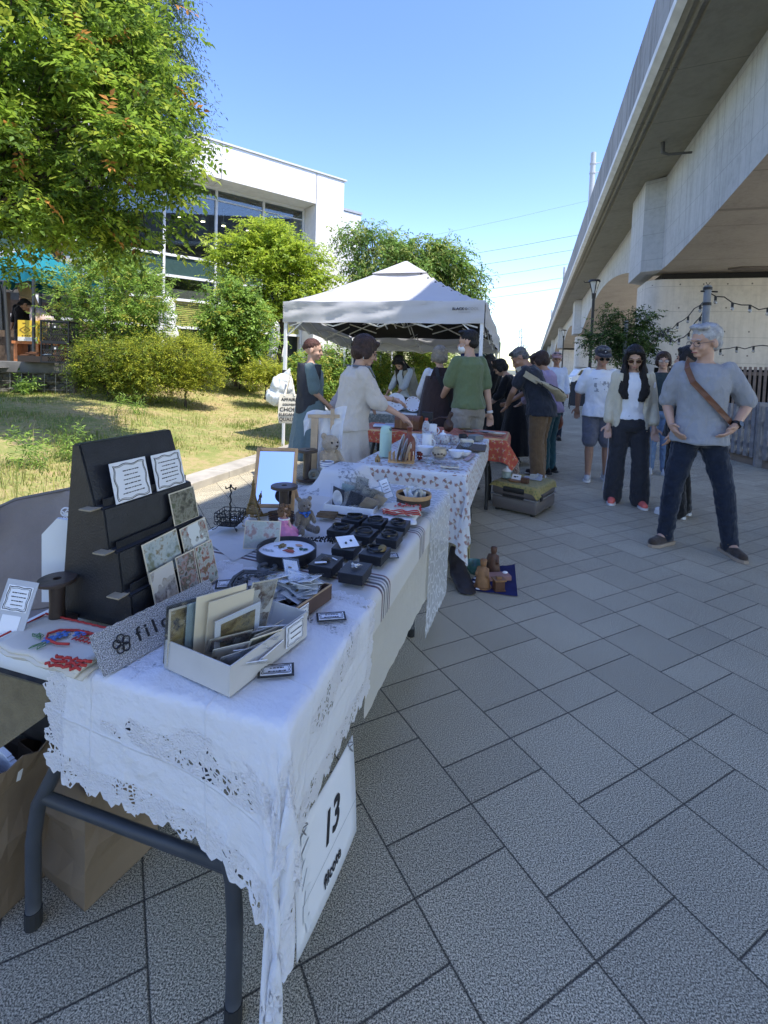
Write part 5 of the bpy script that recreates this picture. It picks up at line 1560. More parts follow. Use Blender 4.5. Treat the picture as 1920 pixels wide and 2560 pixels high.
for x in(-.008,.012):mb.ball((x,-.006+x*.5,.0085),(.0045,.0055,.003),8)
mb.build('stud',mat('trinket_dark',(.05,.07,.07),.3),t,smooth=True)
t =tt('rosette_brooch','dark bronze rosette brooch with white tag on the nearest left box','brooch',BX_[8][0],BX_[8][1],ZT+.035)
mb =MB()
for k_ in range(16):mb.ball((.012*math.cos(k_*2.4)*(.3+k_/20),.012*math.sin(k_*2.4)*(.3+k_/20),.006-.0003*k_),(.0055,.004,.002),6,Matrix.Rotation(k_*2.4,3,'Z'))
mb.build('petal',mat('bronze_dark',(.07,.06,.05),.4,metal=.6),t,smooth=True)
mb =MB();mb.box((-.006,-.026,.001),(.034,.010,.0008),.5);mb.box((.022,.012,.001),(.022,.004,.0008),-.5);mb.build('tag',PAPER,t)
t =tt('bow_brooch','silver ribbon bow brooch on the nearest right box','brooch',BX_[9][0],BX_[9][1],ZT+.035)
mb =MB()
for a in(.5,2.6,-1.2,-1.9):mb.tube([(0,0,.003),(.010*math.cos(a)-.003,.010*math.sin(a),.007),(.019*math.cos(a),.017*math.sin(a),.004),(.011*math.cos(a+.3),.009*math.sin(a+.3),.003),(0,0,.003)],.0018,6)
mb.ball((0,0,.005),.004,8);mb.build('bow',mat('silver_bright',(.62,.63,.65),.25,metal=.8),t,smooth=True)
def wire_basket():
 t =tt('wire_basket','small black wire basket on scroll feet with a hooked post','basket',-1.03,1.53,ZT+.006,R(10))
 mb =MB()
 w =.038
 for z,s_ in((.012,.8),(.028,.9),(.046,1.0),(.060,1.08)):
  mb.tube([(w*s_*x,w*s_*y,z)for x,y in((-1,-1),(1,-1),(1,1),(-1,1))],.0017,5,closed=True)
 for sx,sy in((-1,-1),(1,-1),(1,1),(-1,1)):
  for f in np.linspace(0,1,5)[:-1]:
   a,b =((-1+2*f)*-sy,sy)if sx ==sy else(sx,(-1+2*f)*sx)
   c =(w*.45*a,w*.45*b)
   mb.tube([(w*.8*a,w*.8*b,.012),(w*a*1.06,w*b*1.06,.035),(w*1.08*a,w*1.08*b,.060)],.0014,5)
   for zc in(.024,.044):
    e =Vector((-b,a,0)).normalized()if(abs(a)==1)!=(abs(b)==1)else Vector((1,0,0))
    mb.tube([Vector((w*.98*a,w*.98*b,zc))+e*.007*math.cos(q)+Vector((0,0,.007*math.sin(q)))for q in np.linspace(0,6.28,9,endpoint=False)],.0012,4,closed=True)
  mb.tube([(w*.8*sx,w*.8*sy,.012),(w*1.0*sx,w*1.0*sy,.004),(w*1.2*sx,w*1.2*sy,.002),(w*1.24*sx,w*1.24*sy,.009),(w*1.1*sx,w*1.1*sy,.011)],.0016,5)
 mb.box((0,0,.012),(w*1.6,w*1.6,.002));mb.build('wire_cage',IRON,t)
 mb =MB();mb.tube([(.0025*math.cos(i*1.5),.0025*math.sin(i*1.5),.012+.0068*i)for i in range(21)],.0028,6)
 mb.tube([(-.020,0,.148),(-.017,0,.139),(-.010,0,.143),(0,0,.150),(.010,0,.143),(.017,0,.139),(.020,0,.148)],.0028,6);mb.ball((0,0,.153),.005,8);mb.build('hook_post',IRON,t,smooth=True)
wire_basket()
def tower():
 t =tt('tower_figurine','bronze lattice tower figurine','figurine',-1.005,1.64,ZT+.004,R(20))
 mb =MB()
 h =.155;wz =lambda z:.033 *(1-z)**2.3 +.0022
 for sx,sy in((-1,-1),(1,-1),(1,1),(-1,1)):
  mb.tube([(wz(z)*sx,wz(z)*sy,.004+h*z)for z in np.linspace(0,.96,12)],[.0046*(1-.7*z)for z in np.linspace(0,.96,12)],4)
 for z,e in((.0,.0),(.17,.004),(.38,.003),(.86,.003)):
  if e:mb.box((0,0,.004+h*z),(2*wz(z)+.008,2*wz(z)+.008,.005))
 for i in range(14):
  z0,z1 =.18 +.055 *i,.18 +.055 *(i+1)
  if z1 >.95:break
  for sx,sy,ex,ey in((-1,-1,1,-1),(1,-1,1,1),(1,1,-1,1),(-1,1,-1,-1)):
   mb.tube([(wz(z0)*sx,wz(z0)*sy,.004+h*z0),(wz(z1)*ex,wz(z1)*ey,.004+h*z1)],.0011,4)
   mb.tube([(wz(z0)*ex,wz(z0)*ey,.004+h*z0),(wz(z1)*sx,wz(z1)*sy,.004+h*z1)],.0011,4)
 for a in range(4):
  q =a *math.pi /2;c,s_ =math.cos(q),math.sin(q)
  mb.tube([((.026*math.cos(b))*c-.028*s_,(.026*math.cos(b))*s_+.028*c,.004+.020*math.sin(b))for b in np.linspace(0,math.pi,8)],.0016,4)
 mb.cyl((0,0,h*.95),(0,0,h+.012),.0016,5);mb.build('tower',BRASS,t)
tower()
t =tt('china_thimble','small white china thimble bell by the wire basket','ornament',-.985,1.565,ZT+.004)
mb =MB();mb.lathe([(.014,0),(.0135,.004),(.0115,.018),(.009,.026),(.004,.029),(0,.030)],n=20);mb.build('bell',mat('china_white',(.72,.74,.78),.2,.04),t,smooth=True)
mb =MB();mb.lathe([(.0142,.003),(.0145,.0045),(.0140,.006)],n=20);mb.build('gold_band',BRASS,t,smooth=True)
t =tt('bronze_tongs','pair of tarnished bronze handled tongs lying flat','tongs',-1.01,1.66,ZT+.008,R(52))
for s_ in(-1,1):
 mb =MB();mb.tube([(0,.002*s_,0),(.05,.007*s_,.003),(.10,.013*s_,.004),(.135,.010*s_,.003),(.15,.003*s_,.001)],[.003,.004,.0075,.007,.002],8);mb.build('arm',BRASS,t,smooth=True)
p =thing('postcard','pale rose postcard leaning behind the round brooch tray','postcard');p.matrix_world =MAX@Matrix.Translation((-.875,1.372,ZT+.003))@Matrix.Rotation(R(27),4,'Z')@Matrix.Rotation(R(68),4,'X')@Matrix.Rotation(R(-3),4,'Z')
mb =MB();mb.box((.058,.045,0),(.116,.090,.0016));mb.build('card',CREAM,p)
mb =MB();mb.box((.058,.045,.0012),(.110,.084,.0008));mb.build('picture',PIC[8],p)
def blobmesh(parts,voxel,smooth=6,mt=None,name='body',parent=None,disp=0.0,dsc=40,seed=0):
 """union of tapered capsules ('c', p0, p1, r0, r1[, squash]) and ellipsoids ('e', c, (rx,ry,rz)[, rot]) remeshed into one skin"""
 mb =MB()
 for q in parts:
  if q[0] =='c':
   _,a,b,ra,rb =q[:5];a =Vector(a);b =Vector(b);d =b -a;ln =max(d.length,1e-5);d =d /ln
   pts =[];rad =[]
   for i in range(4):th_ =math.pi /2 *i /4;pts.append(a-d*ra*math.cos(th_));rad.append(max(1e-4,ra*math.sin(th_)))
   pts+=[a.lerp(b,f)for f in(0,.5,1)];rad+=[ra,(ra+rb)/2,rb]
   for i in range(1,5):th_ =math.pi /2 *i /4;pts.append(b+d*rb*math.sin(th_));rad.append(max(1e-4,rb*math.cos(th_)))
   mb.tube(pts,rad,14)
  elif q[0] =='e':
   mb.ball(q[1],q[2],20,q[3]if len(q)>3 else None)
  elif q[0] =='l':
   rings =[]
   for it in q[1]:
    c,rx,ry =it[:3];yw =it[3]if len(it) >3 else 0;pt =it[4]if len(it) >4 else 0
    rings.append([Vector(c)+Matrix.Rotation(yw,3,'Z')@(Matrix.Rotation(pt,3,'X')@Vector((rx*math.cos(t_),ry*math.sin(t_),0)))for t_ in np.linspace(0,2*math.pi,28,endpoint=False)])
   mb.loft(rings)
 o =mb.build(name,mt,parent,fix=True)
 md =o.modifiers.new('r','REMESH');md.mode ='VOXEL';md.voxel_size =voxel;md.use_smooth_shade =True
 if smooth:
  ms =o.modifiers.new('s','SMOOTH');ms.factor =.5;ms.iterations =smooth
 baked(o)
 if disp:
  me =o.data;n =len(me.vertices);co =np.empty(n*3);me.vertices.foreach_get('co',co);co =co.reshape(-1,3)
  no =np.empty(n*3);me.vertices.foreach_get('normal',no);no =no.reshape(-1,3)
  sx,sy,sz =(dsc if isinstance(dsc,tuple)else(dsc,dsc,dsc*.6))
  dv =np.array([mnoise.noise(Vector((c[0]*sx+seed,c[1]*sy,c[2]*sz)))+.5*mnoise.noise(Vector((c[0]*sx*2.3,c[1]*sy*2.3+seed,c[2]*sz*2.3)))for c in co])
  me.vertices.foreach_set('co',(co+no*(dv*disp)[:,None]).ravel());me.update()
 me =o.data;me.polygons.foreach_set('use_smooth',[True]*len(me.polygons))
 if mt and not me.materials:me.materials.append(mt)
 return o
EYE =mat('bead_black',(.008,.008,.008),.15)
def teddy(label,lat,al,z,rz,s,col,ribbon=None,nose=True):
 t =tt('teddy_bear',label,'teddy bear',lat,al,z,rz)
 t.scale =(s,s,s)
 m =mat('mohair_%d'%int(col[0]*1000),col,.95,.2,30,.8,160,sheen=.4)
 parts =[('e',(0,0,.055),(.030,.028,.042)),('e',(0,-.004,.120),(.032,.030,.031)),('e',(0,-.033,.113),(.014,.017,.013)),('e',(-.026,0,.148),(.012,.007,.012)),('e',(.026,0,.148),(.012,.007,.012)),('c',(-.030,-.004,.084),(-.042,-.024,.045),.012,.011),('c',(.030,-.004,.084),(.040,-.028,.048),.012,.011),('c',(-.018,-.012,.020),(-.034,-.062,.016),.017,.015),('c',(.018,-.012,.020),(.036,-.060,.016),.017,.015),('e',(-.035,-.070,.022),(.014,.009,.020)),('e',(.038,-.068,.022),(.014,.009,.020))]
 blobmesh(parts,.0035,5,m,'body',t,.0012,120)
 mb =MB()
 for x in(-.012,.012):mb.ball((x,-.033,.126),.0036,8)
 mb.build('eye',EYE,t,smooth=True)
 mb =MB();mb.ball((0,-.050,.116),(.006,.003,.004),8);rod(mb,(0,-.0505,.113),(0,-.049,.107),(-.005,-.046,.104),r=.0009);mb.build('nose',mat('nose_brown',(.04,.025,.02),.5),t,smooth=True)
 if ribbon:
  rb =mat('ribbon_blue',ribbon,.5,.1)
  mb =MB();mb.tube([(.026*math.cos(a),-.002+.024*math.sin(a),.092+.003*math.sin(a))for a in np.linspace(0,6.28,20,endpoint=False)],.0035,6,closed=True)
  for s_ in(-1,1):mb.ball((s_*.011,-.030,.092),(.011,.004,.006),8,Matrix.Rotation(s_*.3,3,'Y'));mb.box((s_*.007,-.030,.080),(.007,.002,.020),rot=Matrix.Rotation(s_*.4,3,'Y'))
  mb.build('ribbon',rb,t,smooth=True)
 return t
teddy('small grey-brown teddy bear with a blue ribbon sitting by the doll',-.770,1.60,ZT+.003,R(48),.80,(.165,.135,.105),(.02,.10,.42))
teddy('larger beige teddy bear without ribbon sitting at the table back',-1.03,2.435,ZT+.006,R(55),1.5,(.36,.29,.21))
def doll():
 t =tt('doll','small doll in a frilled pink dress with brown curls','doll',-.812,1.53,ZT+.004,R(25))
 blobmesh([('e',(0,0,.085),(.017,.017,.019)),('c',(0,0,.055),(0,0,.07),.008,.006),('c',(-.014,-.002,.056),(-.026,-.018,.035),.006,.005),('c',(.014,-.002,.056),(.024,-.02,.035),.006,.005),('e',(0,0,.04),(.016,.012,.02)),('c',(-.008,-.02,.012),(-.012,-.06,.008),.007,.005),('c',(.008,-.02,.012),(.014,-.06,.008),.007,.005)],.0025,4,mat('doll_bisque',(.55,.36,.28),.5,.05),'body',t)
 mb =MB();g =random.Random(3)
 for i in range(70):
  a =g.uniform(0,6.28);z =g.uniform(.072,.108);r_ =.0195 *math.sqrt(max(.15,1-((z-.085)/.026)**2))
  if -2.3 <a < -.85 and z <.098:continue
  mb.ball((r_*math.cos(a),r_*math.sin(a),z),(.0055,.0055,.006),6)
 mb.build('hair',mat('curl_brown',(.16,.085,.04),.7,.4,60),t,smooth=True)
 mb =MB();n =48;rings =[]
 for z,r_ in((.062,.015),(.050,.020),(.045,.018),(.036,.030),(.022,.044),(.008,.056),(.002,.060)):
  rings.append([Vector((r_*math.cos(a)*(1+.05*math.sin(a*12)),r_*math.sin(a)*(1+.05*math.sin(a*12))-.012*(.062-z)/.06,z+.003*math.sin(a*9)*(r_>.03)))for a in np.linspace(0,2*math.pi,n,endpoint=False)])
 mb.loft(rings);mb.build('dress',mat('pink_satin',(.62,.22,.38),.5,.18,40,.3,90),t,smooth=True)
 mb =MB()
 mb.tube([((.058+.003*math.sin(i*2.2))*math.cos(i*.2094),(.058+.003*math.sin(i*2.2))*math.sin(i*.2094)-.012,.005+.003*math.sin(i*1.6))for i in range(30)],.0038,6,closed=True)
 mb.tube([(.018*math.cos(a),.015*math.sin(a),.060)for a in np.linspace(0,6.28,14,endpoint=False)],.0035,5,closed=True);mb.build('lace_frill',PAPER,t,smooth=True)
 mb =MB()
 for x in(-.006,.006):mb.ball((x,-.0165,.087),.0019,6)
 mb.build('eye',EYE,t);
 mb =MB();mb.ball((0,-.0172,.078),(.003,.001,.0013),6);mb.build('mouth',mat('lip_red',(.45,.08,.07),.5),t)
doll()
t =tt('basket_seat','dark woven doll basket behind the pink doll','basket',-.832,1.54,ZT+.003,R(25))
mb =MB()
for i in range(9):mb.tube([((.040+.002*i*.3)*math.cos(a),.022*math.sin(a)+.028,.004+.008*i)for a in np.linspace(.2,2.94,12)],.0035,5)
mb.build('weave',mat('wicker_dark',(.07,.04,.025),.7,.4,60),t,smooth=True)
t =tt('black_necklace','tangled black bead necklace beside the round tray','necklace',-.672,1.51,ZT+.008,R(30))
mb =MB();g =random.Random(6);q =[Vector((.05*math.sin(i*.9)+g.uniform(-.012,.012),.022*math.cos(i*1.7)+g.uniform(-.008,.008),g.uniform(0,.012)))for i in range(26)]
for i in range(25):
 for f in(0,.33,.66):mb.ball(q[i].lerp(q[i+1],f),.0034,6)
mb.build('bead',EYE,t,smooth=True)
def mirror():
 t =thing('folding_mirror','light wooden folding table mirror on an A-frame reflecting blue sky','mirror')
 a =at(614,1290,ZT);
 o =MAX@Vector((-1.03,1.675,ZT));xd =(BX*.93+AX*.37).normalized();yd =Vector((-xd.y,xd.x,0))
 up =(Vector((0,0,1))*.88+yd*.47).normalized()
 t.matrix_world =frame(o,xd,up)
 W_,H_ =.155,.285
 mb =MB()
 for x in(0,W_):mb.box((x,H_/2,0),(.014,H_,.012))
 for y in(.045,H_-.006):mb.box((W_/2,y,0),(W_-.0142,.014,.0118))
 mb.build('frame',WOOD,t,bevel=.002)
 m,k =newmat('mirror_glass',.02);k.set('Metallic',1.0);k.set('Base Color',(.86,.9,.93))
 mb =MB();mb.box((W_/2,.045+(H_-.055)/2,.001),(W_-.013,H_-.066,.005));mb.build('glass',m,t)
 Mi =t.matrix_world.inverted()
 mb =MB()
 pv =Vector((0,.125,-.012));f0 =Mi@(t.matrix_world@Vector((0,0,0))+yd*.15);
 for x in(.0,W_):
  p0 =Vector((x,.125,-.012));q0 =Mi@(t.matrix_world@Vector((x,0,0))+yd*.26)
  d =(q0-p0);ln =d.length
  mb.box((p0+q0)/2,(.010,.016,ln),rot=d.to_track_quat('Z','X').to_matrix())
 mb.build('back_leg',WOOD,t,bevel=.001)
 mb =MB();mb.cyl((-.010,.125,-.006),(.0,.125,-.006),.005,10);mb.build('hinge_bolt',IRON,t)
mirror()
t =tt('peg_bundle','bundle of old wooden pegs tied together lying flat','pegs',-.74,1.79,ZT+.004,R(10))
for i in range(7):
 mb =MB();mb.box((-.02+.004*(i%2),-.02+.008*i,.005+.003*(i%3)),(.075,.007,.009),.06*((i%3)-1));mb.build('peg',mat('old_wood',(.17,.11,.055),.7,.4,50),t)
t =tt('brass_chain','brass chain lying beside the wooden pegs','chain',-.665,1.79,ZT+.004)
mb =MB()
for i in range(16):
 x,y =.0075 *i -.06,.008 *math.sin(i*.6);mb.tube([(x+.005*math.cos(q),y+.0032*math.sin(q),.003*(i%2))for q in np.linspace(0,6.28,8,endpoint=False)],.0011,4,closed=True)
mb.build('link',BRASS,t)
def packet_box():
 t =tt('packet_box','shallow white box crammed with lace and trim in clear bags','box',-.800,1.842,ZT+.002,R(2))
 w,d,h =.215,.135,.034
 open_box(t,w,d,h,.003,mat('white_board',(.74,.75,.78),.6,.04))
 g =random.Random(14)
 pal =[mat_picture('lace_pack',[(.20,.20,.21),(.45,.46,.47),(.62,.62,.62),(.30,.30,.32)],60,11),mat_picture('trim_pack',[(.35,.32,.27),(.55,.52,.46),(.68,.67,.64),(.40,.36,.30)],50,12),mat('pack_dark',(.05,.055,.07),.6,.4,40),mat('pack_blue',(.30,.40,.45),.6,.2,30),mat('pack_tan',(.42,.34,.25),.6,.2,30)]
 spots =[(.035,.075,.10,110,-.25,.5,2),(.065,.08,.11,104,.1,.35,3),(.085,.05,.115,80,-.05,.1,1),(.11,.09,.13,108,0,.6,0),(.14,.075,.12,112,.1,.7,0),(.165,.08,.12,118,.2,.8,1),(.10,.06,.11,120,-.1,.8,2),(.15,.05,.10,128,.2,.9,4),(.18,.07,.10,122,.3,.9,4),(.12,.10,.14,100,0,.3,0)]
 for x,y,h_,rx,rz,ry,mi in spots:
  o =card_in(t,x,y,.005,.055,h_,None,R(rx),rz,ry=-ry*.55,base=pal[mi],name='packet')
  M =Matrix.Translation((x,y,.005))@Matrix.Rotation(rz,4,'Z')@Matrix.Rotation(R(rx),4,'X')@Matrix.Rotation(-ry*.55,4,'Z')
  q =MB();q.M =M;n =5;vs =[((i/n-.5)*.072,j/n*(h_+.02),.008+g.uniform(-.003,.004))for j in range(n+1)for i in range(n+1)]
  q.add(vs,[(j*(n+1)+i,j*(n+1)+i+1,(j+1)*(n+1)+i+1,(j+1)*(n+1)+i)for j in range(n)for i in range(n)]);q.build('bag_film',PLASTIC,o,smooth=True)
 q =MB()
 M =Matrix.Translation((.035,.070,.005))@Matrix.Rotation(-.25,4,'Z')@Matrix.Rotation(R(110),4,'X')@Matrix.Rotation(-.27,4,'Z');q.M =M
 q.lathe([(0,.002),(.024,.002),(.024,.0032),(0,.0032)],(0,.05,.0),28,1,1.75)
 for a in range(18):rod(q,(.008*math.cos(a*.35),.05+.014*math.sin(a*.35),.004),(.022*math.cos(a*.35),.05+.038*math.sin(a*.35),.004),r=.0011,n=4)
 q.build('lace_motif',PAPER,t)
 for i in range(14):
  card_in(t,g.uniform(.09,.19),g.uniform(.02,.06),.012+.001*i,.03,.03,pal[g.choice((0,1,4))],R(g.uniform(5,25)),g.uniform(0,6),base=PAPER,name='loose_tag')
packet_box()
t =tt('round_wooden_box','round bentwood box with a dark base filled with folded paper packets','box',-.462,2.02,ZT+.030)
mb =MB();mb.lathe([(0,0),(.072,0),(.073,.034),(.069,.034),(.069,.004),(0,.004)],n=40,sx=1.0,sy=1.0);mb.build('drum',WOODD,t,auto=30)
mb =MB();mb.lathe([(.0745,.028),(.076,.030),(.076,.046),(.072,.046),(.072,.028)],n=40,close=True);mb.build('rim',WOOD,t,auto=30)
g =random.Random(8)
for i in range(12):card_in(t,g.uniform(-.04,.04),g.uniform(-.035,.04),.008,.035,.055,None,R(g.uniform(60,125)),g.uniform(-.9,.9),ry=g.uniform(-.5,.5),base=g.choice((PAPER,PAPER,mat('pack_steel',(.20,.24,.32),.6,.3,40),CREAM)),film=i%3==0,name='packet')
def folded_cloth(name,label,lat,al,z,rz,w,d,n,edge=None,motif=None,base='cream_cotton',group=None):
 t =tt(name,label,'cloth',lat,al,z,rz,group)
 for i in range(n):
  mb =MB();k_ =10;vs =[];fs =[]
  for b in range(k_+1):
   for a in range(k_+1):
    u,v =a /k_,b /k_;vs.append((w*u+.004*math.sin(9*v+i)-.003*i,d*v+.004*math.sin(7*u+2*i)+.002*i,.007*i+.004+.004*math.sin(4*u+i)*math.sin(3*v+i)))
  for b in range(k_):
   for a in range(k_):q =b *(k_+1) +a;fs.append((q,q+1,q+k_+2,q+k_+1))
  mb.add(vs,fs);o =mb.build('fold',MATS[base],t,smooth=True);md =o.modifiers.new('t','SOLIDIFY');md.thickness =.005;md.offset = -1
 ht =.007 *n +.003
 if edge:
  mb =MB()
  for i in range(n):mb.tube([(w*a/16-.003*i,.002*math.sin(a*2.2)-.002+.002*i,.007*i+.004+.003*math.sin(a))for a in range(17)],.0026,5);
  mb.tube([(w-.002+.003*math.sin(a*2.1),d*a/12,ht-.003+.002*math.sin(a))for a in range(13)],.003,5)
  mb.build('red_edge',edge,t)
 if motif:
  mb =MB();g =random.Random(5)
  for i in range(26):mb.ball((w*.5+g.gauss(0,.022),d*.5+g.gauss(0,.012),ht+.001),(.007,.004,.0016),6,Matrix.Rotation(g.uniform(0,3),3,'Z'))
  mb.build('embroidery',motif,t,smooth=True)
 return t
fabric('white_cotton',(.74,.75,.77),600,.4,.1)
folded_cloth('folded_linen','folded white linen with blue stitching under the red-edged cloths',-.585,1.80,ZT+.003,R(8),.18,.14,2,None,mat('stitch_navy',(.08,.09,.18),.8),'white_cotton','folded linens by the round box')
folded_cloth('folded_linen','folded cream linens with a red rose and scalloped red edge before the round box',-.545,1.85,ZT+.022,R(14),.15,.105,3,MATS['thread_red'],mat('stitch_rose',(.45,.06,.05),.8,.4,90),'cream_cotton','folded linens by the round box')
def standing_tag(label,lat,al,rz,w,h,tilt=15,roll=0):
 t =thing('shop_tag',label,'tag',group='standing paper tags');t.matrix_world =MAX@Matrix.Translation((lat,al,ZT+.006))@Matrix.Rotation(rz,4,'Z')@Matrix.Rotation(R(90-tilt),4,'X')@Matrix.Rotation(R(roll),4,'Z')
 mb =MB();mb.box((0,h/2,0),(w,h,.0016));mb.build('card',mat('card_bluegrey',(.33,.40,.46),.6,.1),t)
 mb =MB();mb.box((0,h/2,.0013),(w-.008,h-.008,.001));mb.build('paper',PAPER,t)
 mb =MB();greek(mb,w,h,Matrix.Translation((-w/2,0,.0008)),4,.75,.3,.003,int(h*999));mb.build('print',INK,t)
standing_tag('tall standing paper tag with lettering behind the round box',-.60,2.14,R(20),.045,.095,20,22)
standing_tag('square standing paper tag with border leaning by the packet box',-.605,1.98,R(10),.068,.088,25,18)
t =tt('lace_post','pale wooden post draped with a white lace cloth at the back of the table','stand',-1.10,2.40,ZT)
mb =MB();mb.box((-.005,0,.16),(.035,.035,.32),.3);mb.box((.075,.05,.185),(.02,.02,.37),.3);mb.box((.035,.025,.33),(.17,.018,.018),.55);mb.build('post',mat('pale_wood',(.44,.33,.22),.6,.2,20),t)
mb =MB();nx,nz =22,20;vs =[];fs =[]
for j in range(nz+1):
 for i in range(nx+1):
  u =i /nx;v =j /nz
  x = -.065 +.20 *u;top =.345 +.035 *u +.008 *math.sin(u*9)
  z =top -v *(.13 if u<.3 else.30) *(1-.25*math.sin(u*8)*v);y =.025 +.085 *u +.014 *math.sin(u*22+v*2) *(.3+v) -.045 *min(1,v*3)
  vs.append((x,y,z))
for j in range(nz):
 for i in range(nx):q =j *(nx+1) +i;fs.append((q,q+1,q+nx+2,q+nx+1))
mb.add(vs,fs);o =mb.build('lace',MATS['sheer_lace']if False else fabric('lace_white',(.76,.77,.79),160,.9,.4,.06,1.2)[0],t,smooth=True)
t =tt('china_goblet','white china goblet with thin blue rings','goblet',-1.005,2.345,ZT+.012)
mb =MB();mb.lathe([(0,0),(.026,0),(.024,.006),(.008,.016),(.007,.034),(.022,.046),(.036,.066),(.038,.092),(.036,.092),(.033,.068),(.018,.05),(0,.048)],n=28);mb.build('cup',MATS['china_white'],t,auto=60)
for z in(.072,.084):
 mb =MB();mb.lathe([(.0372+(.0008 if z>.08 else 0),z),(.0386,z+.001),(.0378,z+.003)],n=28);mb.build('blue_ring',mat('china_blue',(.05,.08,.25),.3),t,smooth=True)
t =tt('snail_ornament','grey and cream snail shell ornament at the foot of the goblet','ornament',-1.062,2.31,ZT+.004,.4)
mb =MB();q =[(.026*math.cos(a)*(1-a/16),0,.030+.026*math.sin(a)*(1-a/16))for a in np.linspace(-1.5,10,30)];mb.tube(q,[.013*(1-i/42)for i in range(30)],8);mb.build('shell',mat('shell_grey',(.19,.19,.15),.4,.4,40),t,smooth=True)
mb =MB();mb.tube([(-.035,0,.006),(0,0,.007),(.035,0,.008),(.05,0,.022)],[.004,.010,.009,.006],8);mb.build('foot',mat('shell_cream',(.55,.47,.34),.5),t,smooth=True)
t =tt('wooden_blocks','small cream carved wooden blocks before the goblet','ornament',-.995,2.27,ZT+.004,.3)
for i in range(5):
 mb =MB();mb.box((.012*(i%3)-.012,.012*(i//3),.008+.003*(i%2)),(.011,.012,.018+.004*(i%2)),.2*i);mb.build('block',mat('cream_wood',(.56,.45,.29),.6,.2,40),t)
t =tt('blue_case','flat bright blue case lying before the wooden blocks','case',-.965,2.215,ZT+.008,.3)
mb =MB();mb.box((0,0,.005),(.062,.03,.012),bev=.003);mb.build('case',mat('case_blue',(.02,.11,.38),.4),t)
# ================================================================== SECOND AND THIRD TABLES, CANOPY, GROUND GOODS
Z2 =T2z +.016
CHINA =mat('china_white',(.72,.74,.78));
def lat_(name,label,cat,la,al,z,prof,m,n=24,parts=(),rz=0,sy=1.0,group=None):
 """turned vessel: main profile plus further named parts (name, profile, material, centre)"""
 t =tt(name,label,cat,la,al,z,rz,group)
 mb =MB();mb.lathe(prof,n=n,sy=sy);mb.build('body',m,t,auto=50)
 for p in parts:
  mb =MB()
  if callable(p[1]):p[1](mb)
  else:mb.lathe(p[1],p[3]if len(p)>3 else(0,0,0),n,sy=sy)
  mb.build(p[0],p[2],t,auto=50)
 return t
def handle(x,z,r=.018):return lambda mb:mb.tube([(x+r*math.cos(a),0,z+r*1.2*math.sin(a))for a in np.linspace(-1.5,1.5,9)],.004,6)
def bowl(r,h):return[(r*.5,0),(r*.55,h*.08),(r*.85,h*.5),(r,h),(r*.96,h),(r*.8,h*.5),(r*.4,h*.12),(0,h*.1)]
MINT =mat('mint_plastic',(.36,.52,.46),.4,.04);GLASS =mat('clear_glass',(.9,.95,.96),.03,0,trans=.95)
FLW =mat_picture('china_flowers',[(.66,.68,.70),(.70,.72,.74),(.72,.73,.76),(.35,.38,.42),(.5,.2,.2)],60,21)
REDP =mat('red_pottery',(.16,.045,.028),.35,.2)
lat_('thermos_flask','tall mint green vacuum flask on the sprig cloth','flask',-.94,3.195,Z2,[(.040,0),(.041,.01),(.041,.150),(.039,.156)],MINT,28,[('lid',[(.0395,.1565),(.040,.160),(.038,.185),(.030,.205),(.014,.213),(0,.214)],MINT),('spout',lambda mb:mb.ball((.030,-.012,.188),(.016,.012,.010),10),mat('mint_dark',(.10,.17,.15),.4))])
t =tt('plate_rack','small pine plate rack holding grey plates on edge','rack',-.775,3.0,Z2,R(6))
mb =MB()
for y in(-.022,.022):mb.box((0,y,.012),(.165,.010,.012))
mb.build('base_rail',WOOD,t)
for i in range(7):
 for y in(-.022,.022):mb =MB();mb.cyl((-.075+.025*i,y,.012),(-.075+.025*i,y,.075 if i<6 else.055),.0042,8);mb.build('peg',WOOD,t)
for i,(x,r_)in enumerate(((-.020,.092),(.006,.078),(.030,.066))):
 p =thing('plate',('large pale oval plate standing at the front of the pine rack','middle grey plate standing in the pine rack','small brown-rimmed plate standing at the back of the rack')[i],'plate',group='plates in the pine rack')
 p.matrix_world =t.matrix_world@Matrix.Translation((x,0,.018+r_*.92))@Matrix.Rotation(R(12),4,'Y')@Matrix.Rotation(R(90),4,'Y')
 mb =MB();mb.lathe([(0,.004),(r_*.6,.002),(r_,.010),(r_,.013),(r_*.6,.006),(0,.008)],n=36);mb.build('dish',(mat('plate_grey',(.44,.47,.48),.3),mat('plate_blue',(.32,.36,.42),.3),mat('plate_tan',(.40,.30,.22),.4))[i],p,auto=40)
lat_('pottery_bottle','red-brown pottery bottle painted with white hearts','bottle',-.765,3.15,Z2,[(.042,0),(.044,.01),(.044,.115),(.036,.145),(.018,.165),(.016,.205),(.019,.208),(.019,.218),(0,.218)],REDP,28,[('heart',lambda mb:[mb.tube([(.0445*math.sin(b_+.016*16*math.sin(a)**3/12),-.0445*math.cos(b_+.016*16*math.sin(a)**3/12),z_+.0011*(13*math.cos(a)-5*math.cos(2*a)-2*math.cos(3*a)))for a in np.linspace(0,6.28,18,endpoint=False)],.002,5,closed=True)for b_,z_ in((.1,.05),(.55,.10),(-.45,.10),(1.0,.05),(-.8,.05))],PAPER)])
lat_('house_ornament','tiny straw beehive house ornament at the corner of the sprig cloth','ornament',-.925,2.975,Z2,[(.016,0),(.019,.012),(.017,.026),(.008,.040),(.001,.052)],mat('straw',(.30,.20,.09),.8,.4,90),12,[('door',lambda mb:mb.ball((.004,-.017,.012),(.005,.004,.009),8),WOODD)])
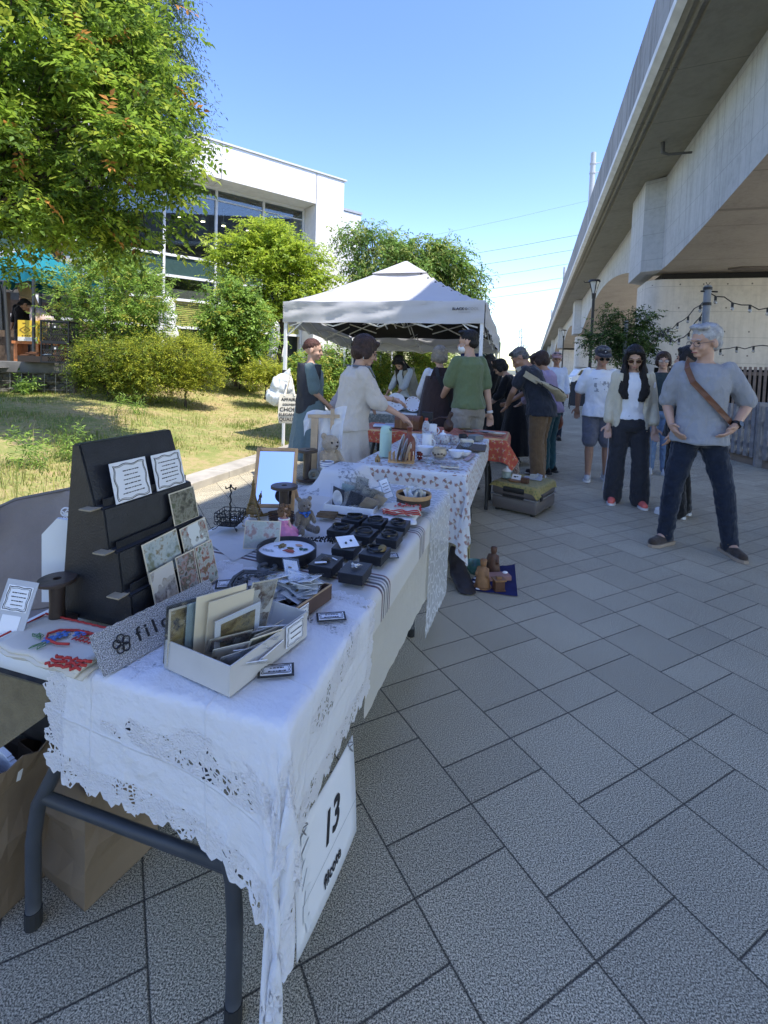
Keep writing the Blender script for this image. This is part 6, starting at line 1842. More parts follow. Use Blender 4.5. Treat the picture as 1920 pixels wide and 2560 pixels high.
for i,(la,al,r,h,m,lb)in enumerate(((-.705,3.39,.062,.058,CHINA,'white footed china bowl behind the red bottle'),(-.487,3.39,.056,.048,CHINA,'white china bowl at the right, before the stacked tray'),(-.445,3.47,.058,.035,CHINA,'shallow white china bowl beyond the right bowl'),(-.62,3.55,.05,.04,FLW,'flower patterned bowl in the middle of the table'))):
 lat_('china_bowl',lb,'bowl',la,al,Z2,bowl(r,h),m,32,group='bowls on the sprig cloth')
t =lat_('clay_pot','round cream clay pot painted with dark leaves','pot',-.593,3.335,Z2,[(.032,0),(.050,.02),(.052,.04),(.042,.058),(.044,.066),(.040,.066),(.04,.05),(0,.04)],mat('clay_cream',(.46,.38,.27),.5,.2,20),28,[('leaf_paint',lambda mb:[mb.ball((.0505*math.sin(a),-.0505*math.cos(a),.028+.006*math.sin(a*5)),(.010,.003,.006),8,Matrix.Rotation(a,3,'Z'))for a in(-.8,-.4,.05,.5,.9)],mat('paint_umber',(.05,.03,.02),.6))])
for i,(la,al)in enumerate(((-.693,3.18),(-.712,3.225))):lat_('ruby_tumbler',('small ruby red dotted tumbler nearest the glass bowl','small ruby red tumbler just behind its twin')[i],'tumbler',la,al,Z2,[(.014,0),(.017,.045),(.015,.045),(.012,.004),(0,.004)],mat('ruby_glass',(.13,.02,.015),.15),20,[('dot',lambda mb:[mb.ball((.0165*math.sin(a),-.0165*math.cos(a),.026),(.004,.002,.004),6)for a in(-1,0,1)],PAPER)],group='ruby tumblers')
lat_('glass_bowl','clear cut glass bowl on the sprig cloth','bowl',-.61,3.07,Z2,bowl(.042,.036),GLASS,24)
lat_('glass_dish','clear glass dish on the brown tray','bowl',-.46,3.70,Z2+.02,bowl(.055,.04),GLASS,24)
lat_('tea_pot','white teapot with blue pattern and knobbed lid','teapot',-.673,3.92,Z2,[(.035,0),(.052,.02),(.056,.05),(.045,.075),(.018,.083)],FLW,28,[('lid',[(.030,.081),(.020,.092),(.006,.097),(.010,.108),(0,.114)],CHINA),('spout',lambda mb:mb.tube([(-.05,0,.035),(-.075,0,.05),(-.085,0,.075)],[.012,.009,.007],8),FLW),('handle',handle(.055,.05,.025),FLW)])
lat_('milk_jug','tall white jug with blue pattern and red label','jug',-.749,3.74,Z2,[(.036,0),(.046,.02),(.044,.06),(.034,.09),(.040,.115),(.036,.115),(0,.09)],FLW,28,[('handle',handle(.042,.06,.03),FLW),('red_label',lambda mb:mb.box((.0,-.046,.035),(.04,.006,.03)),mat('label_red',(.40,.09,.07),.6))])
for i,(la,al,h,m,lb)in enumerate(((-.86,3.62,.10,CHINA,'white china mug between the flask and the jug'),(-.72,3.52,.13,CHINA,'tall white china beaker behind the pottery bottle'),(-.834,4.319,.11,CHINA,'white enamel mug with flower sprig near the leather purse'),(-.60,4.02,.06,FLW,'small patterned cup near the teapot'),(-.55,4.2,.055,mat('cup_dark',(.03,.03,.035),.3),'dark cup standing near the stacked saucers'))):
 lat_('china_mug',lb,'mug',la,al,Z2,[(.030,0),(.036,.006),(.036,h),(.033,h),(.032,.01),(0,.01)],m,24,[('handle',handle(.034,h*.5,h*.2),m)],group='mugs on the sprig cloth')
lat_('tea_bottle','white bottle with a floral label and red cap','bottle',-.92,4.43,Z2,[(.035,0),(.038,.05),(.03,.10),(.014,.125)],FLW,24,[('cap',[(.015,.126),(.016,.15),(0,.152)],mat('cap_red',(.36,.05,.03),.4))])
def flat(name,label,cat,la,al,z,w,d,h,m,rz=0,m2=None,group=None):
 t =tt(name,label,cat,la,al,z,rz,group);mb =MB();mb.box((0,0,h/2),(w,d,h),bev=min(h*.3,.004));mb.build('body',m,t)
 if m2:mb =MB();mb.box((0,0,h+.0006),(w*.86,d*.86,.0016));mb.build('face',m2,t)
 return t
flat('green_book','small green illustrated booklet at the front of the sprig cloth','book',-.47,3.03,Z2+.002,.115,.06,.006,CREAM,.15,PIC[5])
flat('woven_tray','dark brown woven tray at the right of the sprig cloth','tray',-.43,3.83,Z2,.22,.30,.014,mat('weave_brown',(.10,.075,.055),.8,.4,90),.05)
flat('red_trim','strip of red and white embroidered trim along the table edge','ribbon',-.395,3.44,Z2+.002,.035,.30,.003,mat_picture('trim_red',[(.45,.12,.12),(.70,.68,.66),(.40,.08,.08),(.7,.7,.7)],70,31),-.05)
flat('woven_ribbon','grey and blue woven ribbon lying across the sprig cloth','ribbon',-.56,3.16,Z2+.002,.26,.05,.004,mat_picture('trim_blue',[(.20,.26,.28),(.5,.55,.55),(.28,.16,.15),(.4,.46,.46)],70,32),-.25)
for i in range(4):flat('saucer_stack',('pile of pale saucers with a blue rim by the tray','folded patterned napkin near the far end','flat dish of trinkets near the red cloth','grey book lying by the far end')[i],('saucers','napkin','dish','book')[i],(-.62,-.50,-.70,-.45)[i],(3.72,4.10,4.25,4.30)[i],Z2,.10,.09,.02+.008*i,(FLW,CREAM,CHINA,mat('book_grey',(.20,.21,.20),.7))[i],.3*i)
T3 =(-1.72,-.20,4.64,5.22,.70)
folding_table('wooden topped table under the red cloth, across the far end',*T3,mt=IRON,top=WOOD,swap=True)
X =drape(quadrest((-1.78,4.55),(-.02,4.42),(-.02,5.24),(-1.78,5.24)),[T3],46,26,seed=41,steps=80)
o =cloth_object('red_cloth',X,mat_print('red_cotton',1.76,.78,(.50,.10,.065),[(.62,.50,.42),(.55,.30,.10)],14),MAX);tag(o,'red patterned cloth bunched over the third table end','tablecloth')
Z3 =.716
t =tt('leather_chest','small brown leather domed chest with stitched straps','chest',-1.17,4.78,Z3,R(-6))
mb =MB();mb.box((0,0,.045),(.26,.14,.09),bev=.006);mb.build('base',mat('chest_leather',(.13,.05,.022),.45,.3,12,.3,30),t)
mb =MB();mb.loft([[(x,.07*math.cos(a),.0905+.045*math.sin(a))for a in np.linspace(0,math.pi,12)]for x in(-.13,.13)]);mb.build('lid',MATS['chest_leather'],t,auto=40)
for x in(-.06,.06):mb =MB();mb.box((x,-.0715,.047),(.02,.004,.088));mb.tube([(x,.0715*math.cos(a),.0905+.0465*math.sin(a))for a in np.linspace(0,math.pi,12)],.003,5);mb.build('strap',mat('strap_tan',(.22,.10,.045),.5),t)
flat('black_tin','tall black printed tin leaning behind the white bottle','tin',-1.0,4.86,Z3,.11,.05,.17,BLACKB,.1)
t =tt('leather_purse','dark brown gathered leather purse with braided cords','purse',-.76,4.72,Z3)
blobmesh([('e',(0,0,.06),(.05,.04,.06)),('e',(0,0,.13),(.022,.02,.03)),('c',(0,0,.12),(.02,0,.18),.018,.022),('c',(-.02,0,.14),(-.10,0,.14),.012,.008),('c',(-.10,0,.14),(-.17,.0,.10),.008,.008)],.008,2,mat('purse_leather',(.05,.024,.017),.5,.3,20),'body',t,.006,40)
for i,(la,al,lb,m)in enumerate(((-.55,4.76,'stack of glass coasters on the red cloth',GLASS),(-.40,4.80,'oval silver dish on the red cloth',mat('pewter',(.35,.36,.37),.3,metal=.6)),(-.30,4.74,'oval cream platter at the right end of the red cloth',CREAM),(-.62,4.90,'round gilt tin on the red cloth',BRASS))):lat_('serving_dish',lb,'dish',la,al,Z3+.006,[(.03,0),(.06,.008),(.085,.018),(.08,.018),(.03,.006),(0,.005)],m,28,sy=.7)
for i,(la,al)in enumerate(((-1.42,4.80),(-1.34,4.92))):flat('flat_tray',('blue and white tray by the trader, on the red cloth','pale china tray behind the blue tray')[i],'tray',la,al,Z3,.24,.14,.02,FLW if i else mat('tray_blue',(.45,.52,.66),.5,.2,30),.2)
T4 =(-3.10,-.78,6.28,6.90,.72)
folding_table('long table under grey lace inside the canopy',*T4,mt=IRON,swap=True)
m,k =fabric('grey_lace',(.33,.36,.37),90,.9,.2,.12,1.4);v =k.coord('Object');k.set('Base Color',k.mix(k.math('GREATER_THAN',k.voro(v,34,'F1'),.45),(.36,.39,.40),(.20,.23,.24)))
X =drape(quadrest((-3.32,5.80),(-.60,5.80),(-.60,7.0),(-3.32,7.0)),[T4],66,28,seed=51,steps=90)
o =cloth_object('lace_tablecloth',X,m,MAX);tag(o,'grey openwork lace cloth over the table inside the canopy','tablecloth')
Z4 =.735
for i,(px,r_,lb)in enumerate(((990,.125,'large round plate with blue sprigs standing on edge'),(1032,.105,'scalloped white plate with rose rim standing on edge'))):
 q =atd(px,1010,6.55);p =thing('plate',lb,'plate',group='plates on display in the canopy');p.matrix_world =Matrix.Translation((q.x,q.y,Z4+r_*.97))@Matrix.Rotation(R(74),4,'X')
 mb =MB();mb.lathe([(0,.004),(r_*.6,.002),(r_,.012),(r_*.98,.016),(r_*.6,.007),(0,.009)],n=36);mb.build('dish',CHINA,p,auto=40)
 mb =MB();g =random.Random(i)
 for a in range(7 if not i else 12):rr =r_ *(.45 if not i else.84);mb.ball((rr*math.cos(a*6.28/(7 if not i else 12)),rr*math.sin(a*6.28/(7 if not i else 12)),.013 if i else.008),(.010,.007,.002),6)
 mb.build('sprig',mat('sprig_blue',(.16,.22,.28),.5)if not i else mat('sprig_rose',(.35,.14,.10),.5),p)
lat_('tureen','white lidded china tureen behind the plates','tureen',-1.50,6.62,Z4,[(.06,0),(.10,.04),(.105,.08),(.09,.10),(.06,.125),(.02,.135),(.02,.15),(0,.15)],CHINA,28)
for i in range(7):flat('dish_pile','low pile of blue patterned dishes on the grey lace','dishes',-2.55+.26*i,6.48+.05*(i%2),Z4,.2,.16,.03,FLW if i%2 else mat('dish_slate',(.16,.20,.23),.5,.3,30),.2*i,group='dish piles on the grey lace')
def tent():
 t =thing('market_canopy','white pop-up market canopy, half in viaduct shade, printed BLACK COOL','canopy');t.matrix_world =MAX.copy()
 x0,x1,y0,y1 = -3.66,-.66,6.72,9.72;zb,zt,zp =1.94,2.24,3.27
 CAN =fabric('canopy_polyester',(.60,.60,.63),600,.25,.18,.05,.4)[0]
 n =20;cx,cy =(x0+x1) /2,(y0+y1) /2;vs =[];fs =[]
 def roof(u,v):
  e =max(abs(u*2-1),abs(v*2-1));d =min(abs(u*2-1),abs(v*2-1))
  return zt +(zp-zt) *(1-e)**1.12 -.05 *math.sin(math.pi*min(1,e)) *(1-(d/max(e,.01))**2) +.008 *math.sin(u*26+v*7) *e
 for j in range(n+1):
  for i in range(n+1):u,v =i /n,j /n;vs.append((x0+(x1-x0)*u,y0+(y1-y0)*v,roof(u,v)))
 for j in range(n):
  for i in range(n):q =j *(n+1) +i;fs.append((q,q+1,q+n+2,q+n+1))
 mb =MB();mb.add(vs,fs);o =mb.build('roof',CAN,t,auto=25)
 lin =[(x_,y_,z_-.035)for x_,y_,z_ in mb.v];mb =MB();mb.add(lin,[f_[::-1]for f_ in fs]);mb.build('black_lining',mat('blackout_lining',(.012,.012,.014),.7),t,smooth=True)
 mb =MB();mb.loft([[(cx+sx*r_,cy+sy*r_,zp+.025-(zp-zt)*(r_/1.5)**.93)for sx,sy in((-1,-1),(0,-1),(1,-1),(1,0),(1,1),(0,1),(-1,1),(-1,0))]for r_ in(.02,.30,.46)],caps=False);o2 =mb.build('vent_cap',CAN,t)
 for(ax_,ay,bx,by)in((x0,y0,x1,y0),(x1,y0,x1,y1),(x1,y1,x0,y1),(x0,y1,x0,y0)):
  mb =MB();m_ =40;vs =[];fs =[];d =V((bx-ax_,by-ay,0)).normalized();nn =V((d.y,-d.x,0))
  for j in range(7):
   for i in range(m_+1):
    f =i /m_;w =.012 *math.sin(f*40+j*.8) *math.sin(j*.9) +.010 *math.sin(f*13+j*1.7);p =V((ax_,ay,0)).lerp(V((bx,by,0)),f) +nn *(.012+w*(1 if 0<i<m_ else 0));vs.append((p.x,p.y,zt+.01-(zt-zb+.01)*j/6+.006*math.sin(f*21)))
  for j in range(6):
   for i in range(m_):q =j *(m_+1) +i;fs.append((q,q+m_+1,q+m_+2,q+1))
  mb.add(vs,fs);mb.build('valance',CAN,t,smooth=True)
 FRM =mat('frame_white',(.72,.73,.75),.35,.03)
 for x,y in((x0+.03,y0+.03),(x1-.03,y0+.03),(x0+.03,y1-.03),(x1-.03,y1-.03)):
  mb =MB();mb.box((x,y,.62),(.036,.036,1.24));mb.box((x,y,1.66),(.046,.046,.95));mb.box((x,y,.004),(.09,.09,.008));l_ =mb.build('leg',FRM,t,bevel=.003)
  mb =MB();mb.box((x,y,1.19),(.06,.06,.06));mb.box((x,y,2.06),(.065,.065,.10));mb.build('joint',mat('joint_black',(.02,.02,.022),.5),l_)
  sx =1 if x <cx else -1;sy =1 if y <cy else -1
  for dx,dy in((sx,0),(0,sy)):mb =MB();mb.cyl((x,y,1.72),(x+dx*.30,y+dy*.30,1.98),.010,6);mb.build('brace',FRM,l_)
 for(a,b)in(((x0,y0+.05),(x1,y0+.05)),((x0,y1-.05),(x1,y1-.05)),((x0+.05,y0),(x0+.05,y1)),((x1-.05,y0),(x1-.05,y1))):
  mb =MB();A_,B_ =V((*a,0)),V((*b,0));z1,z2 =2.10,1.90
  for i in range(4):
   p,q =A_.lerp(B_,.03+.235*i),A_.lerp(B_,.03+.235*(i+1));mb.tube([(p.x,p.y,z1),(q.x,q.y,z2)],.011,5);mb.tube([(p.x,p.y,z2),(q.x,q.y,z1)],.011,5)
  mb.build('truss',FRM,t)
 mb =MB();mb.cyl((cx,cy,2.15),(cx,cy,zp-.03),.018,8)
 for x,y in((x0,cy),(x1,cy),(cx,y0),(cx,y1)):
  for i in range(3):
   p,q =V((x,y,0)).lerp(V((cx,cy,0)),i/3),V((x,y,0)).lerp(V((cx,cy,0)),(i+1)/3);dz =.1 *i
   mb.tube([(p.x,p.y,2.10+dz),(q.x,q.y,1.95+dz)],.010,5);mb.tube([(p.x,p.y,1.92+dz),(q.x,q.y,2.15+dz)],.010,5)
 mb.build('centre_truss',FRM,t)
 mb =MB();n_ =6;mb.loft([[(x0+.07,y1-.07,2.1),(x0+.42,y1-.07,2.1),(x0+.42,y1-.04,2.1),(x0+.07,y1-.04,2.1)],[(x0+.05,y1-.08,1.3),(x0+.14,y1-.08,1.3),(x0+.14,y1-.03,1.3),(x0+.05,y1-.03,1.3)]]);mb.build('side_curtain',mat('navy_fabric',(.02,.028,.09),.8,.2),t)
 q =atd(1158,800,6.6);lx =q.dot(BX)
 M =Matrix(((1,0,0,lx),(0,0,-1,y0-.034),(0,1,0,2.135),(0,0,0,1)))
 mb =MB();add_text(mb,'BLACK',.052,M@Matrix.Translation((-.085,0,0)),.001,bold=.0012);mb.lathe([(.011,-.001),(.017,-.001),(.017,.001),(.011,.001)],M@V((.022,0,0)),16,rot=M.to_3x3(),close=True);mb.build('lettering',INK,t)
 mb =MB();add_text(mb,'COOL',.052,M@Matrix.Translation((.12,0,0)),.001);mb.box(M@V((0,-.042,0)),(.16,.001,.006));mb.build('lettering',mat('ink_pale',(.36,.36,.38),.6),t)
 for o_ in t.children_recursive:
  for v_ in o_.data.vertices:v_.co.z-=.10 *(v_.co.y-y0) *min(1,max(0,v_.co.z/1.9))
 return t
tent()
q =atd(700,1030,6.9)
o =blobmesh([('e',V((q.x+.02,q.y,.98)),(.17,.12,.20)),('e',V((q.x-.03,q.y,.86)),(.18,.13,.14)),('c',V((q.x+.05,q.y,1.12)),V((q.x+.12,q.y,1.24)),.05,.015)],.012,2,mat('bag_film_white',(.62,.64,.64),.35,.06,8,.3,30),'plastic_bag',None,.022,14);tag(o,'white plastic carrier bag bulging at the left canopy leg','bag')
q =atd(722,1085,6.75);t =thing('tote_bag','cream tote bag printed with black French words at the canopy leg','bag',(q.x,q.y,0),.08)
mb =MB();mb.loft([[(-.135,-.03,.50),(.135,-.03,.50),(.135,.03,.50),(-.135,.03,.50)],[(-.15,-.05,.60),(.15,-.05,.60),(.15,.05,.60),(-.15,.05,.60)],[(-.14,-.02,.90),(.14,-.02,.90),(.14,.02,.90),(-.14,.02,.90)]]);mb.build('bag_body',mat('tote_canvas',(.62,.58,.48),.9,.08,20),t,fix=True)
mb =MB()
for s_ in(-.025,.025):mb.tube([(-.07,s_,.88),(-.02,s_,1.06),(.0,0,1.20),(.03,s_,1.06),(.07,s_,.88)],.010,5)
mb.build('handle',MATS['tote_canvas'],t,smooth=True)
mb =MB()
for i,(w_,sz)in enumerate((('QUALITE',.066),('ELEGANCE',.056),('CHOIX',.080),('COUVERT',.040),('AFFAIRE',.062))):add_text(mb,w_,sz,Matrix(((1,0,0,0),(0,0,-1,-.054+.03*max(0,i-1)/4),(0,1,0,.555+.068*i),(0,0,0,1))),.0012,bold=.001)
mb.build('lettering',INK,t)
def gt(name,label,cat,px,py,rz=0,z=0.0,group=None):
 p =at(px,py,z);return thing(name,label,cat,(p.x,p.y,z),rz,group)
t =gt('tea_tin','tall cream tin with green and brown lid on the pavement','tin',1152,1408,.25)
mb =MB();mb.box((0,0,.075),(.088,.088,.15));mb.build('body',mat('tin_cream',(.44,.38,.17),.5,.15,30),t,bevel=.003)
mb =MB();mb.box((0,0,.165),(.092,.092,.028));l_ =mb.build('lid',mat('tin_umber',(.06,.045,.025),.4),t,bevel=.003)
mb =MB();mb.box((0,0,.1795),(.062,.062,.002));mb.build('lid_panel',mat('tin_green',(.12,.17,.08),.5,.3,30),l_)
mb =MB()
for x in(-.034,.034):mb.box((x,-.0445,.065),(.004,.002,.10))
mb.box((0,-.0445,.115),(.066,.002,.004))
for i in range(6):mb.tube([(-.036+.0145*i+.007*math.cos(a),-.0445,.135+.006*math.sin(a))for a in np.linspace(0,6.28,8,endpoint=False)],.0016,4,closed=True)
mb.build('ornament',MATS['tin_umber'],t)
t =thing('navy_cloth','navy blue cloth spread on the pavement under wooden figures','cloth')
c =[at(*q,.004)for q in((1150,1472),(1294,1492),(1287,1412),(1215,1420))];mb =MB();n =10;vs =[]
for j in range(n+1):
 for i in range(n+1):u,w =i /n,j /n;p =c[0].lerp(c[1],u).lerp(c[3].lerp(c[2],u),w);vs.append((p.x,p.y,.005+.004*max(0,math.sin(i*1.3+j*.7))))
mb.add(vs,[(j*(n+1)+i,j*(n+1)+i+1,(j+1)*(n+1)+i+1,(j+1)*(n+1)+i)for j in range(n)for i in range(n)]);mb.build('sheet',mat('navy_cotton',(.010,.012,.075),.9,.3,12),t,smooth=True)
mb =MB();g =random.Random(3)
for i in range(16):p =c[0].lerp(c[1],g.uniform(.02,.45)).lerp(c[3].lerp(c[2],.2),g.uniform(.02,.5));mb.ball((p.x,p.y,.011),(.012,.012,.003),6)
mb.build('white_flower',PAPER,t)
OAK =mat('carved_oak',(.26,.13,.055),.5,.3,30);WAL =mat('carved_walnut',(.10,.045,.025),.45,.3,30)
def figurine(label,px,py,m,s):
 t =gt('wooden_figurine',label,'figurine',px,py,R(-30),.008);t.scale =(s,s,s)
 blobmesh([('l',[((0,0,0),.045,.038),((0,0,.04),.040,.034),((0,0,.10),.026,.024),((0,0,.118),.016,.016)]),('e',(0,0,.135),(.019,.019,.021)),('e',(0,.003,.148),(.021,.021,.014)),('c',(-.025,0,.105),(-.034,-.014,.07),.010,.009),('c',(.025,0,.105),(.034,-.02,.075),.010,.009)],.005,2,m,'body',t)
 mb =MB();mb.lathe([(.050,0),(.050,.006),(0,.006)],n=20);mb.build('plinth',m,t,auto=40)
figurine('pale oak figurine of a robed man standing at the front of the navy cloth',1206,1466,OAK,1.08);figurine('dark walnut figurine of a seated couple at the back of the navy cloth',1232,1432,WAL,1.10)
t =gt('wooden_house_box','small carved wooden box with a roof lid on the navy cloth','box',1246,1474,.2,.008)
mb =MB();mb.box((0,0,.03),(.058,.05,.06));mb.box((0,0,.003),(.068,.06,.006));mb.build('body',WAL,t);mb =MB();mb.box((0,0,.065),(.072,.064,.010));mb.box((0,0,.076),(.03,.022,.012));mb.build('lid',OAK,t)
t =gt('rose_tray','dusky pink carved tray lying on the navy cloth','tray',1245,1447,.15,.008);mb =MB();mb.box((0,0,.016),(.15,.075,.03),bev=.004);mb.build('tray',mat('rose_wood',(.33,.18,.15),.6,.2,20),t);mb =MB();mb.ball((.05,.01,.036),(.018,.014,.008),8);mb.build('shell',PAPER,t)
p =at(1187,1432);lat_('teal_glass_bowl','teal green glass bowl on the pavement behind the figures','bowl',p.dot(BX),p.dot(AX),0,bowl(.07,.07),mat('teal_glass',(.12,.30,.28),.1,.1,trans=.5),24)
o =blobmesh([('l',[(at(1166,1482)+V((0,0,.01)),.06,.05),(at(1150,1465)+V((0,.02,.06)),.065,.05),(at(1140,1452)+V((0,.04,.12)),.05,.035),(at(1132,1445)+V((0,.05,.19)),.02,.015)]),('c',at(1150,1480)+V((0,0,.02)),at(1172,1476)+V((0,0,.01)),.02,.01)],.01,2,mat('dark_bag',(.02,.016,.016),.5),'dark_satchel',None,.006,20);tag(o,'dark brown satchel slumped against the lace at the navy cloth','bag')
p0,p1 =at(1226,1272),at(1334,1296);xd =(p1-p0).normalized()
t =thing('suitcase','grey-brown hard suitcase lying flat beside the second table','suitcase');t.matrix_world =frame(p0+V((0,0,0)),xd,V((-xd.y,xd.x,0)));w =(p1-p0).length +.02;d =.52
SC =mat('case_taupe',(.11,.095,.09),.35,.08,6)
mb =MB();mb.box((w/2,d/2,.085),(w,d,.13),bev=.03);mb.build('lower_shell',SC,t,auto=40);mb =MB();mb.box((w/2,d/2,.215),(w,d,.12),bev=.03);mb.build('upper_shell',SC,t,auto=40)
mb =MB();mb.box((w/2,d/2,.152),(w+.008,d+.008,.014),bev=.004);mb.build('seam_trim',mat('trim_silver',(.32,.31,.31),.3,metal=.6),t)
mb =MB();mb.box((w/2,-.003,.222),(w*.46,.02,.05),bev=.012);mb.box((w/2,-.006,.160),(w*.46,.014,.022));mb.box((w+.006,.10,.17),(.02,.05,.06),bev=.008);mb.build('handle',mat('case_black',(.012,.012,.013),.4),t,auto=40)
for x in(.05,w-.05):
 for y in(.05,d-.05):mb =MB();mb.cyl((x,y,.0),(x,y,.022),.022,12);mb.build('wheel',MATS['case_black'],t)
SMx =t.matrix_world.copy()
def on_case(name,label,cat,x,y,z=.284):q =thing(name,label,cat);q.matrix_world =SMx@Matrix.Translation((x,y,z));return q
X =drape(quadrest((-.03,-.03),(w+.06,-.06),(w+.05,d+.02),(-.02,d+.02)),[(0,w,0,d,.275)],26,26,seed=61,steps=60,thick=.003)
o =cloth_object('yellow_cloth',X,mat_print('yellow_cotton',.6,.6,(.40,.32,.12),[(.10,.15,.06),(.14,.18,.08)],16),SMx);tag(o,'mustard yellow leaf print cloth over the suitcase','cloth')
q =on_case('spice_jar','pale green china jar with a white domed lid on the suitcase','jar',.075,.17);mb =MB();mb.lathe([(.035,0),(.05,.01),(.042,.02),(.042,.065),(.036,.07)],n=24);mb.build('body',mat('celadon',(.30,.38,.36),.3,.2,40),q,auto=40);mb =MB();mb.lathe([(.046,.071),(.040,.085),(.012,.10),(.012,.115),(0,.116)],n=24);mb.build('lid',CHINA,q,auto=40)
q =on_case('wooden_disc','round brown wooden board on the suitcase','board',.19,.12);mb =MB();mb.lathe([(.065,0),(.068,.012),(.06,.014),(0,.014)],n=28);mb.build('board',OAK,q,auto=40)
q =on_case('picture_tile','white tile with a dark bird design on the wooden board','tile',.19,.135,.300);mb =MB();mb.box((0,0,.018),(.085,.012,.05),rot=Matrix.Rotation(R(-30),3,'X'));mb.build('tile',PAPER,q);mb =MB();mb.ball((-.01,-.010,.022),(.014,.003,.008),8);mb.ball((.014,-.010,.026),(.010,.003,.005),8);mb.build('bird',INK,q)
q =on_case('cherry_box','small reddish wooden box on the suitcase','box',.29,.10);mb =MB();mb.box((0,0,.025),(.065,.05,.05),bev=.003);mb.build('box_body',WAL,q)
q =on_case('paper_leaflets','white folded leaflets at the back of the suitcase','leaflets',.28,.33);mb =MB();mb.box((0,0,.006),(.17,.11,.006),.2);mb.box((.02,-.02,.03),(.09,.002,.06),rot=Matrix.Rotation(.6,3,'Z')@Matrix.Rotation(.5,3,'X'));mb.box((.06,-.01,.03),(.09,.002,.06),rot=Matrix.Rotation(-.6,3,'Z')@Matrix.Rotation(-.4,3,'X'));mb.build('leaflet',mat_picture('leaflet',[(.55,.58,.62),(.70,.72,.75),(.30,.36,.42)],20,41),q)
q =on_case('brown_ornament','brown and white mottled ornament at the table leg behind the suitcase','ornament',.07,.42);mb =MB();mb.lathe([(.03,0),(.035,.05),(.02,.09),(.03,.12),(.012,.15),(0,.15)],n=16);mb.build('body',mat_picture('mottle',[(.05,.02,.015),(.25,.10,.06),(.6,.55,.5),(.08,.03,.02)],50,51),q,auto=50)
KR =mat('kraft_paper',(.20,.145,.092),.85,.12,5,.4,14)
def paper_bag(label,px,py,w,d,h,rz):
 p =at(px,py);t =thing('paper_bag',label,'bag',(p.x,p.y,.002),rz);th =.004;mb =MB()
 a =[(-w/2,-d/2),(w/2,-d/2),(w/2,d/2),(-w/2,d/2)];n =6;g =random.Random(int(px));rings =[]
 for j in range(n+1):
  r_ =[]
  for k_ in range(4):
   p0,p1 =a[k_],a[(k_+1)%4]
   for i in range(6):f =i /6;x,y =p0[0] +(p1[0]-p0[0]) *f,p0[1] +(p1[1]-p0[1]) *f;b_ =(.016*math.sin(f*math.pi)*math.sin(j*1.9+k_*2)if 0<j else 0);r_.append((x*(1+b_/w*2),y*(1+b_/d*2),h*j/n+(g.uniform(-.012,.012)if j==n else 0)))
  rings.append(r_)
 mb.loft(rings,caps=False);mb.add(rings[0],[tuple(range(23,-1,-1))]);o =mb.build('bag_wall',KR,t);md =o.modifiers.new('t','SOLIDIFY');md.thickness =.003;md.offset = -1
 return t
paper_bag('brown kraft paper bag with white ropes inside, at the left edge',-22,2150,.34,.20,.36,R(-20));paper_bag('second brown kraft paper bag standing on the pavement behind the table leg',222,2118,.30,.20,.30,R(-28))
p =at(-2,2150);t =thing('cord_bundle','bundle of thick white cords folded inside the kraft bag','cords',(p.x-.01,p.y-.01,.33),R(-20))
mb =MB()
for i in range(9):mb.tube([(-.10+.011*i,-.07,-.05),(-.10+.011*i,-.05,.03),(-.095+.011*i,0,.055+.004*(i%3)),(-.09+.011*i,.05,.02)],.0065,6)
mb.build('cord',PAPER,t,smooth=True);mb =MB()
for i in range(5):mb.box((.06+.01*i,-.03,.015-.006*i),(.10,.012,.05),rot=Matrix.Rotation(.3,3,'Y'))
mb.build('folded_paper',PAPER,t)
o =blobmesh([('e',V((p.x+.06,p.y+.10,.37)),(.13,.08,.09))],.01,2,mat('bag_film_green',(.50,.58,.56),.35,.1,9,.3,30),'plastic_bag',None,.02,20);tag(o,'pale crumpled plastic bag inside the kraft bag','bag')
o =blobmesh([('e',at(-30,1960,.45)+V((0,.35,0)),(.26,.16,.16))],.015,2,mat('black_nylon',(.008,.008,.010),.7),'black_holdall',None,.02,12);tag(o,'black holdall in the dark under the table','bag')
mb =MB();mb.M =MAX;mb.loft([[(-1.13,.735,.66),(-.90,.735,.66),(-.90,.739,.66),(-1.13,.739,.66)],[(-1.13,.72,.55),(-.92,.73,.60),(-.92,.734,.60),(-1.13,.724,.55)],[(-1.07,.70,.50),(-1.02,.71,.52),(-1.02,.714,.52),(-1.07,.704,.50)]]);o =mb.build('sacking_flap',mat('sackcloth',(.17,.135,.075),.9,.2,30,.4,200),None);tag(o,'ragged flap of tan sackcloth hanging below the left table edge','cloth')
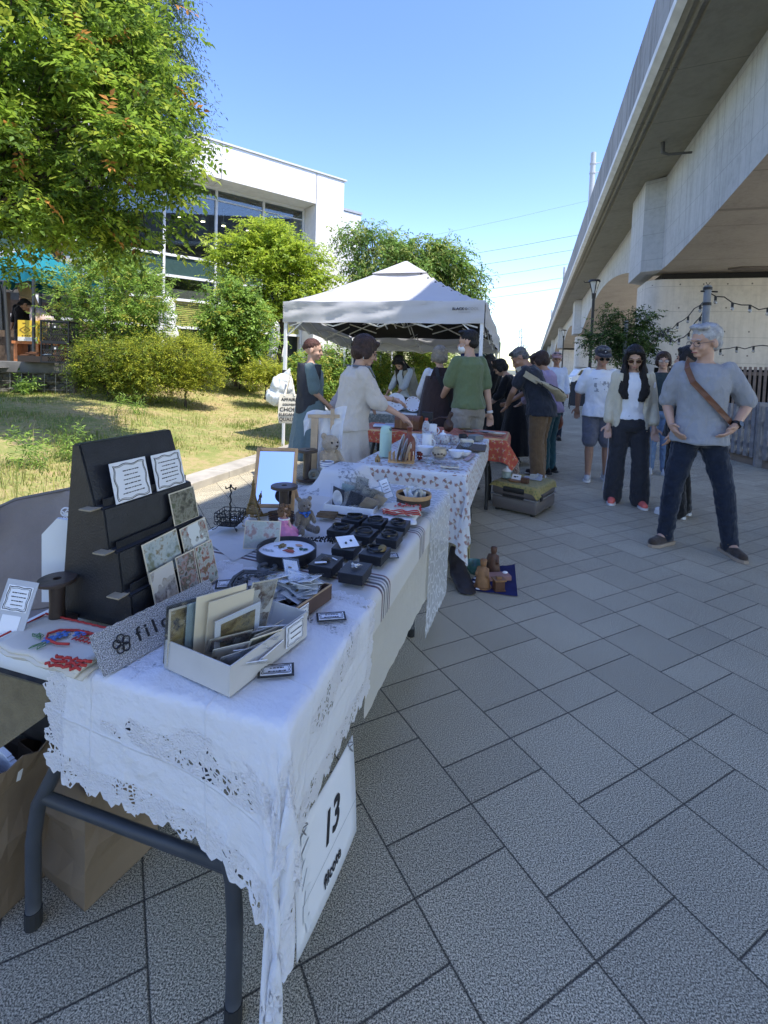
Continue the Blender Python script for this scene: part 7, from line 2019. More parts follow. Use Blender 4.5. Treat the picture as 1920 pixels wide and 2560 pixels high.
# ================================================================== PEOPLE
SKIN =mat('skin_light',(.46,.28,.20),.5,.10,14,sub=.0)
SKINT =mat('skin_tan',(.34,.19,.125),.5,.12,14)
LIP =mat('lip',(.33,.11,.10),.5);BROW =mat('brow_dark',(.03,.022,.02),.8)
def hairm(name,col,c2=None):return mat(name,col,.5,.5,30,.9,130,col2=c2,spec=.4)
H_BLK =hairm('hair_black',(.012,.010,.010));H_BRN =hairm('hair_brown',(.045,.024,.018));H_GRY =hairm('hair_silver',(.48,.48,.48),(.26,.26,.27));H_BLD =hairm('hair_ash',(.30,.26,.20),(.14,.12,.10));H_SALT =hairm('hair_salt',(.16,.16,.16),(.05,.05,.05))
H_RED =hairm('hair_auburn',(.075,.028,.02))
def cl(name,col,var=.12,bump=.35):
 """clothing: woven cloth with soft folds"""
 if 'cloth_' +name in MATS:return MATS['cloth_'+name]
 m,k =newmat('cloth_'+name,.92);c_ =k.coord('Object');k.set('Specular IOR Level',.15);k.set('Sheen Weight',.2)
 mp =k.node('ShaderNodeMapping');mp.inputs['Scale'].default_value =(1,1,.55);mp.inputs['Rotation'].default_value =(.3,.4,0);k.l.new(c_,mp.inputs[0])
 w =k.node('ShaderNodeTexNoise');w.inputs['Scale'].default_value =9;w.inputs['Detail'].default_value =4;w.inputs['Distortion'].default_value =.9;k.l.new(mp.outputs[0],w.inputs['Vector'])
 k.set('Base Color',k.mix(k.noise(c_,26,5,.7),tuple(c*(1-var*1.6)for c in col),tuple(min(1,c*(1+var))for c in col)))
 k.set('Normal',k.bump(k.math('ADD',w.outputs['Fac'],k.math('MULTIPLY',k.noise(c_,260,2),.05)),.35+bump*.5,.04));return m
def person(label,pos,face,h=1.65,skin=SKIN,lean=0,head=(0,0),armL=None,armR=None,feet=((-.10,0,0),(.10,0,0)),fem=False,hair=('short',H_BLK),top=None,bottom=None,shoe=None,vx=.010,glasses=None,cap=None,mask=None,twist=0,hs=1.07,outer=None,hands=True,group=None,kneeb=.03,z=0.0):
 """top: (material, hem z, sleeve fraction, ease); bottom: ('trousers'|'shorts'|'skirt', material, ease, end z)"""
 t =thing('person',label,'person',(pos[0],pos[1],z),math.atan2(-face[0],face[1]),group)
 s =h /1.70;t.scale =(s,s,s)
 kx =.87 if fem else.91
 up =Matrix.Translation((0,0,.93))@Matrix.Rotation(R(twist),4,'Z')@Matrix.Rotation(R(-lean),4,'X')@Matrix.Translation((0,0,-.93))
 hd =up@Matrix.Translation((0,0,1.47))@Matrix.Rotation(R(head[0]),4,'Z')@Matrix.Rotation(R(head[1]),4,'X')@Matrix.Scale(hs,4)@Matrix.Translation((0,0,-1.47))
 U =lambda p:up@V(p)
 Hd =lambda p:hd@V(p)
 r3 =hd.to_3x3()
 tor =[(.86,.152,.116,0),(.93,.155,.113,0),(1.02,.143 if not fem else.135,.100,.005),(1.14,.146,.104,.008),(1.26,.160,.110,.008),(1.345,.166,.102,0),(1.40,.150,.086,-.008),(1.435,.080,.066,-.012),(1.46,.060,.06,-.012)]
 def loft(ease,z0,z1=1.47,flare=0.0):
  out =[]
  zs =[q for q in tor if z0<q[0]<z1]
  lo =min(tor,key=lambda q:abs(q[0]-z0))
  for(zz,rx,ry,yo)in[(z0,lo[1],lo[2],lo[3])] +zs:
   e =ease *(1.0 if zz<1.36 else.45) +flare *max(0,1.05-zz)
   bend =1.0 if zz >.93 else 0.0
   out.append((U((0,yo,zz))if bend else V((0,yo,zz)),rx*kx+e,ry+e,R(twist)*bend,R(-lean)*bend))
  return('l',out)
 arms ={}
 for sd,a in((-1,armL),(1,armR)):
  S =U((sd*.166*kx,-.008,1.385))
  if a is None:a =((sd*.055,-.015,-.285),(sd*.075,.05,-.525))
  E_ =S +V(a[0]);Wr =S +V(a[1])
  arms[sd] =(S,E_,Wr,V(a[2])if len(a)>2 else(Wr-E_).normalized(),V(a[3])if len(a)>3 else V((0,1,0)))
 body =[loft(-.012,.88)]
 body+=[('c',U((0,-.012,1.42)),Hd((0,-.008,1.52)),.056 if not fem else.047,.052 if not fem else.045)]
 body+=[('e',Hd((0,-.014,1.612)),(.074,.094,.088),r3),('e',Hd((0,.022,1.560)),(.058,.066,.076),r3),('e',Hd((0,.058,1.503)),(.027,.026,.020),r3),('c',Hd((0,.086,1.588)),Hd((0,.103,1.556)),.008,.0125),('e',Hd((-.078,-.012,1.572)),(.010,.020,.032),r3),('e',Hd((.078,-.012,1.572)),(.010,.020,.032),r3),('e',Hd((0,.070,1.607)),(.048,.018,.010),r3),('e',Hd((-.034,.058,1.552)),(.024,.024,.022),r3),('e',Hd((.034,.058,1.552)),(.024,.024,.022),r3),('e',Hd((0,.078,1.527)),(.024,.014,.014),r3)]
 for sd,(S,E_,Wr,hdv,nn)in arms.items():
  k_ =.88 if fem else 1.0
  body+=[('c',S,E_,.048*k_,.038*k_),('c',E_,E_.lerp(Wr,.4),.039*k_,.036*k_),('c',E_.lerp(Wr,.4),Wr,.036*k_,.025*k_)]
  if hands:
   d =hdv.normalized();n_ =(nn-d*nn.dot(d)).normalized();a =d.cross(n_) *sd
   body+=[('c',Wr,Wr+d*.055,.025,.026),('c',Wr+d*.05-a*.02,Wr+d*.085-a*.024,.016,.014),('c',Wr+d*.05+a*.02,Wr+d*.088+a*.022,.016,.014)]
   for off,ln in((-.030,.058),(-.010,.072),(.010,.076),(.029,.068)):
    p0 =Wr +d *.085 +a *off;p1 =p0 +(d*.9+n_*.25+a*off*1.5).normalized() *ln *.55;p2 =p1 +(d*.7+n_*.6+a*off*2).normalized() *ln *.5
    body+=[('c',p0,p1,.0098,.0090),('c',p1,p2,.0090,.0076)]
   p0 =Wr +d *.025 +a *.026;p1 =p0 +(a*.75+d*.6+n_*.2) *.045;body+=[('c',p0,p1,.013,.0105),('c',p1,p1+(d*.9+a*.25+n_*.3)*.034,.0105,.008)]
 legs ={}
 for sd,f in((-1,feet[0]),(1,feet[1])):
  hip =V((sd*.085,0,.87));an =V((f[0],f[1],.085));kn =hip.lerp(an,.5) +V((math.sin(R(f[2]))*-kneeb,math.cos(R(f[2]))*kneeb,.02))
  legs[sd] =(hip,kn,an,R(f[2]))
  if bottom[0]!='trousers':body+=[('c',hip,kn,.075,.052),('c',kn,kn.lerp(an,.35),.052,.053),('c',kn.lerp(an,.35),an,.053,.034)]
  if bottom[0] =='trousers':body+=[('c',hip,kn,.058,.044),('c',kn,an,.044,.034)]
  body+=[('c',an,an+V((-math.sin(R(f[2]))*.10,math.cos(R(f[2]))*.10,-.045)),.036,.028)]
 blobmesh(body,vx*(.72 if hands else 1),3,skin,'body',t)
 if top:
  m,hem,sf,ease =top[:4];flare =top[4]if len(top) >4 else.13
  sh =[loft(ease,hem,1.452,flare)]
  for sd,(S,E_,Wr,_,_)in arms.items():
   r0 =.054 +ease *.35;e2 =ease *.55 +.004
   if sf<=1:q =S.lerp(E_,sf);sh+=[('c',S,S.lerp(q,.5),r0,.054+e2),('c',S.lerp(q,.5),q,.054+e2,.048+e2)]
   else:q =E_.lerp(Wr,sf-1);sh+=[('c',S,E_,r0,.046+e2),('c',E_,q,.046+e2,.038+e2)]
  blobmesh(sh,vx,4,m,'shirt',t,.005+ease*.13,(13,13,9),h*31)
 if outer:
  m,hem,sf,ease =outer[:4]
  for sd in(-1,1):
   S,E_,Wr,_,_ =arms[sd]
   ring =[]
   for zz,w,yo in((hem,.085,-.03),(1.0,.082,-.03),(1.2,.085,-.02),(1.36,.08,-.010),(1.43,.05,-.012)):
    ring.append((U((sd*(.135*kx+.01),yo,zz)),w*.80,.115+ease*.5,R(twist),R(-lean)))
   sh =[('l',ring)]
   if sf:q =E_.lerp(Wr,max(0,sf-1))if sf >1 else S.lerp(E_,sf);sh+=[('c',S,E_ if sf>1 else q,.072,.062),('c',E_ if sf>1 else q,q,.062,.056)]
   blobmesh(sh,vx,4,m,'jacket_front',t,.010,(14,14,5),sd*9)
  blobmesh([('l',[(U((0,-.055-ease,zz)),rx*kx*.9,.075,R(twist),R(-lean))for zz,rx in((hem,.17),(1.1,.165),(1.3,.175),(1.40,.13),(1.44,.07))])],vx,4,m,'jacket_back',t,.010,(14,14,5),4)
 typ,m,ease,end =bottom[:4]
 if typ =='skirt':
  z0 =bottom[4]if len(bottom) >4 else 1.02;fl =bottom[5]if len(bottom) >5 else.12;mb =MB();rings =[]
  cx =(legs[-1][2]+legs[1][2]) /2;n =56
  for i in range(15):
   f =i /14;zz =z0 +(end-z0) *f;rx =.145 *kx +ease +(.03+fl) *f**.8;ry =.105 +ease +(.02+fl) *f**.8
   rings.append([V((cx.x*f+rx*math.cos(a)*(1+.05*f*math.sin(a*9+2*math.sin(a*2))),cx.y*f+ry*math.sin(a)*(1+.06*f*math.sin(a*8+1)),zz))for a in np.linspace(0,2*math.pi,n,endpoint=False)])
  mb.loft(rings);mb.build('skirt',m,t,smooth=True,fix=True)
 else:
  pr =[('l',[(V((0,0,1.00)),.150*kx+ease*.6,.105+ease*.6),(V((0,0,.93)),.165*kx+ease*.7,.116+ease),(V((0,0,.86)),.168*kx+ease,.118+ease),(V((0,0,.80)),.155*kx+ease,.10+ease)])]
  for sd,(hip,kn,an,yw)in legs.items():
   hz =hip +V((0,0,-.04))
   if typ =='shorts':q =hip.lerp(kn,.93);pr+=[('c',hz,q,.088+ease,.078+ease)]
   else:
    q =kn.lerp(an,1.03);fl =bottom[4]if len(bottom) >4 else 0
    pr+=[('c',hz,kn,.086+ease,.060+ease),('c',kn,kn.lerp(an,.5),.060+ease,.054+ease+fl*.5),('c',kn.lerp(an,.5),q,.054+ease+fl*.5,.046+ease*.9+fl)]
  blobmesh(pr,vx,3,m,typ,t,.007,(16,16,22),h*17)
 if shoe:
  for sd,(hip,kn,an,yw)in legs.items():
   Mf =Matrix.Translation((an.x,an.y,0))@Matrix.Rotation(yw,4,'Z')
   up_ =[('c',Mf@V((0,-.045,.050)),Mf@V((0,.06,.050)),.040,.038),('c',Mf@V((0,.06,.046)),Mf@V((0,.150,.038)),.040,.034),('c',Mf@V((0,-.025,.07)),Mf@V((0,-.015,.10)),.040,.040)]
   o =blobmesh(up_,.008,3,shoe[0],'shoe',t)
   mb =MB();out =[(.036,-.085),(.040,-.03),(.038,.04),(.046,.10),(.038,.155),(.012,.185),(-.020,.182),(-.042,.145),(-.046,.09),(-.038,.03),(-.040,-.03),(-.034,-.085),(-.014,-.100),(.014,-.100)]
   mb.prism([tuple((Mf@V((x,y,0)))[:2])for x,y in out],.002,.026);mb.build('sole',shoe[1],o,auto=40)
   if len(shoe) >2:
    mb =MB()
    for i in range(4):mb.tube([Mf@V((-.024,.03+.022*i,.084-.008*i)),Mf@V((0,.036+.022*i,.090-.008*i)),Mf@V((.024,.03+.022*i,.084-.008*i))],.004,5)
    for s_ in(-1,1):mb.tube([Mf@V((0,.03,.092)),Mf@V((s_*.03,.015,.105)),Mf@V((s_*.04,.04,.09)),Mf@V((0,.035,.092))],.003,5)
    mb.build('lace',shoe[2],o)
 mb =MB();bw =MB()
 for x in(-.032,.032):
  mb.ball(Hd((x,.0755,1.586)),(.0145,.006,.0055),8,r3);bw.tube([Hd((x-.020,.076,1.606)),Hd((x,.084,1.611)),Hd((x+.020,.076,1.606))],.0035,5)
 mb.build('eye',EYE,t,smooth=True);bw.build('eyebrow',hair[1]if hair[1]is H_GRY else BROW,t)
 mb =MB();mb.tube([Hd((-.022,.082,1.524)),Hd((0,.0935,1.524)),Hd((.022,.082,1.524))],.0045,6);mb.build('lips',LIP,t,smooth=True)
 st,hm =hair
 P =[]
 if st =='short':P =[('e',Hd((0,-.026,1.632)),(.083,.098,.082),r3),('e',Hd((0,-.055,1.57)),(.070,.058,.06),r3),('e',Hd((-.030,.035,1.688)),(.045,.045,.022),r3),('e',Hd((.030,.030,1.690)),(.045,.045,.022),r3)]
 elif st =='bob':P =[('e',Hd((0,-.028,1.628)),(.094,.106,.094),r3),('e',Hd((0,-.050,1.565)),(.090,.072,.075),r3),('e',Hd((-.076,.010,1.575)),(.022,.045,.06),r3),('e',Hd((.076,.010,1.575)),(.022,.045,.06),r3),('e',Hd((0,.055,1.672)),(.055,.030,.026),r3)]
 elif st =='bun':P =[('e',Hd((0,-.026,1.630)),(.080,.096,.083),r3),('e',Hd((0,-.10,1.60)),(.035,.03,.035),r3)]
 elif st =='long':P =[('e',Hd((0,-.026,1.628)),(.086,.100,.090),r3),('l',[(Hd((0,-.062,1.60)),.085,.05),(U((0,-.085,1.42)),.100,.04),(U((0,-.105,1.24)),.095,.03),(U((0,-.11,1.13)),.06,.02)]),('l',[(Hd((-.074,.015,1.64)),.022,.05),(Hd((-.082,.02,1.52)),.026,.045),(U((-.098,.075,1.36)),.058,.040),(U((-.090,.105,1.22)),.062,.026),(U((-.07,.125,1.13)),.030,.012)]),('l',[(Hd((.074,.015,1.64)),.022,.05),(Hd((.082,.02,1.52)),.026,.045),(U((.098,.075,1.36)),.055,.040),(U((.092,.105,1.22)),.058,.026),(U((.08,.125,1.15)),.028,.012)]),('e',Hd((-.04,.06,1.668)),(.04,.026,.026),r3),('e',Hd((.04,.06,1.668)),(.04,.026,.026),r3)]
 blobmesh(P,.008 if vx<.011 else.011,2,hm,'hair',t,.006,(70,70,22),3)
 if glasses:
  mb =MB()
  for x in(-.034,.034):mb.tube([Hd((x+.025*math.cos(a),.094-abs(x+.025*math.cos(a))*.10,1.582+.019*math.sin(a)))for a in np.linspace(0,6.28,16,endpoint=False)],.0018,5,closed=True);mb.tube([Hd((math.copysign(.059,x),.088,1.588)),Hd((math.copysign(.084,x),.02,1.590)),Hd((math.copysign(.082,x),-.02,1.58))],.0018,5)
  mb.tube([Hd((-.010,.094,1.585)),Hd((0,.097,1.590)),Hd((.010,.094,1.585))],.0018,5)
  g_ =mb.build('glasses',glasses[0],t,smooth=True)
  if len(glasses) >1:
   mb =MB()
   for x in(-.034,.034):mb.ball(Hd((x,.0915,1.582)),(.024,.002,.018),14,r3)
   mb.build('lens',glasses[1],g_,smooth=True)
 if cap:
  o =blobmesh([('e',Hd((0,-.020,1.648)),(.092,.110,.078),r3)],.008,2,cap[0],'cap',t)
  mb =MB();n =14;ring =[V((.078*math.cos(a),.070+.075*math.sin(a),1.640-.022*math.sin(a)-.018*math.cos(a)**2))for a in np.linspace(0,math.pi,n)]
  pts =[Hd(p)for p in ring];inner =[Hd((.075*math.cos(a),.060+.02*math.sin(a),1.648))for a in np.linspace(0,math.pi,n)]
  for i in range(n-1):mb.quad(pts[i],pts[i+1],inner[i+1],inner[i])
  b_ =mb.build('brim',cap[0],o,smooth=True);md =b_.modifiers.new('t','SOLIDIFY');md.thickness =.005
  if len(cap) >1:mb =MB();mb.ball(Hd((0,.086,1.672)),(.007,.004,.007),8,r3);mb.build('badge',cap[1],o)
 if mask:
  blobmesh([('e',Hd((0,.050,1.530)),(.056,.056,.050),r3),('c',Hd((-.05,.04,1.54)),Hd((-.08,-.01,1.575)),.004,.003),('c',Hd((.05,.04,1.54)),Hd((.08,-.01,1.575)),.004,.003)],.006,2,mask,'face_mask',t)
 t['_m'] =1;del t['_m']
 return t,up,arms,legs,hd
def local_obj(t,mb,name,label,cat,m,**k):
 """a thing carried by a person: top-level, built in that person's frame"""
 o =mb.build(name,m,None,**k);o.matrix_world =t.matrix_world.copy()if False else Matrix.Translation(t.location)@Matrix.Rotation(t.rotation_euler.z,4,'Z')@Matrix.Diagonal((*t.scale,1));return tag(o,label,cat)
def strap(mb,pts,w,th=.004):
 """flat strap through points (p, outward normal)"""
 rings =[]
 for i,(p,n_)in enumerate(pts):
  a =V(pts[max(0,i-1)][0]);b =V(pts[min(len(pts)-1,i+1)][0]);d =(b-a).normalized();n_ =V(n_);n_ =(n_-d*n_.dot(d)).normalized();s_ =d.cross(n_) *w /2
  p =V(p);rings.append([p-s_,p+s_,p+s_+n_*th,p-s_+n_*th])
 return mb.loft(rings)
def torso_path(up,pts,kx=1.0,e=.03):
 """points given as (angle deg round torso from front, z) -> positions on a loose shirt, with normals"""
 out =[]
 for a,zz in pts:
  q =[(1.0,.155,.106),(1.14,.156,.108),(1.26,.174,.114),(1.345,.180,.106),(1.42,.12,.08),(1.46,.07,.06)]
  rx =np.interp(zz,[k[0]for k in q],[k[1]for k in q]) *kx +e;ry =np.interp(zz,[k[0]for k in q],[k[2]for k in q]) +e
  n_ =up.to_3x3()@V((math.sin(R(a))/rx,math.cos(R(a))/ry,.3));out.append((up@V((rx*math.sin(R(a)),ry*math.cos(R(a)),zz)),n_.normalized()))
 return out
SH_GREY =(cl('shoe_grey',(.40,.41,.42)),mat('sole_white',(.66,.66,.66),.7));SH_BLK =(cl('shoe_black',(.015,.015,.016)),mat('sole_dark',(.03,.03,.03),.7));SH_WHT =(cl('shoe_white',(.66,.66,.67)),MATS['sole_white'])
pm =(at(1660,1366)+at(1800,1372)) /2
T,up,arms,legs,hd =person('grey haired man in glasses and grey tee, hands on his hips',(pm.x,pm.y),(-.42,-.91),1.71,SKIN,4,(-56,-8),armR=((.075,-.09,-.275),(.05,.05,-.43),(-.35,.55,-.6),(-.9,-.1,.3)),armL=((-.155,-.09,-.25),(-.05,.09,-.405),(.55,.35,-.6),(.7,-.1,.5)),feet=((-.235,.03,22),(.19,.03,-38)),hair=('short',H_GRY),hs=1.10,top=(cl('grey_marl',(.275,.285,.31),.08,.5),.825,.90,.032),bottom=('trousers',cl('indigo_denim',(.016,.022,.038),.45,.5),.012,0),shoe=(cl('suede_brown',(.055,.042,.035)),mat('sole_tan',(.34,.27,.20),.8),mat('lace_yellow',(.34,.22,.04),.8)),vx=.008,glasses=(mat('wire_dark',(.05,.05,.05),.3),))
mb =MB();pth =torso_path(up,[(170,1.40),(120,1.46),(62,1.45),(40,1.40),(22,1.30),(0,1.20),(-22,1.11),(-45,1.03),(-75,.97),(-110,.95)],1,.062)
strap(mb,pth,.042);
o =local_obj(T,mb,'shoulder_strap_bag','brown leather crossbody strap bag worn by the grey haired man','bag',mat('tan_leather',(.13,.05,.024),.5,.25,20))
S,E_,Wr,d,n =arms[-1]
mb =MB();ax =(Wr-E_).normalized();rt =ax.to_track_quat('Z','X').to_matrix();mb.lathe([(.029,-.012),(.034,-.010),(.034,.010),(.029,.012)],Wr-ax*.015,18,rot=rt);mb.build('watch_strap',LEATH,T,smooth=True)
mb =MB();f_ =(V((-.6,.8,.2))-ax*V((-.6,.8,.2)).dot(ax)).normalized();mb.cyl(Wr-ax*.015+f_*.028,Wr-ax*.015+f_*.042,.021,14);mb.build('watch_face',EYE,T)
p =(at(1530,1257)+at(1597,1264)) /2
T,up,arms,legs,hd =person('woman with long black hair and sunglasses in white top and open beige shirt',(p.x,p.y),(-.30,-.95),1.61,SKIN,2,(-6,-20),feet=((-.13,.02,10),(.13,-.03,-12)),fem=True,hair=('long',H_BLK),top=(cl('white_knit',(.74,.75,.78),.04,.3),.93,.5,.014),outer=(cl('beige_shirt',(.56,.51,.39),.08,.5),.72,1.75,.02),bottom=('trousers',cl('charcoal_trouser',(.035,.036,.042),.2),.026,0,.028),shoe=(mat('shoe_coral',(.75,.16,.13),.6),mat('sole_white',(.66,.66,.66))),vx=.009,glasses=(mat('frame_gold',(.35,.26,.12),.3,metal=.6),mat('lens_brown',(.06,.025,.015),.1)))
mb =MB()
for sd in(-1,1):
 hip,kn,an,yw =legs[sd];mb.tube([V((sd*.205,.02,.84)),V((kn.x+sd*.095,kn.y+.01,kn.z)),V((an.x+sd*.10,an.y+.0,.12))],.004,5)
mb.build('side_piping',mat('piping_pale',(.5,.5,.52),.8),T)
m,k =newmat('printed_tee',.9)
P_ =k.sep(k.coord('Object'));v =k.coord('Object')
inn =k.math('MULTIPLY',k.math('MULTIPLY',k.math('LESS_THAN',k.math('ABSOLUTE',P_[0]),.11),k.math('GREATER_THAN',P_[1],.06)),k.math('LESS_THAN',k.math('ABSOLUTE',k.math('SUBTRACT',P_[2],1.235)),.085))
mk =k.math('MULTIPLY',inn,k.math('GREATER_THAN',k.noise(v,22,2),.56));k.set('Base Color',k.mix(k.math('MULTIPLY',mk,.7),(.72,.73,.76),(.16,.17,.2)));k.set('Normal',k.bump(k.noise(v,30,3),.4,.01))
p =(at(1462,1197)+at(1512,1202)) /2
T,*_ =person('man in dark cap, printed white tee and grey shorts, looking down',(p.x,p.y),(-.22,-.97),1.64,SKINT,3,(4,-12),armL=((-.08,-.03,-.28),(-.06,-.08,-.50)),armR=((.10,-.05,-.27),(.09,-.14,-.46)),feet=((-.13,-.03,6),(.10,.05,-14)),hair=('short',H_SALT),top=(m,.83,.78,.040),bottom=('shorts',cl('slate_shorts',(.125,.13,.16)),.020,0),shoe=SH_GREY,vx=.010,cap=(cl('cap_navy',(.035,.035,.045)),mat('badge_white',(.6,.6,.6))),glasses=(mat('wire_dark',(.05,.05,.05)),mat('lens_black',(.01,.01,.01),.1)))
p =at(1650,1183);person('young person in glasses and light blue jeans behind the woman in white',(p.x-.05,p.y),(-.45,-.9),1.63,SKIN,0,(0,0),hair=('bob',H_BRN),top=(cl('dark_teal',(.03,.045,.05)),.9,.8,.02),bottom=('trousers',cl('light_jeans',(.16,.24,.38),.35),.02,0),shoe=SH_WHT,vx=.011,glasses=(mat('frame_brown',(.12,.06,.04),.3),mat('lens_pale',(.35,.30,.28),.1)))
p =at(1688,1288);person('person dressed all in black with white shoes, behind the grey haired man',(p.x+.02,p.y),(-.7,.7),1.60,SKIN,0,hair=('bob',H_BLK),top=(cl('black_top',(.010,.010,.011)),.8,1.8,.03),bottom=('trousers',cl('black_skirt',(.012,.012,.013)),.03,0,.03),shoe=SH_WHT,vx=.011,fem=True)
p =atd(1992,1400,4.1);person('person at the right edge of view with a bare arm showing',(p.x,4.1),(-.2,-.98),1.6,SKIN,0,armR=((.10,-.03,-.27),(.12,.06,-.49)),top=(cl('rust_top',(.20,.08,.05)),.9,.6,.02),bottom=('trousers',MATS['cloth_indigo_denim'],.015,0),shoe=SH_BLK,vx=.011,hair=('short',H_BRN))
TUN =cl('cream_tunic',(.50,.455,.40),.06,.5)
p =atd(868,1200,3.90)
T,up,arms,legs,hd =person('trader with a dark bob in a cream tunic reaching across the table',(p.x,3.90),(.93,.36),1.56,SKIN,9,(-14,-14),armR=((.05,.12,-.235),(.08,.33,-.345),(.1,.8,-.6),(0,-.5,-.8)),armL=((-.08,.16,-.20),(-.06,.42,-.235),(.0,.93,-.28),(0,-.3,-.9)),fem=True,hair=('bob',H_BRN),top=(TUN,.90,1.12,.045),bottom=('skirt',cl('olive_skirt',(.21,.21,.075)),.05,.12,.62,.05),shoe=SH_BLK,vx=.009,glasses=(mat('wire_dark',(.05,.05,.05),.3),))
mb =MB();rings =[]
for i in range(12):
 f =i /11;zz =1.02 -.54 *f;rings.append([V(((.165+.075*f)*math.cos(a)*(1+.03*math.sin(a*9)),(.135+.075*f)*math.sin(a)*(1+.035*math.sin(a*8+1))+.01,zz))for a in np.linspace(0,6.2832,60,endpoint=False)])
mb.loft(rings);mb.build('tunic_skirt',TUN,T,smooth=True,fix=True)
mb =MB();mb.ball(hd@V((.080,-.004,1.525)),(.010,.004,.022),8);mb.build('earring',mat('earring_pearl',(.62,.55,.45),.3),T)
o =blobmesh([('l',[(up@V((0,-.012,1.40)),.098,.085,0,R(-9)),(up@V((0,-.012,1.45)),.062,.062,0,R(-9))])],.008,2,cl('collar_white',(.66,.66,.68)),'collar',T)
mb =MB();strap(mb,torso_path(up,[(140,1.44),(60,1.455),(35,1.38),(12,1.26),(-2,1.18)],.87,.05),.022);strap(mb,torso_path(up,[(-140,1.44),(-60,1.455),(-35,1.38),(-12,1.26),(2,1.18)],.87,.05),.022);mb.build('lanyard',cl('lanyard_grey',(.14,.15,.17)),T,smooth=True)
mb =MB();S,E_,Wr,d,n =arms[-1];mb.lathe([(.026,-.004),(.029,0),(.026,.004)],Wr,14,rot=(Wr-E_).to_track_quat('Z','X').to_matrix());mb.build('bangle',BRASS,T,smooth=True)
p =atd(772,1150,5.35)
T,*_ =person('auburn haired woman in a blue-green dress and dark padded vest',(p.x,5.35),(.98,.1),1.58,SKIN,0,(-6,-10),armL=((-.02,.04,-.28),(.10,.20,-.43),(.5,.5,-.6),(0,-1,0)),armR=((.02,.06,-.28),(-.10,.22,-.43),(-.5,.5,-.6),(0,-1,0)),fem=True,hair=('bun',H_RED),top=(cl('bluegreen_dress',(.115,.165,.175)),.9,.85,.035),outer=(mat('padded_navy',(.016,.018,.026),.6,.2,8,.5,30),.86,0,.03),bottom=('skirt',MATS['cloth_bluegreen_dress'],.05,.33,1.02,.07),shoe=SH_BLK,vx=.010)
p =atd(852,1150,6.0);person('customer in a pale grey shirt and purple skirt bending over the far table',(p.x,6.0),(.55,.83),1.56,SKIN,38,(0,-20),armL=((-.05,.16,-.24),(-.02,.34,-.40)),armR=((.08,.06,-.28),(.10,.14,-.50)),fem=True,hair=('short',H_BLK),top=(cl('pale_grey_shirt',(.30,.28,.30)),.88,1.2,.04),bottom=('skirt',cl('purple_skirt',(.045,.035,.085)),.03,.2,.98,.06),shoe=SH_BLK,vx=.012,hands=False)
p =atd(1018,1100,8.3);person('long haired trader in a beige waistcoat bowing her head inside the canopy',(p.x,8.3),(-.75,-.6),1.56,SKIN,18,(10,-38),armL=((-.03,.12,-.25),(0,.28,-.40)),armR=((.05,.1,-.26),(.06,.24,-.44)),fem=True,hair=('long',H_BLK),top=(cl('pale_blue_shirt',(.46,.50,.56)),.9,1.3,.025),outer=(cl('beige_waistcoat',(.32,.30,.24)),.86,0,.03),bottom=('skirt',MATS['cloth_charcoal_trouser'],.02,.3,1.0,.08),shoe=SH_BLK,vx=.012,hands=False)
p =atd(1093,1130,5.75)
T,up,*_ =person('woman with an ash blonde bob in a brown pinafore and white blouse, seen from behind',(p.x,5.75),(-.08,1),1.57,SKIN,8,(6,-6),armL=((-.07,.10,-.27),(-.03,.30,-.36)),armR=((.06,.10,-.27),(.03,.28,-.40)),fem=True,hair=('bob',H_BLD),top=(cl('white_blouse',(.60,.61,.64)),.95,1.5,.022),bottom=('skirt',cl('brown_pinafore',(.036,.024,.024)),.055,.28,1.34,.13),shoe=SH_BLK,vx=.011,hands=False)
mb =MB();mb.add(*(lambda q:([x for x in q],[(0,1,2,3)]))([up@V((-.10,-.145,1.43)),up@V((.10,-.145,1.43)),up@V((.16,-.165,1.28)),up@V((-.16,-.165,1.28))]));o =mb.build('bib_back',MATS['cloth_brown_pinafore'],T);md =o.modifiers.new('t','SOLIDIFY');md.thickness =.02
mb =MB();strap(mb,[((-.08,-.12,1.45),(0,-1,.2)),((-.06,-.172,1.34),(0,-1,0)),((.02,-.195,1.16),(0,-1,0)),((.10,-.20,1.0),(0,-1,0)),((.16,-.20,.86),(0,-1,0))],.045,.006);strap(mb,[((.16,-.20,.86),(0,-1,0)),((.19,-.16,.78),(1,-1,0)),((.20,-.10,.72),(1,0,0))],.02,.006)
mb.lathe([(.0,-.08),(.05,-.07),(.075,0),(.05,.07),(0,.08)],(.24,-.16,.66),16,.6,1.0)
local_obj(T,mb,'shoulder_bag','black webbing strap with brown purse hanging behind the brown pinafore','bag',mat('webbing_black',(.014,.013,.014),.7))
p =atd(1166,1130,5.42)
T,up,arms,*_ =person('man in an olive green tee and white face mask, looking left',(p.x,5.42),(-.42,.91),1.74,SKIN,3,(42,-8),armR=((.05,-.06,-.30),(.08,-.09,-.54),(.15,.1,-.98),(-.6,-.7,0)),armL=((-.06,.08,-.28),(-.02,.26,-.42)),hair=('short',H_BLK),top=(cl('olive_tee',(.125,.165,.085)),.88,.82,.034),bottom=('trousers',cl('khaki_grey',(.27,.255,.225)),.03,0),shoe=SH_BLK,vx=.010,mask=mat('mask_white',(.68,.69,.71),.8))
S,E_,Wr,d,n =arms[1];mb =MB();mb.lathe([(.028,-.014),(.033,-.012),(.033,.012),(.028,.014)],Wr,16,rot=(Wr-E_).to_track_quat('Z','X').to_matrix());mb.build('watch_strap',MATS['sole_white'],T,smooth=True)
p =atd(1236,1130,7.6)
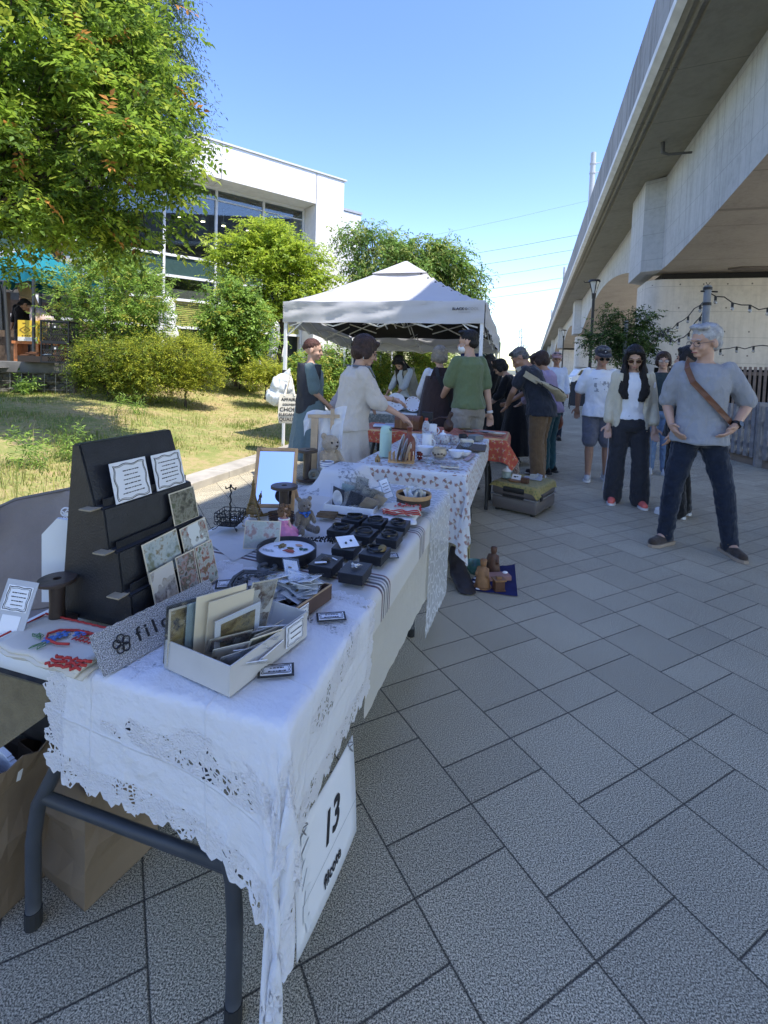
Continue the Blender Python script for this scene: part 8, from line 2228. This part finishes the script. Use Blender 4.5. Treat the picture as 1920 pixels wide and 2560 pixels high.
T,*_ =person('woman with long black hair in black at the right end of the canopy',(p.x,7.6),(-.95,.1),1.56,SKIN,8,(0,-28),armL=((-.02,.08,-.27),(0,.24,-.40)),armR=((.03,.06,-.27),(.04,.2,-.42)),fem=True,hair=('long',H_BLK),top=(MATS['cloth_black_top'],.85,1.8,.03),bottom=('skirt',MATS['cloth_black_skirt'],.03,.25,1.0,.10),shoe=SH_BLK,vx=.012,hands=False)
o =blobmesh([('l',[(V((.22,.06,.62)),.05,.13),(V((.23,.06,.80)),.06,.15),(V((.21,.06,.98)),.035,.10)]),('c',V((.20,.02,.97)),V((.15,-.02,1.42)),.012,.012)],.012,2,cl('blue_bag',(.015,.10,.42)),'tote_bag',None,.008,20)
o.matrix_world =Matrix.Translation(T.location)@Matrix.Rotation(T.rotation_euler.z,4,'Z');tag(o,'bright blue cloth bag on the shoulder of the woman in black','bag')
p =at(1345,1196)
T,up,*_ =person('grey haired man in dark tee and brown trousers bending toward the stall',(p.x,p.y),(-.80,.60),1.68,SKINT,24,(14,-22),armL=((-.06,.12,-.27),(.06,.24,-.44)),armR=((.06,.10,-.27),(-.06,.26,-.40)),feet=((-.13,-.04,8),(.13,.04,-8)),hair=('short',H_SALT),top=(cl('faded_navy',(.030,.034,.045),.3),.80,.62,.045),bottom=('trousers',cl('duck_brown',(.155,.098,.052),.2),.034,0,.012),shoe=(cl('shoe_brown',(.05,.035,.03)),MATS['sole_white']),vx=.010)
o =blobmesh([('l',[(up@V((.10,-.20,.90)),.07,.05),(up@V((.03,-.25,.96)),.11,.075),(up@V((-.08,-.245,1.05)),.11,.08),(up@V((-.17,-.18,1.15)),.07,.055),(up@V((-.20,-.12,1.22)),.04,.03)])],.010,3,cl('canvas_cream',(.40,.34,.22),.08,.4),'sling_bag',None,.006,24)
mb =MB();strap(mb,[(up@V((-.20,-.13,1.19)),(-.8,-.6,.2)),(up@V((-.225,-.05,1.30)),(-1,-.2,.2)),(up@V((-.20,.03,1.40)),(-.9,.1,.5)),(up@V((-.13,.07,1.46)),(-.4,.3,1)),(up@V((.0,.14,1.38)),(0,1,.5))],.075,.008);s_ =mb.build('bag_strap',MATS['cloth_canvas_cream'],o)
mb =MB();mb.tube([up@V((-.22+.012*math.cos(a),-.15+.028*math.cos(a),1.15+.03*math.sin(a)))for a in np.linspace(0,6.28,14,endpoint=False)],.006,5,closed=True);mb.tube([up@V((-.18,-.24,1.12)),up@V((-.12,-.31,1.03)),up@V((-.05,-.325,.97))],.006,5);mb.build('zip_pull',IRON,o)
for ob in(o,):ob.matrix_world =Matrix.Translation(T.location)@Matrix.Rotation(T.rotation_euler.z,4,'Z')@Matrix.Diagonal((*T.scale,1))
tag(o,'cream canvas sling bag across the back of the man in brown trousers','bag')
p =at(1285,1158);person('person in a long black skirt beside the man in brown trousers',(p.x,p.y),(-.9,.3),1.52,SKIN,22,(0,-20),fem=True,hair=('bob',H_BLK),armL=((-.03,.10,-.26),(0,.26,-.40)),armR=((.04,.08,-.26),(.02,.24,-.42)),top=(MATS['cloth_black_top'],.85,1.3,.03),bottom=('skirt',MATS['cloth_black_skirt'],.03,.16,1.0,.12),shoe=SH_BLK,vx=.012,hands=False)
p =at(1370,1182)
T,up,*_ =person('woman in a lilac blouse and teal jeans holding a round brown leather bag',(p.x,p.y),(-.72,.69),1.60,SKIN,14,(10,-16),armL=((-.04,.10,-.27),(0,.26,-.40)),armR=((.05,-.02,-.28),(.08,.04,-.50)),fem=True,hair=('bob',H_BRN),top=(cl('lilac',(.36,.29,.42)),.86,1.75,.034),bottom=('trousers',cl('teal_denim',(.025,.075,.095),.25),.014,0),shoe=SH_BLK,vx=.011)
o =blobmesh([('e',V((.28,.10,.66)),(.075,.15,.145)),('c',V((.27,.02,.78)),V((.25,.06,.88)),.012,.010),('c',V((.27,.18,.78)),V((.25,.07,.88)),.012,.010)],.010,2,mat('leather_rust',(.13,.035,.018),.45,.3,16,.4,22),'round_bag',None)
o.matrix_world =Matrix.Translation(T.location)@Matrix.Rotation(T.rotation_euler.z,4,'Z');tag(o,'round rust brown leather bag hanging from the hand of the woman in lilac','bag')
p =atd(1313,1130,8.0);person('dark haired shopper in black leaning in behind the man with the sling bag',(p.x,8.0),(-.9,.2),1.60,SKIN,14,(0,-16),hair=('short',H_BLK),top=(MATS['cloth_black_top'],.85,1.2,.03),bottom=('trousers',MATS['cloth_charcoal_trouser'],.015,0),shoe=SH_BLK,vx=.013,hands=False)
p =atd(1343,1130,8.3);person('brown haired shopper in dark clothes behind the woman in lilac',(p.x,8.3),(-.8,.5),1.62,SKIN,8,(0,-10),fem=True,hair=('long',H_BRN),top=(MATS['cloth_black_top'],.85,1.2,.03),bottom=('trousers',MATS['cloth_charcoal_trouser'],.015,0),shoe=SH_BLK,vx=.013,hands=False)
p =atd(1380,1130,9.6);person('man in a pale red cap and light blue shirt facing the camera',(p.x,9.6),(-.15,-1),1.68,SKINT,0,(0,-4),hair=('short',H_SALT),top=(cl('sky_shirt',(.50,.56,.70)),.86,1.6,.03),bottom=('trousers',MATS['cloth_indigo_denim'],.015,0),shoe=SH_BLK,vx=.013,cap=(cl('cap_rose',(.33,.20,.20)),),glasses=(mat('frame_brown',(.12,.06,.04)),),hands=False)
p =atd(118,900,10.9);person('stall keeper in a pale pink shirt bending behind the black crates',(p.x+.12,10.9),(-.75,-.4),1.66,SKINT,48,(0,-10),hair=('short',H_BLK),top=(cl('pink_shirt',(.56,.44,.42)),.86,.85,.045),bottom=('trousers',MATS['cloth_charcoal_trouser'],.015,0),shoe=SH_BLK,vx=.013,hands=False,z=1.05)
p =atd(58,900,11.1);person('person in dark clothes standing in the shade of the teal canopy',(p.x,11.1),(.2,-1),1.62,SKINT,0,hair=('short',H_BLK),top=(MATS['cloth_black_top'],.85,1.2,.03),bottom=('trousers',MATS['cloth_charcoal_trouser'],.015,0),shoe=SH_BLK,vx=.013,hands=False,z=1.05)
# ================================================================== STREET FURNITURE AND DISTANCE
PST =mat('post_dark',(.018,.018,.02),.45);POLE =mat('pole_grey',(.17,.19,.22),.5,.12,12)
def lamp(label,x,y,h=5.0):
 t =thing('street_lamp',label,'street lamp',(x,y,0),0,'street lamps along the promenade')
 mb =MB();mb.tube([(0,0,0),(0,0,.9),(0,0,.92),(0,0,h-.75)],[.10,.10,.065,.055],12);mb.build('post',PST,t,auto=40)
 mb =MB();mb.tube([(0,0,h-.76),(0,0,h-.55)],[.07,.09],12)
 for sx in(-1,1):mb.tube([(sx*.06,0,h-.56),(sx*.19,0,h-.10)],.018,6);mb.tube([(0,sx*.06,h-.56),(0,sx*.19,h-.10)],.018,6)
 mb.lathe([(.02,h),(.20,h-.03),(.23,h-.10),(.0,h-.10)],n=20);mb.tube([(-.2,0,h-.12),(-.38,0,h-.14),(-.42,0,h-.08)],.015,6);mb.build('lantern_frame',PST,t,auto=40)
 mb =MB();mb.lathe([(.06,h-.55),(.175,h-.105),(0,h-.105)],n=16);mb.build('lantern_glass',mat('lantern_glass',(.62,.63,.60),.3),t,auto=40)
q =atd(1481,800,19.5);lamp('nearer dark street lamp with flared lantern, before the concrete pier',q.x,19.5);q =atd(1406,900,43);lamp('farther dark street lamp seen beyond the man in the red cap',q.x,43)
def pole(label,px,y,h,r,m=POLE,base=True):
 q =atd(px,905,y);t =thing('light_pole',label,'pole',(q.x,y,0),0,'grey poles carrying string lights');mb =MB();mb.cyl((0,0,0),(0,0,h),r,14);mb.build('post',m,t,smooth=False,auto=40)
 if base:mb =MB();mb.lathe([(r*2.0,0),(r*2.0,1.50),(r*1.6,1.62),(r*1.2,1.66)],n=14);mb.build('base_sleeve',m,t,auto=40)
 mb =MB()
 for z in(h-.05,h-.32):mb.lathe([(r*1.25,z-.025),(r*1.25,z+.025)],n=12)
 for a in(-.3,.3):mb.tube([(0,0,h),(a*.12,0,h+.06)],.006,4)
 mb.tube([(-r*2,0,h-.1),(r*3,0,h-.1)],.015,6);mb.build('clamp',IRON,t);return V((q.x,y,h))
PA =pole('thick grey pole with clamps behind the grey haired man',1757,8.7,2.93,.058);PB =pole('thin grey pole among the street tree leaves',1560,13.2,2.75,.05,base=False)
def string(label,pts):
 t =thing('string_lights',label,'string lights',group='string lights under the viaduct');mb =MB();mb.tube(pts,.010,5);mb.build('cable',IRON,t)
 for p in pts[1:-1:2]:mb =MB();mb.cyl(p,V(p)-V((0,0,.07)),.022,8);s_ =mb.build('socket',IRON,t);mb =MB();mb.ball(V(p)-V((0,0,.10)),.032,8);mb.build('bulb',mat('bulb_glass',(.55,.55,.52),.1,trans=.6),s_,smooth=True)
def sag(a,b,s,n=10):return[V(a).lerp(V(b),i/n)-V((0,0,s*math.sin(math.pi*i/n)+.03*math.sin(i*2.3)))for i in range(n+1)]
string('string lights sloping down left from the thick grey pole to the tree',sag(PA-V((0,0,.2)),atd(1640,835,11.5),.12));string('upper string lights running right from the thick grey pole',sag(PA-V((0,0,.1)),atd(1990,770,8.2),.12));string('lower string lights crossing the pier right of the man',sag(atd(1745,870,11.0),atd(2000,852,9.5),.06,12));string('second looping string lights by the thick grey pole',sag(PA-V((0,0,.35)),atd(1650,822,11.0),.42))
def slat_fence(label,a,b,h,n,w,m,rails,name='slat_fence',th=.03,z0=.06,plinth=None):
 a,b =V((a.x,a.y,0)),V((b.x,b.y,0));d =(b-a);ln =d.length;t =thing(name,label,'fence');t.matrix_world =frame(a,d,V((-d.y,d.x,0)))
 for i in range(n):mb =MB();mb.box((ln*(i+.5)/n,0,(h+z0)/2),(w,th,h-z0));mb.build('slat',m,t)
 for z in rails:mb =MB();mb.box((ln/2,th*.9,z),(ln,th*.7,.08));mb.build('rail',m,t)
 if plinth:mb =MB();mb.box((ln/2,.12,.09),(ln,.18,.18));mb.build('plinth',plinth,t)
a,b =atd(1640,1000,14.0),atd(2060,1000,11.2);slat_fence('tall dark brown vertical slat fence in front of the pier',a,b,1.62,34,.058,mat('slat_brown',(.24,.18,.145),.7,.2,9),(.4,1.45));mb =MB();c_ =(a+b) /2;d =b -a;mb.box((c_.x,c_.y+.18,.8),(d.length,.02,1.5),math.atan2(d.y,d.x));o =mb.build('gap_shade_sheet',mat('gap_shade',(.012,.011,.011),.9));tag(o,'added dark sheet standing in for the shade in the gaps of the brown slats','panel')  # near-black sheet added behind the slats, painting the shade in their gaps
slat_fence('grey weathered picket fence right of the man',at(1770,1135),at(1975,1190),.92,13,.07,mat('picket_grey',(.27,.255,.245),.8,.3,9),(.30,.66),'picket_fence',.035,.13,mat('plinth_tan',(.26,.20,.15),.9));q =at(1900,1168)
t =thing('fence_post','broad grey fence post at the right of the picket fence','post',(q.x,q.y,0),-.4);mb =MB();mb.box((0,0,.49),(.16,.12,.98),bev=.006);mb.build('post',MATS['picket_grey'],t)
q =at(1835,1110);t =thing('garden_chair','white plastic garden chair behind the picket fence','chair',(q.x,q.y+.7,0),-.5);WP =mat('white_plastic',(.66,.68,.70),.4,.04)
mb =MB();mb.box((0,0,.43),(.46,.44,.03),bev=.01);mb.build('seat',WP,t);mb =MB();mb.tube([(.23*math.cos(x),.21+.03*math.sin(x),.45+.42*math.sin(x))for x in np.linspace(0,math.pi,14)],.022,8)
for x in(-.1,0,.1):mb.box((x,.22,.64),(.05,.016,.38))
mb.build('backrest',WP,t)
for sx in(-1,1):
 for sy in(-1,1):mb =MB();mb.cyl((sx*.2,sy*.19,0),(sx*.19,sy*.17,.42),.02,8);mb.build('leg',WP,t)
q =at(1447,1022);t =thing('sandwich_board','black A-board sign seen from the side behind the crowd','sign',(q.x,q.y,0),-.3)
for s_ in(-1,1):mb =MB();mb.loft([[(-.34,s_*.28,.12),(.34,s_*.28,.12),(.34,s_*.25,.12),(-.34,s_*.25,.12)],[(-.30,s_*.04,.98),(.30,s_*.04,.98),(.30,s_*.01,.98),(-.30,s_*.01,.98)]]);mb.build('board',PST,t,fix=True)
for sx in(-.32,.32):
 for s_ in(-1,1):mb =MB();mb.cyl((sx*1.08,s_*.33,0),(sx*.95,s_*.03,.98),.014,6);mb.build('leg',PST,t)
def van():
 q =at(1455,970);t =thing('parked_van','small white boxy van parked beyond the viaduct pier','van');q =atd(1462,968,46);t.matrix_world =Matrix.Translation((q.x,46,0))@Matrix.Rotation(R(4),4,'Z')
 WHT =mat('van_white',(.72,.73,.75),.25,.03);prof =[(-1.65,.28),(1.65,.28),(1.68,.7),(1.6,1.55),(1.45,1.72),(-.55,1.72),(-.85,1.60),(-1.25,1.02),(-1.62,.88)]
 mb =MB();mb.prism(prof,-.72,.72,'XZ');mb.build('body',WHT,t,fix=True,bevel=.04)
 mb =MB();mb.prism([(-1.10,1.05),(-.20,1.05),(-.20,1.55),(-.78,1.55)],-.726,-.71,'XZ');mb.build('window',mat('van_glass',(.02,.025,.03),.1),t,fix=True);mb =MB();mb.prism([(-.10,1.05),(.75,1.05),(.75,1.55),(-.10,1.55)],-.726,-.71,'XZ');mb.build('window',MATS['van_glass'],t,fix=True)
 for x in(-1.1,1.1):
  for y in(-.66,.66):mb =MB();mb.cyl((x,y-.09,.29),(x,y+.09,.29),.29,20);w_ =mb.build('wheel',mat('tyre',(.015,.015,.016),.8),t);mb =MB();mb.cyl((x,y-.095,.29),(x,y+.095,.29),.17,16);mb.build('rim',mat('rim_silver',(.4,.4,.42),.3,metal=.7),w_)
 mb =MB();mb.box((-1.655,-.5,.72),(.05,.22,.13));mb.build('headlight',GLASS,t);mb =MB();mb.box((0,0,1.80),(1.6,1.2,.06));mb.build('roof_rack',PST,t)
van()
MAST =mat('mast_grey',(.42,.44,.46),.5,.05)
for i,(px,py,a,nm)in enumerate(((1484,382,26,'nearest'),(1412,668,52,'second'),(1380,775,80,'third'),(1367,825,110,'fourth'))):
 t =thing('catenary_mast','%s grey overhead line mast rising above the viaduct parapet'%nm,'mast',group='overhead line masts');d =ray(px,py);s_ =None
 k_ =(2.85-0) /d.dot(BX)if d.dot(BX) >0 else 1;p =d *((2.36+.75+.0)/max(.02,d.dot(BX))) +V((0,0,CH));p.z =min(p.z,16.5+i)
 mb =MB();mb.cyl((p.x,p.y,CH+7.2),(p.x,p.y,p.z),.17,12);mb.build('mast',MAST,t,auto=40);mb =MB()
 for z in(p.z-.7,p.z-1.3):mb.lathe([(.20,z-.06),(.20,z+.06)],(p.x,p.y,0),12);mb.tube([(p.x,p.y,z),(p.x+BX.x*1.6,p.y+BX.y*1.6,z+.1)],.03,5)
 mb.build('bracket',MAST,t)
for i,(yl,yr)in enumerate(((645,585),(668,622),(697,656),(725,690),(742,716),(600,500))):
 t =thing('power_line',('uppermost dark','second','third','fourth','lowest','faint highest')[i]+' power line crossing the sky beyond the canopy','power line',group='power lines crossing the sky');a,b =atd(700,yl+55,150),atd(1560,yr-20,130);mb =MB();mb.tube(sag(a,b,1.2,16),.05 if i<5 else.025,5);mb.build('wire',mat('wire_dark_far',(.06,.07,.09),.6),t)
for i,(px,top,y)in enumerate(((1302,820,160),(1306,838,175),(1312,858,200),(1318,864,200),(1298,874,190))):
 q =atd(px,top,y);t =thing('distant_pylon',('tallest lattice pylon far beyond the crowd','second thin pylon beside the tallest','cross-armed pylon far off','pair-armed pylon at the right of the cluster','shortest pylon at the left of the cluster')[i],'pylon',(q.x,y,0),0,'distant pylons');mb =MB();w =.9
 for sx in(-1,1):mb.tube([(sx*w,0,0),(sx*.25,0,q.z)],.12,4)
 for k_ in range(8):z =q.z *k_ /8;z1 =q.z *(k_+1) /8;f =lambda z:w -(w-.25) *z /q.z;mb.tube([(-f(z),0,z),(f(z1),0,z1)],.06,4)
 for z in(q.z-1,q.z-3):mb.box((0,0,z),(3.4 if i in(2,3)else 1.2,.12,.14))
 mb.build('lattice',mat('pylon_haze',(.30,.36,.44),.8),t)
def parasol(label,px,py_top,py_bot,y):
 a,b =atd(px,py_top,y),atd(px,py_bot,y);t =thing('folded_parasol',label,'parasol',(a.x,y,1.0),0,'folded white parasols on the terrace');h =a.z -1.0;hb =b.z -1.0;g =random.Random(int(px));rings =[]
 for j in range(12):
  f =j /11;r_ =(.03,.10,.16,.17,.15,.22,.20,.18,.22,.26,.27,.25)[j];rings.append([(r_*math.cos(q)*(1+.22*math.sin(q*6+f*3)),r_*math.sin(q)*(1+.22*math.sin(q*6+f*3)),h-(h-hb)*f)for q in np.linspace(0,6.2832,36,endpoint=False)])
 mb =MB();mb.loft(rings);mb.build('canvas',mat('parasol_white',(.66,.67,.69),.8,.08,8),t,smooth=True,fix=True);mb =MB();mb.cyl((0,0,0),(0,0,h+.1),.025,8);mb.build('pole',FRAMEW,t);mb =MB();mb.lathe([(.3,0),(.3,.06),(.05,.1)],n=16);mb.build('base',FRAMEW,t)
FRAMEW =mat('frame_white',(.72,.73,.75))
parasol('folded white parasol between the leafy shrub and the gold bush',418,738,850,12.5);parasol('folded white parasol behind the maple trunk',694,800,900,16)
q =atd(806,908,14);t =thing('planter_pot','large cream planter pot behind the woman in the vest','planter',(q.x,14,1.0));mb =MB();mb.lathe([(.22,.2),(.30,.65),(.33,.70),(.28,.70),(.2,.5),(0,.5)],n=24);mb.build('pot',mat('pot_cream',(.50,.46,.36),.8),t,auto=40);mb =MB();mb.box((0,0,.1),(.5,.5,.2));mb.build('stand',WOODD,t)
for i,(la,al,m,lb)in enumerate(((-2.75,10.9,mat('navy_canopy',(.015,.025,.085),.7),'dark navy canopy behind the white canopy'),(-2.75,15.0,mat('green_canopy',(.05,.10,.09),.7),'dark green canopy farthest along the row'))):
 t =thing('rear_canopy',lb,'canopy',group='canopies behind the white one');t.matrix_world =MAX@Matrix.Translation((la,al,0));mb =MB();w =1.6
 mb.loft([[(-w,0,2.0),(w,0,2.0),(w,3,2.0),(-w,3,2.0)],[(-w,0,2.3),(w,0,2.3),(w,3,2.3),(-w,3,2.3)],[(-.05,1.45,3.0),(.05,1.45,3.0),(.05,1.55,3.0),(-.05,1.55,3.0)]],caps=False);mb.build('canopy',m,t)
 mb =MB();mb.loft([[(w-.35,.02,1.3),(w,.02,1.3),(w,.06,1.3),(w-.35,.06,1.3)],[(w-.5,.02,2.1),(w,.02,2.1),(w,.06,2.1),(w-.5,.06,2.1)]]);mb.build('curtain',m,t)
 for x in(-w,w):
  for y in(.05,2.95):mb =MB();mb.box((x*.98,y,1.0),(.04,.04,2.0));mb.build('leg',FRAMEW,t)
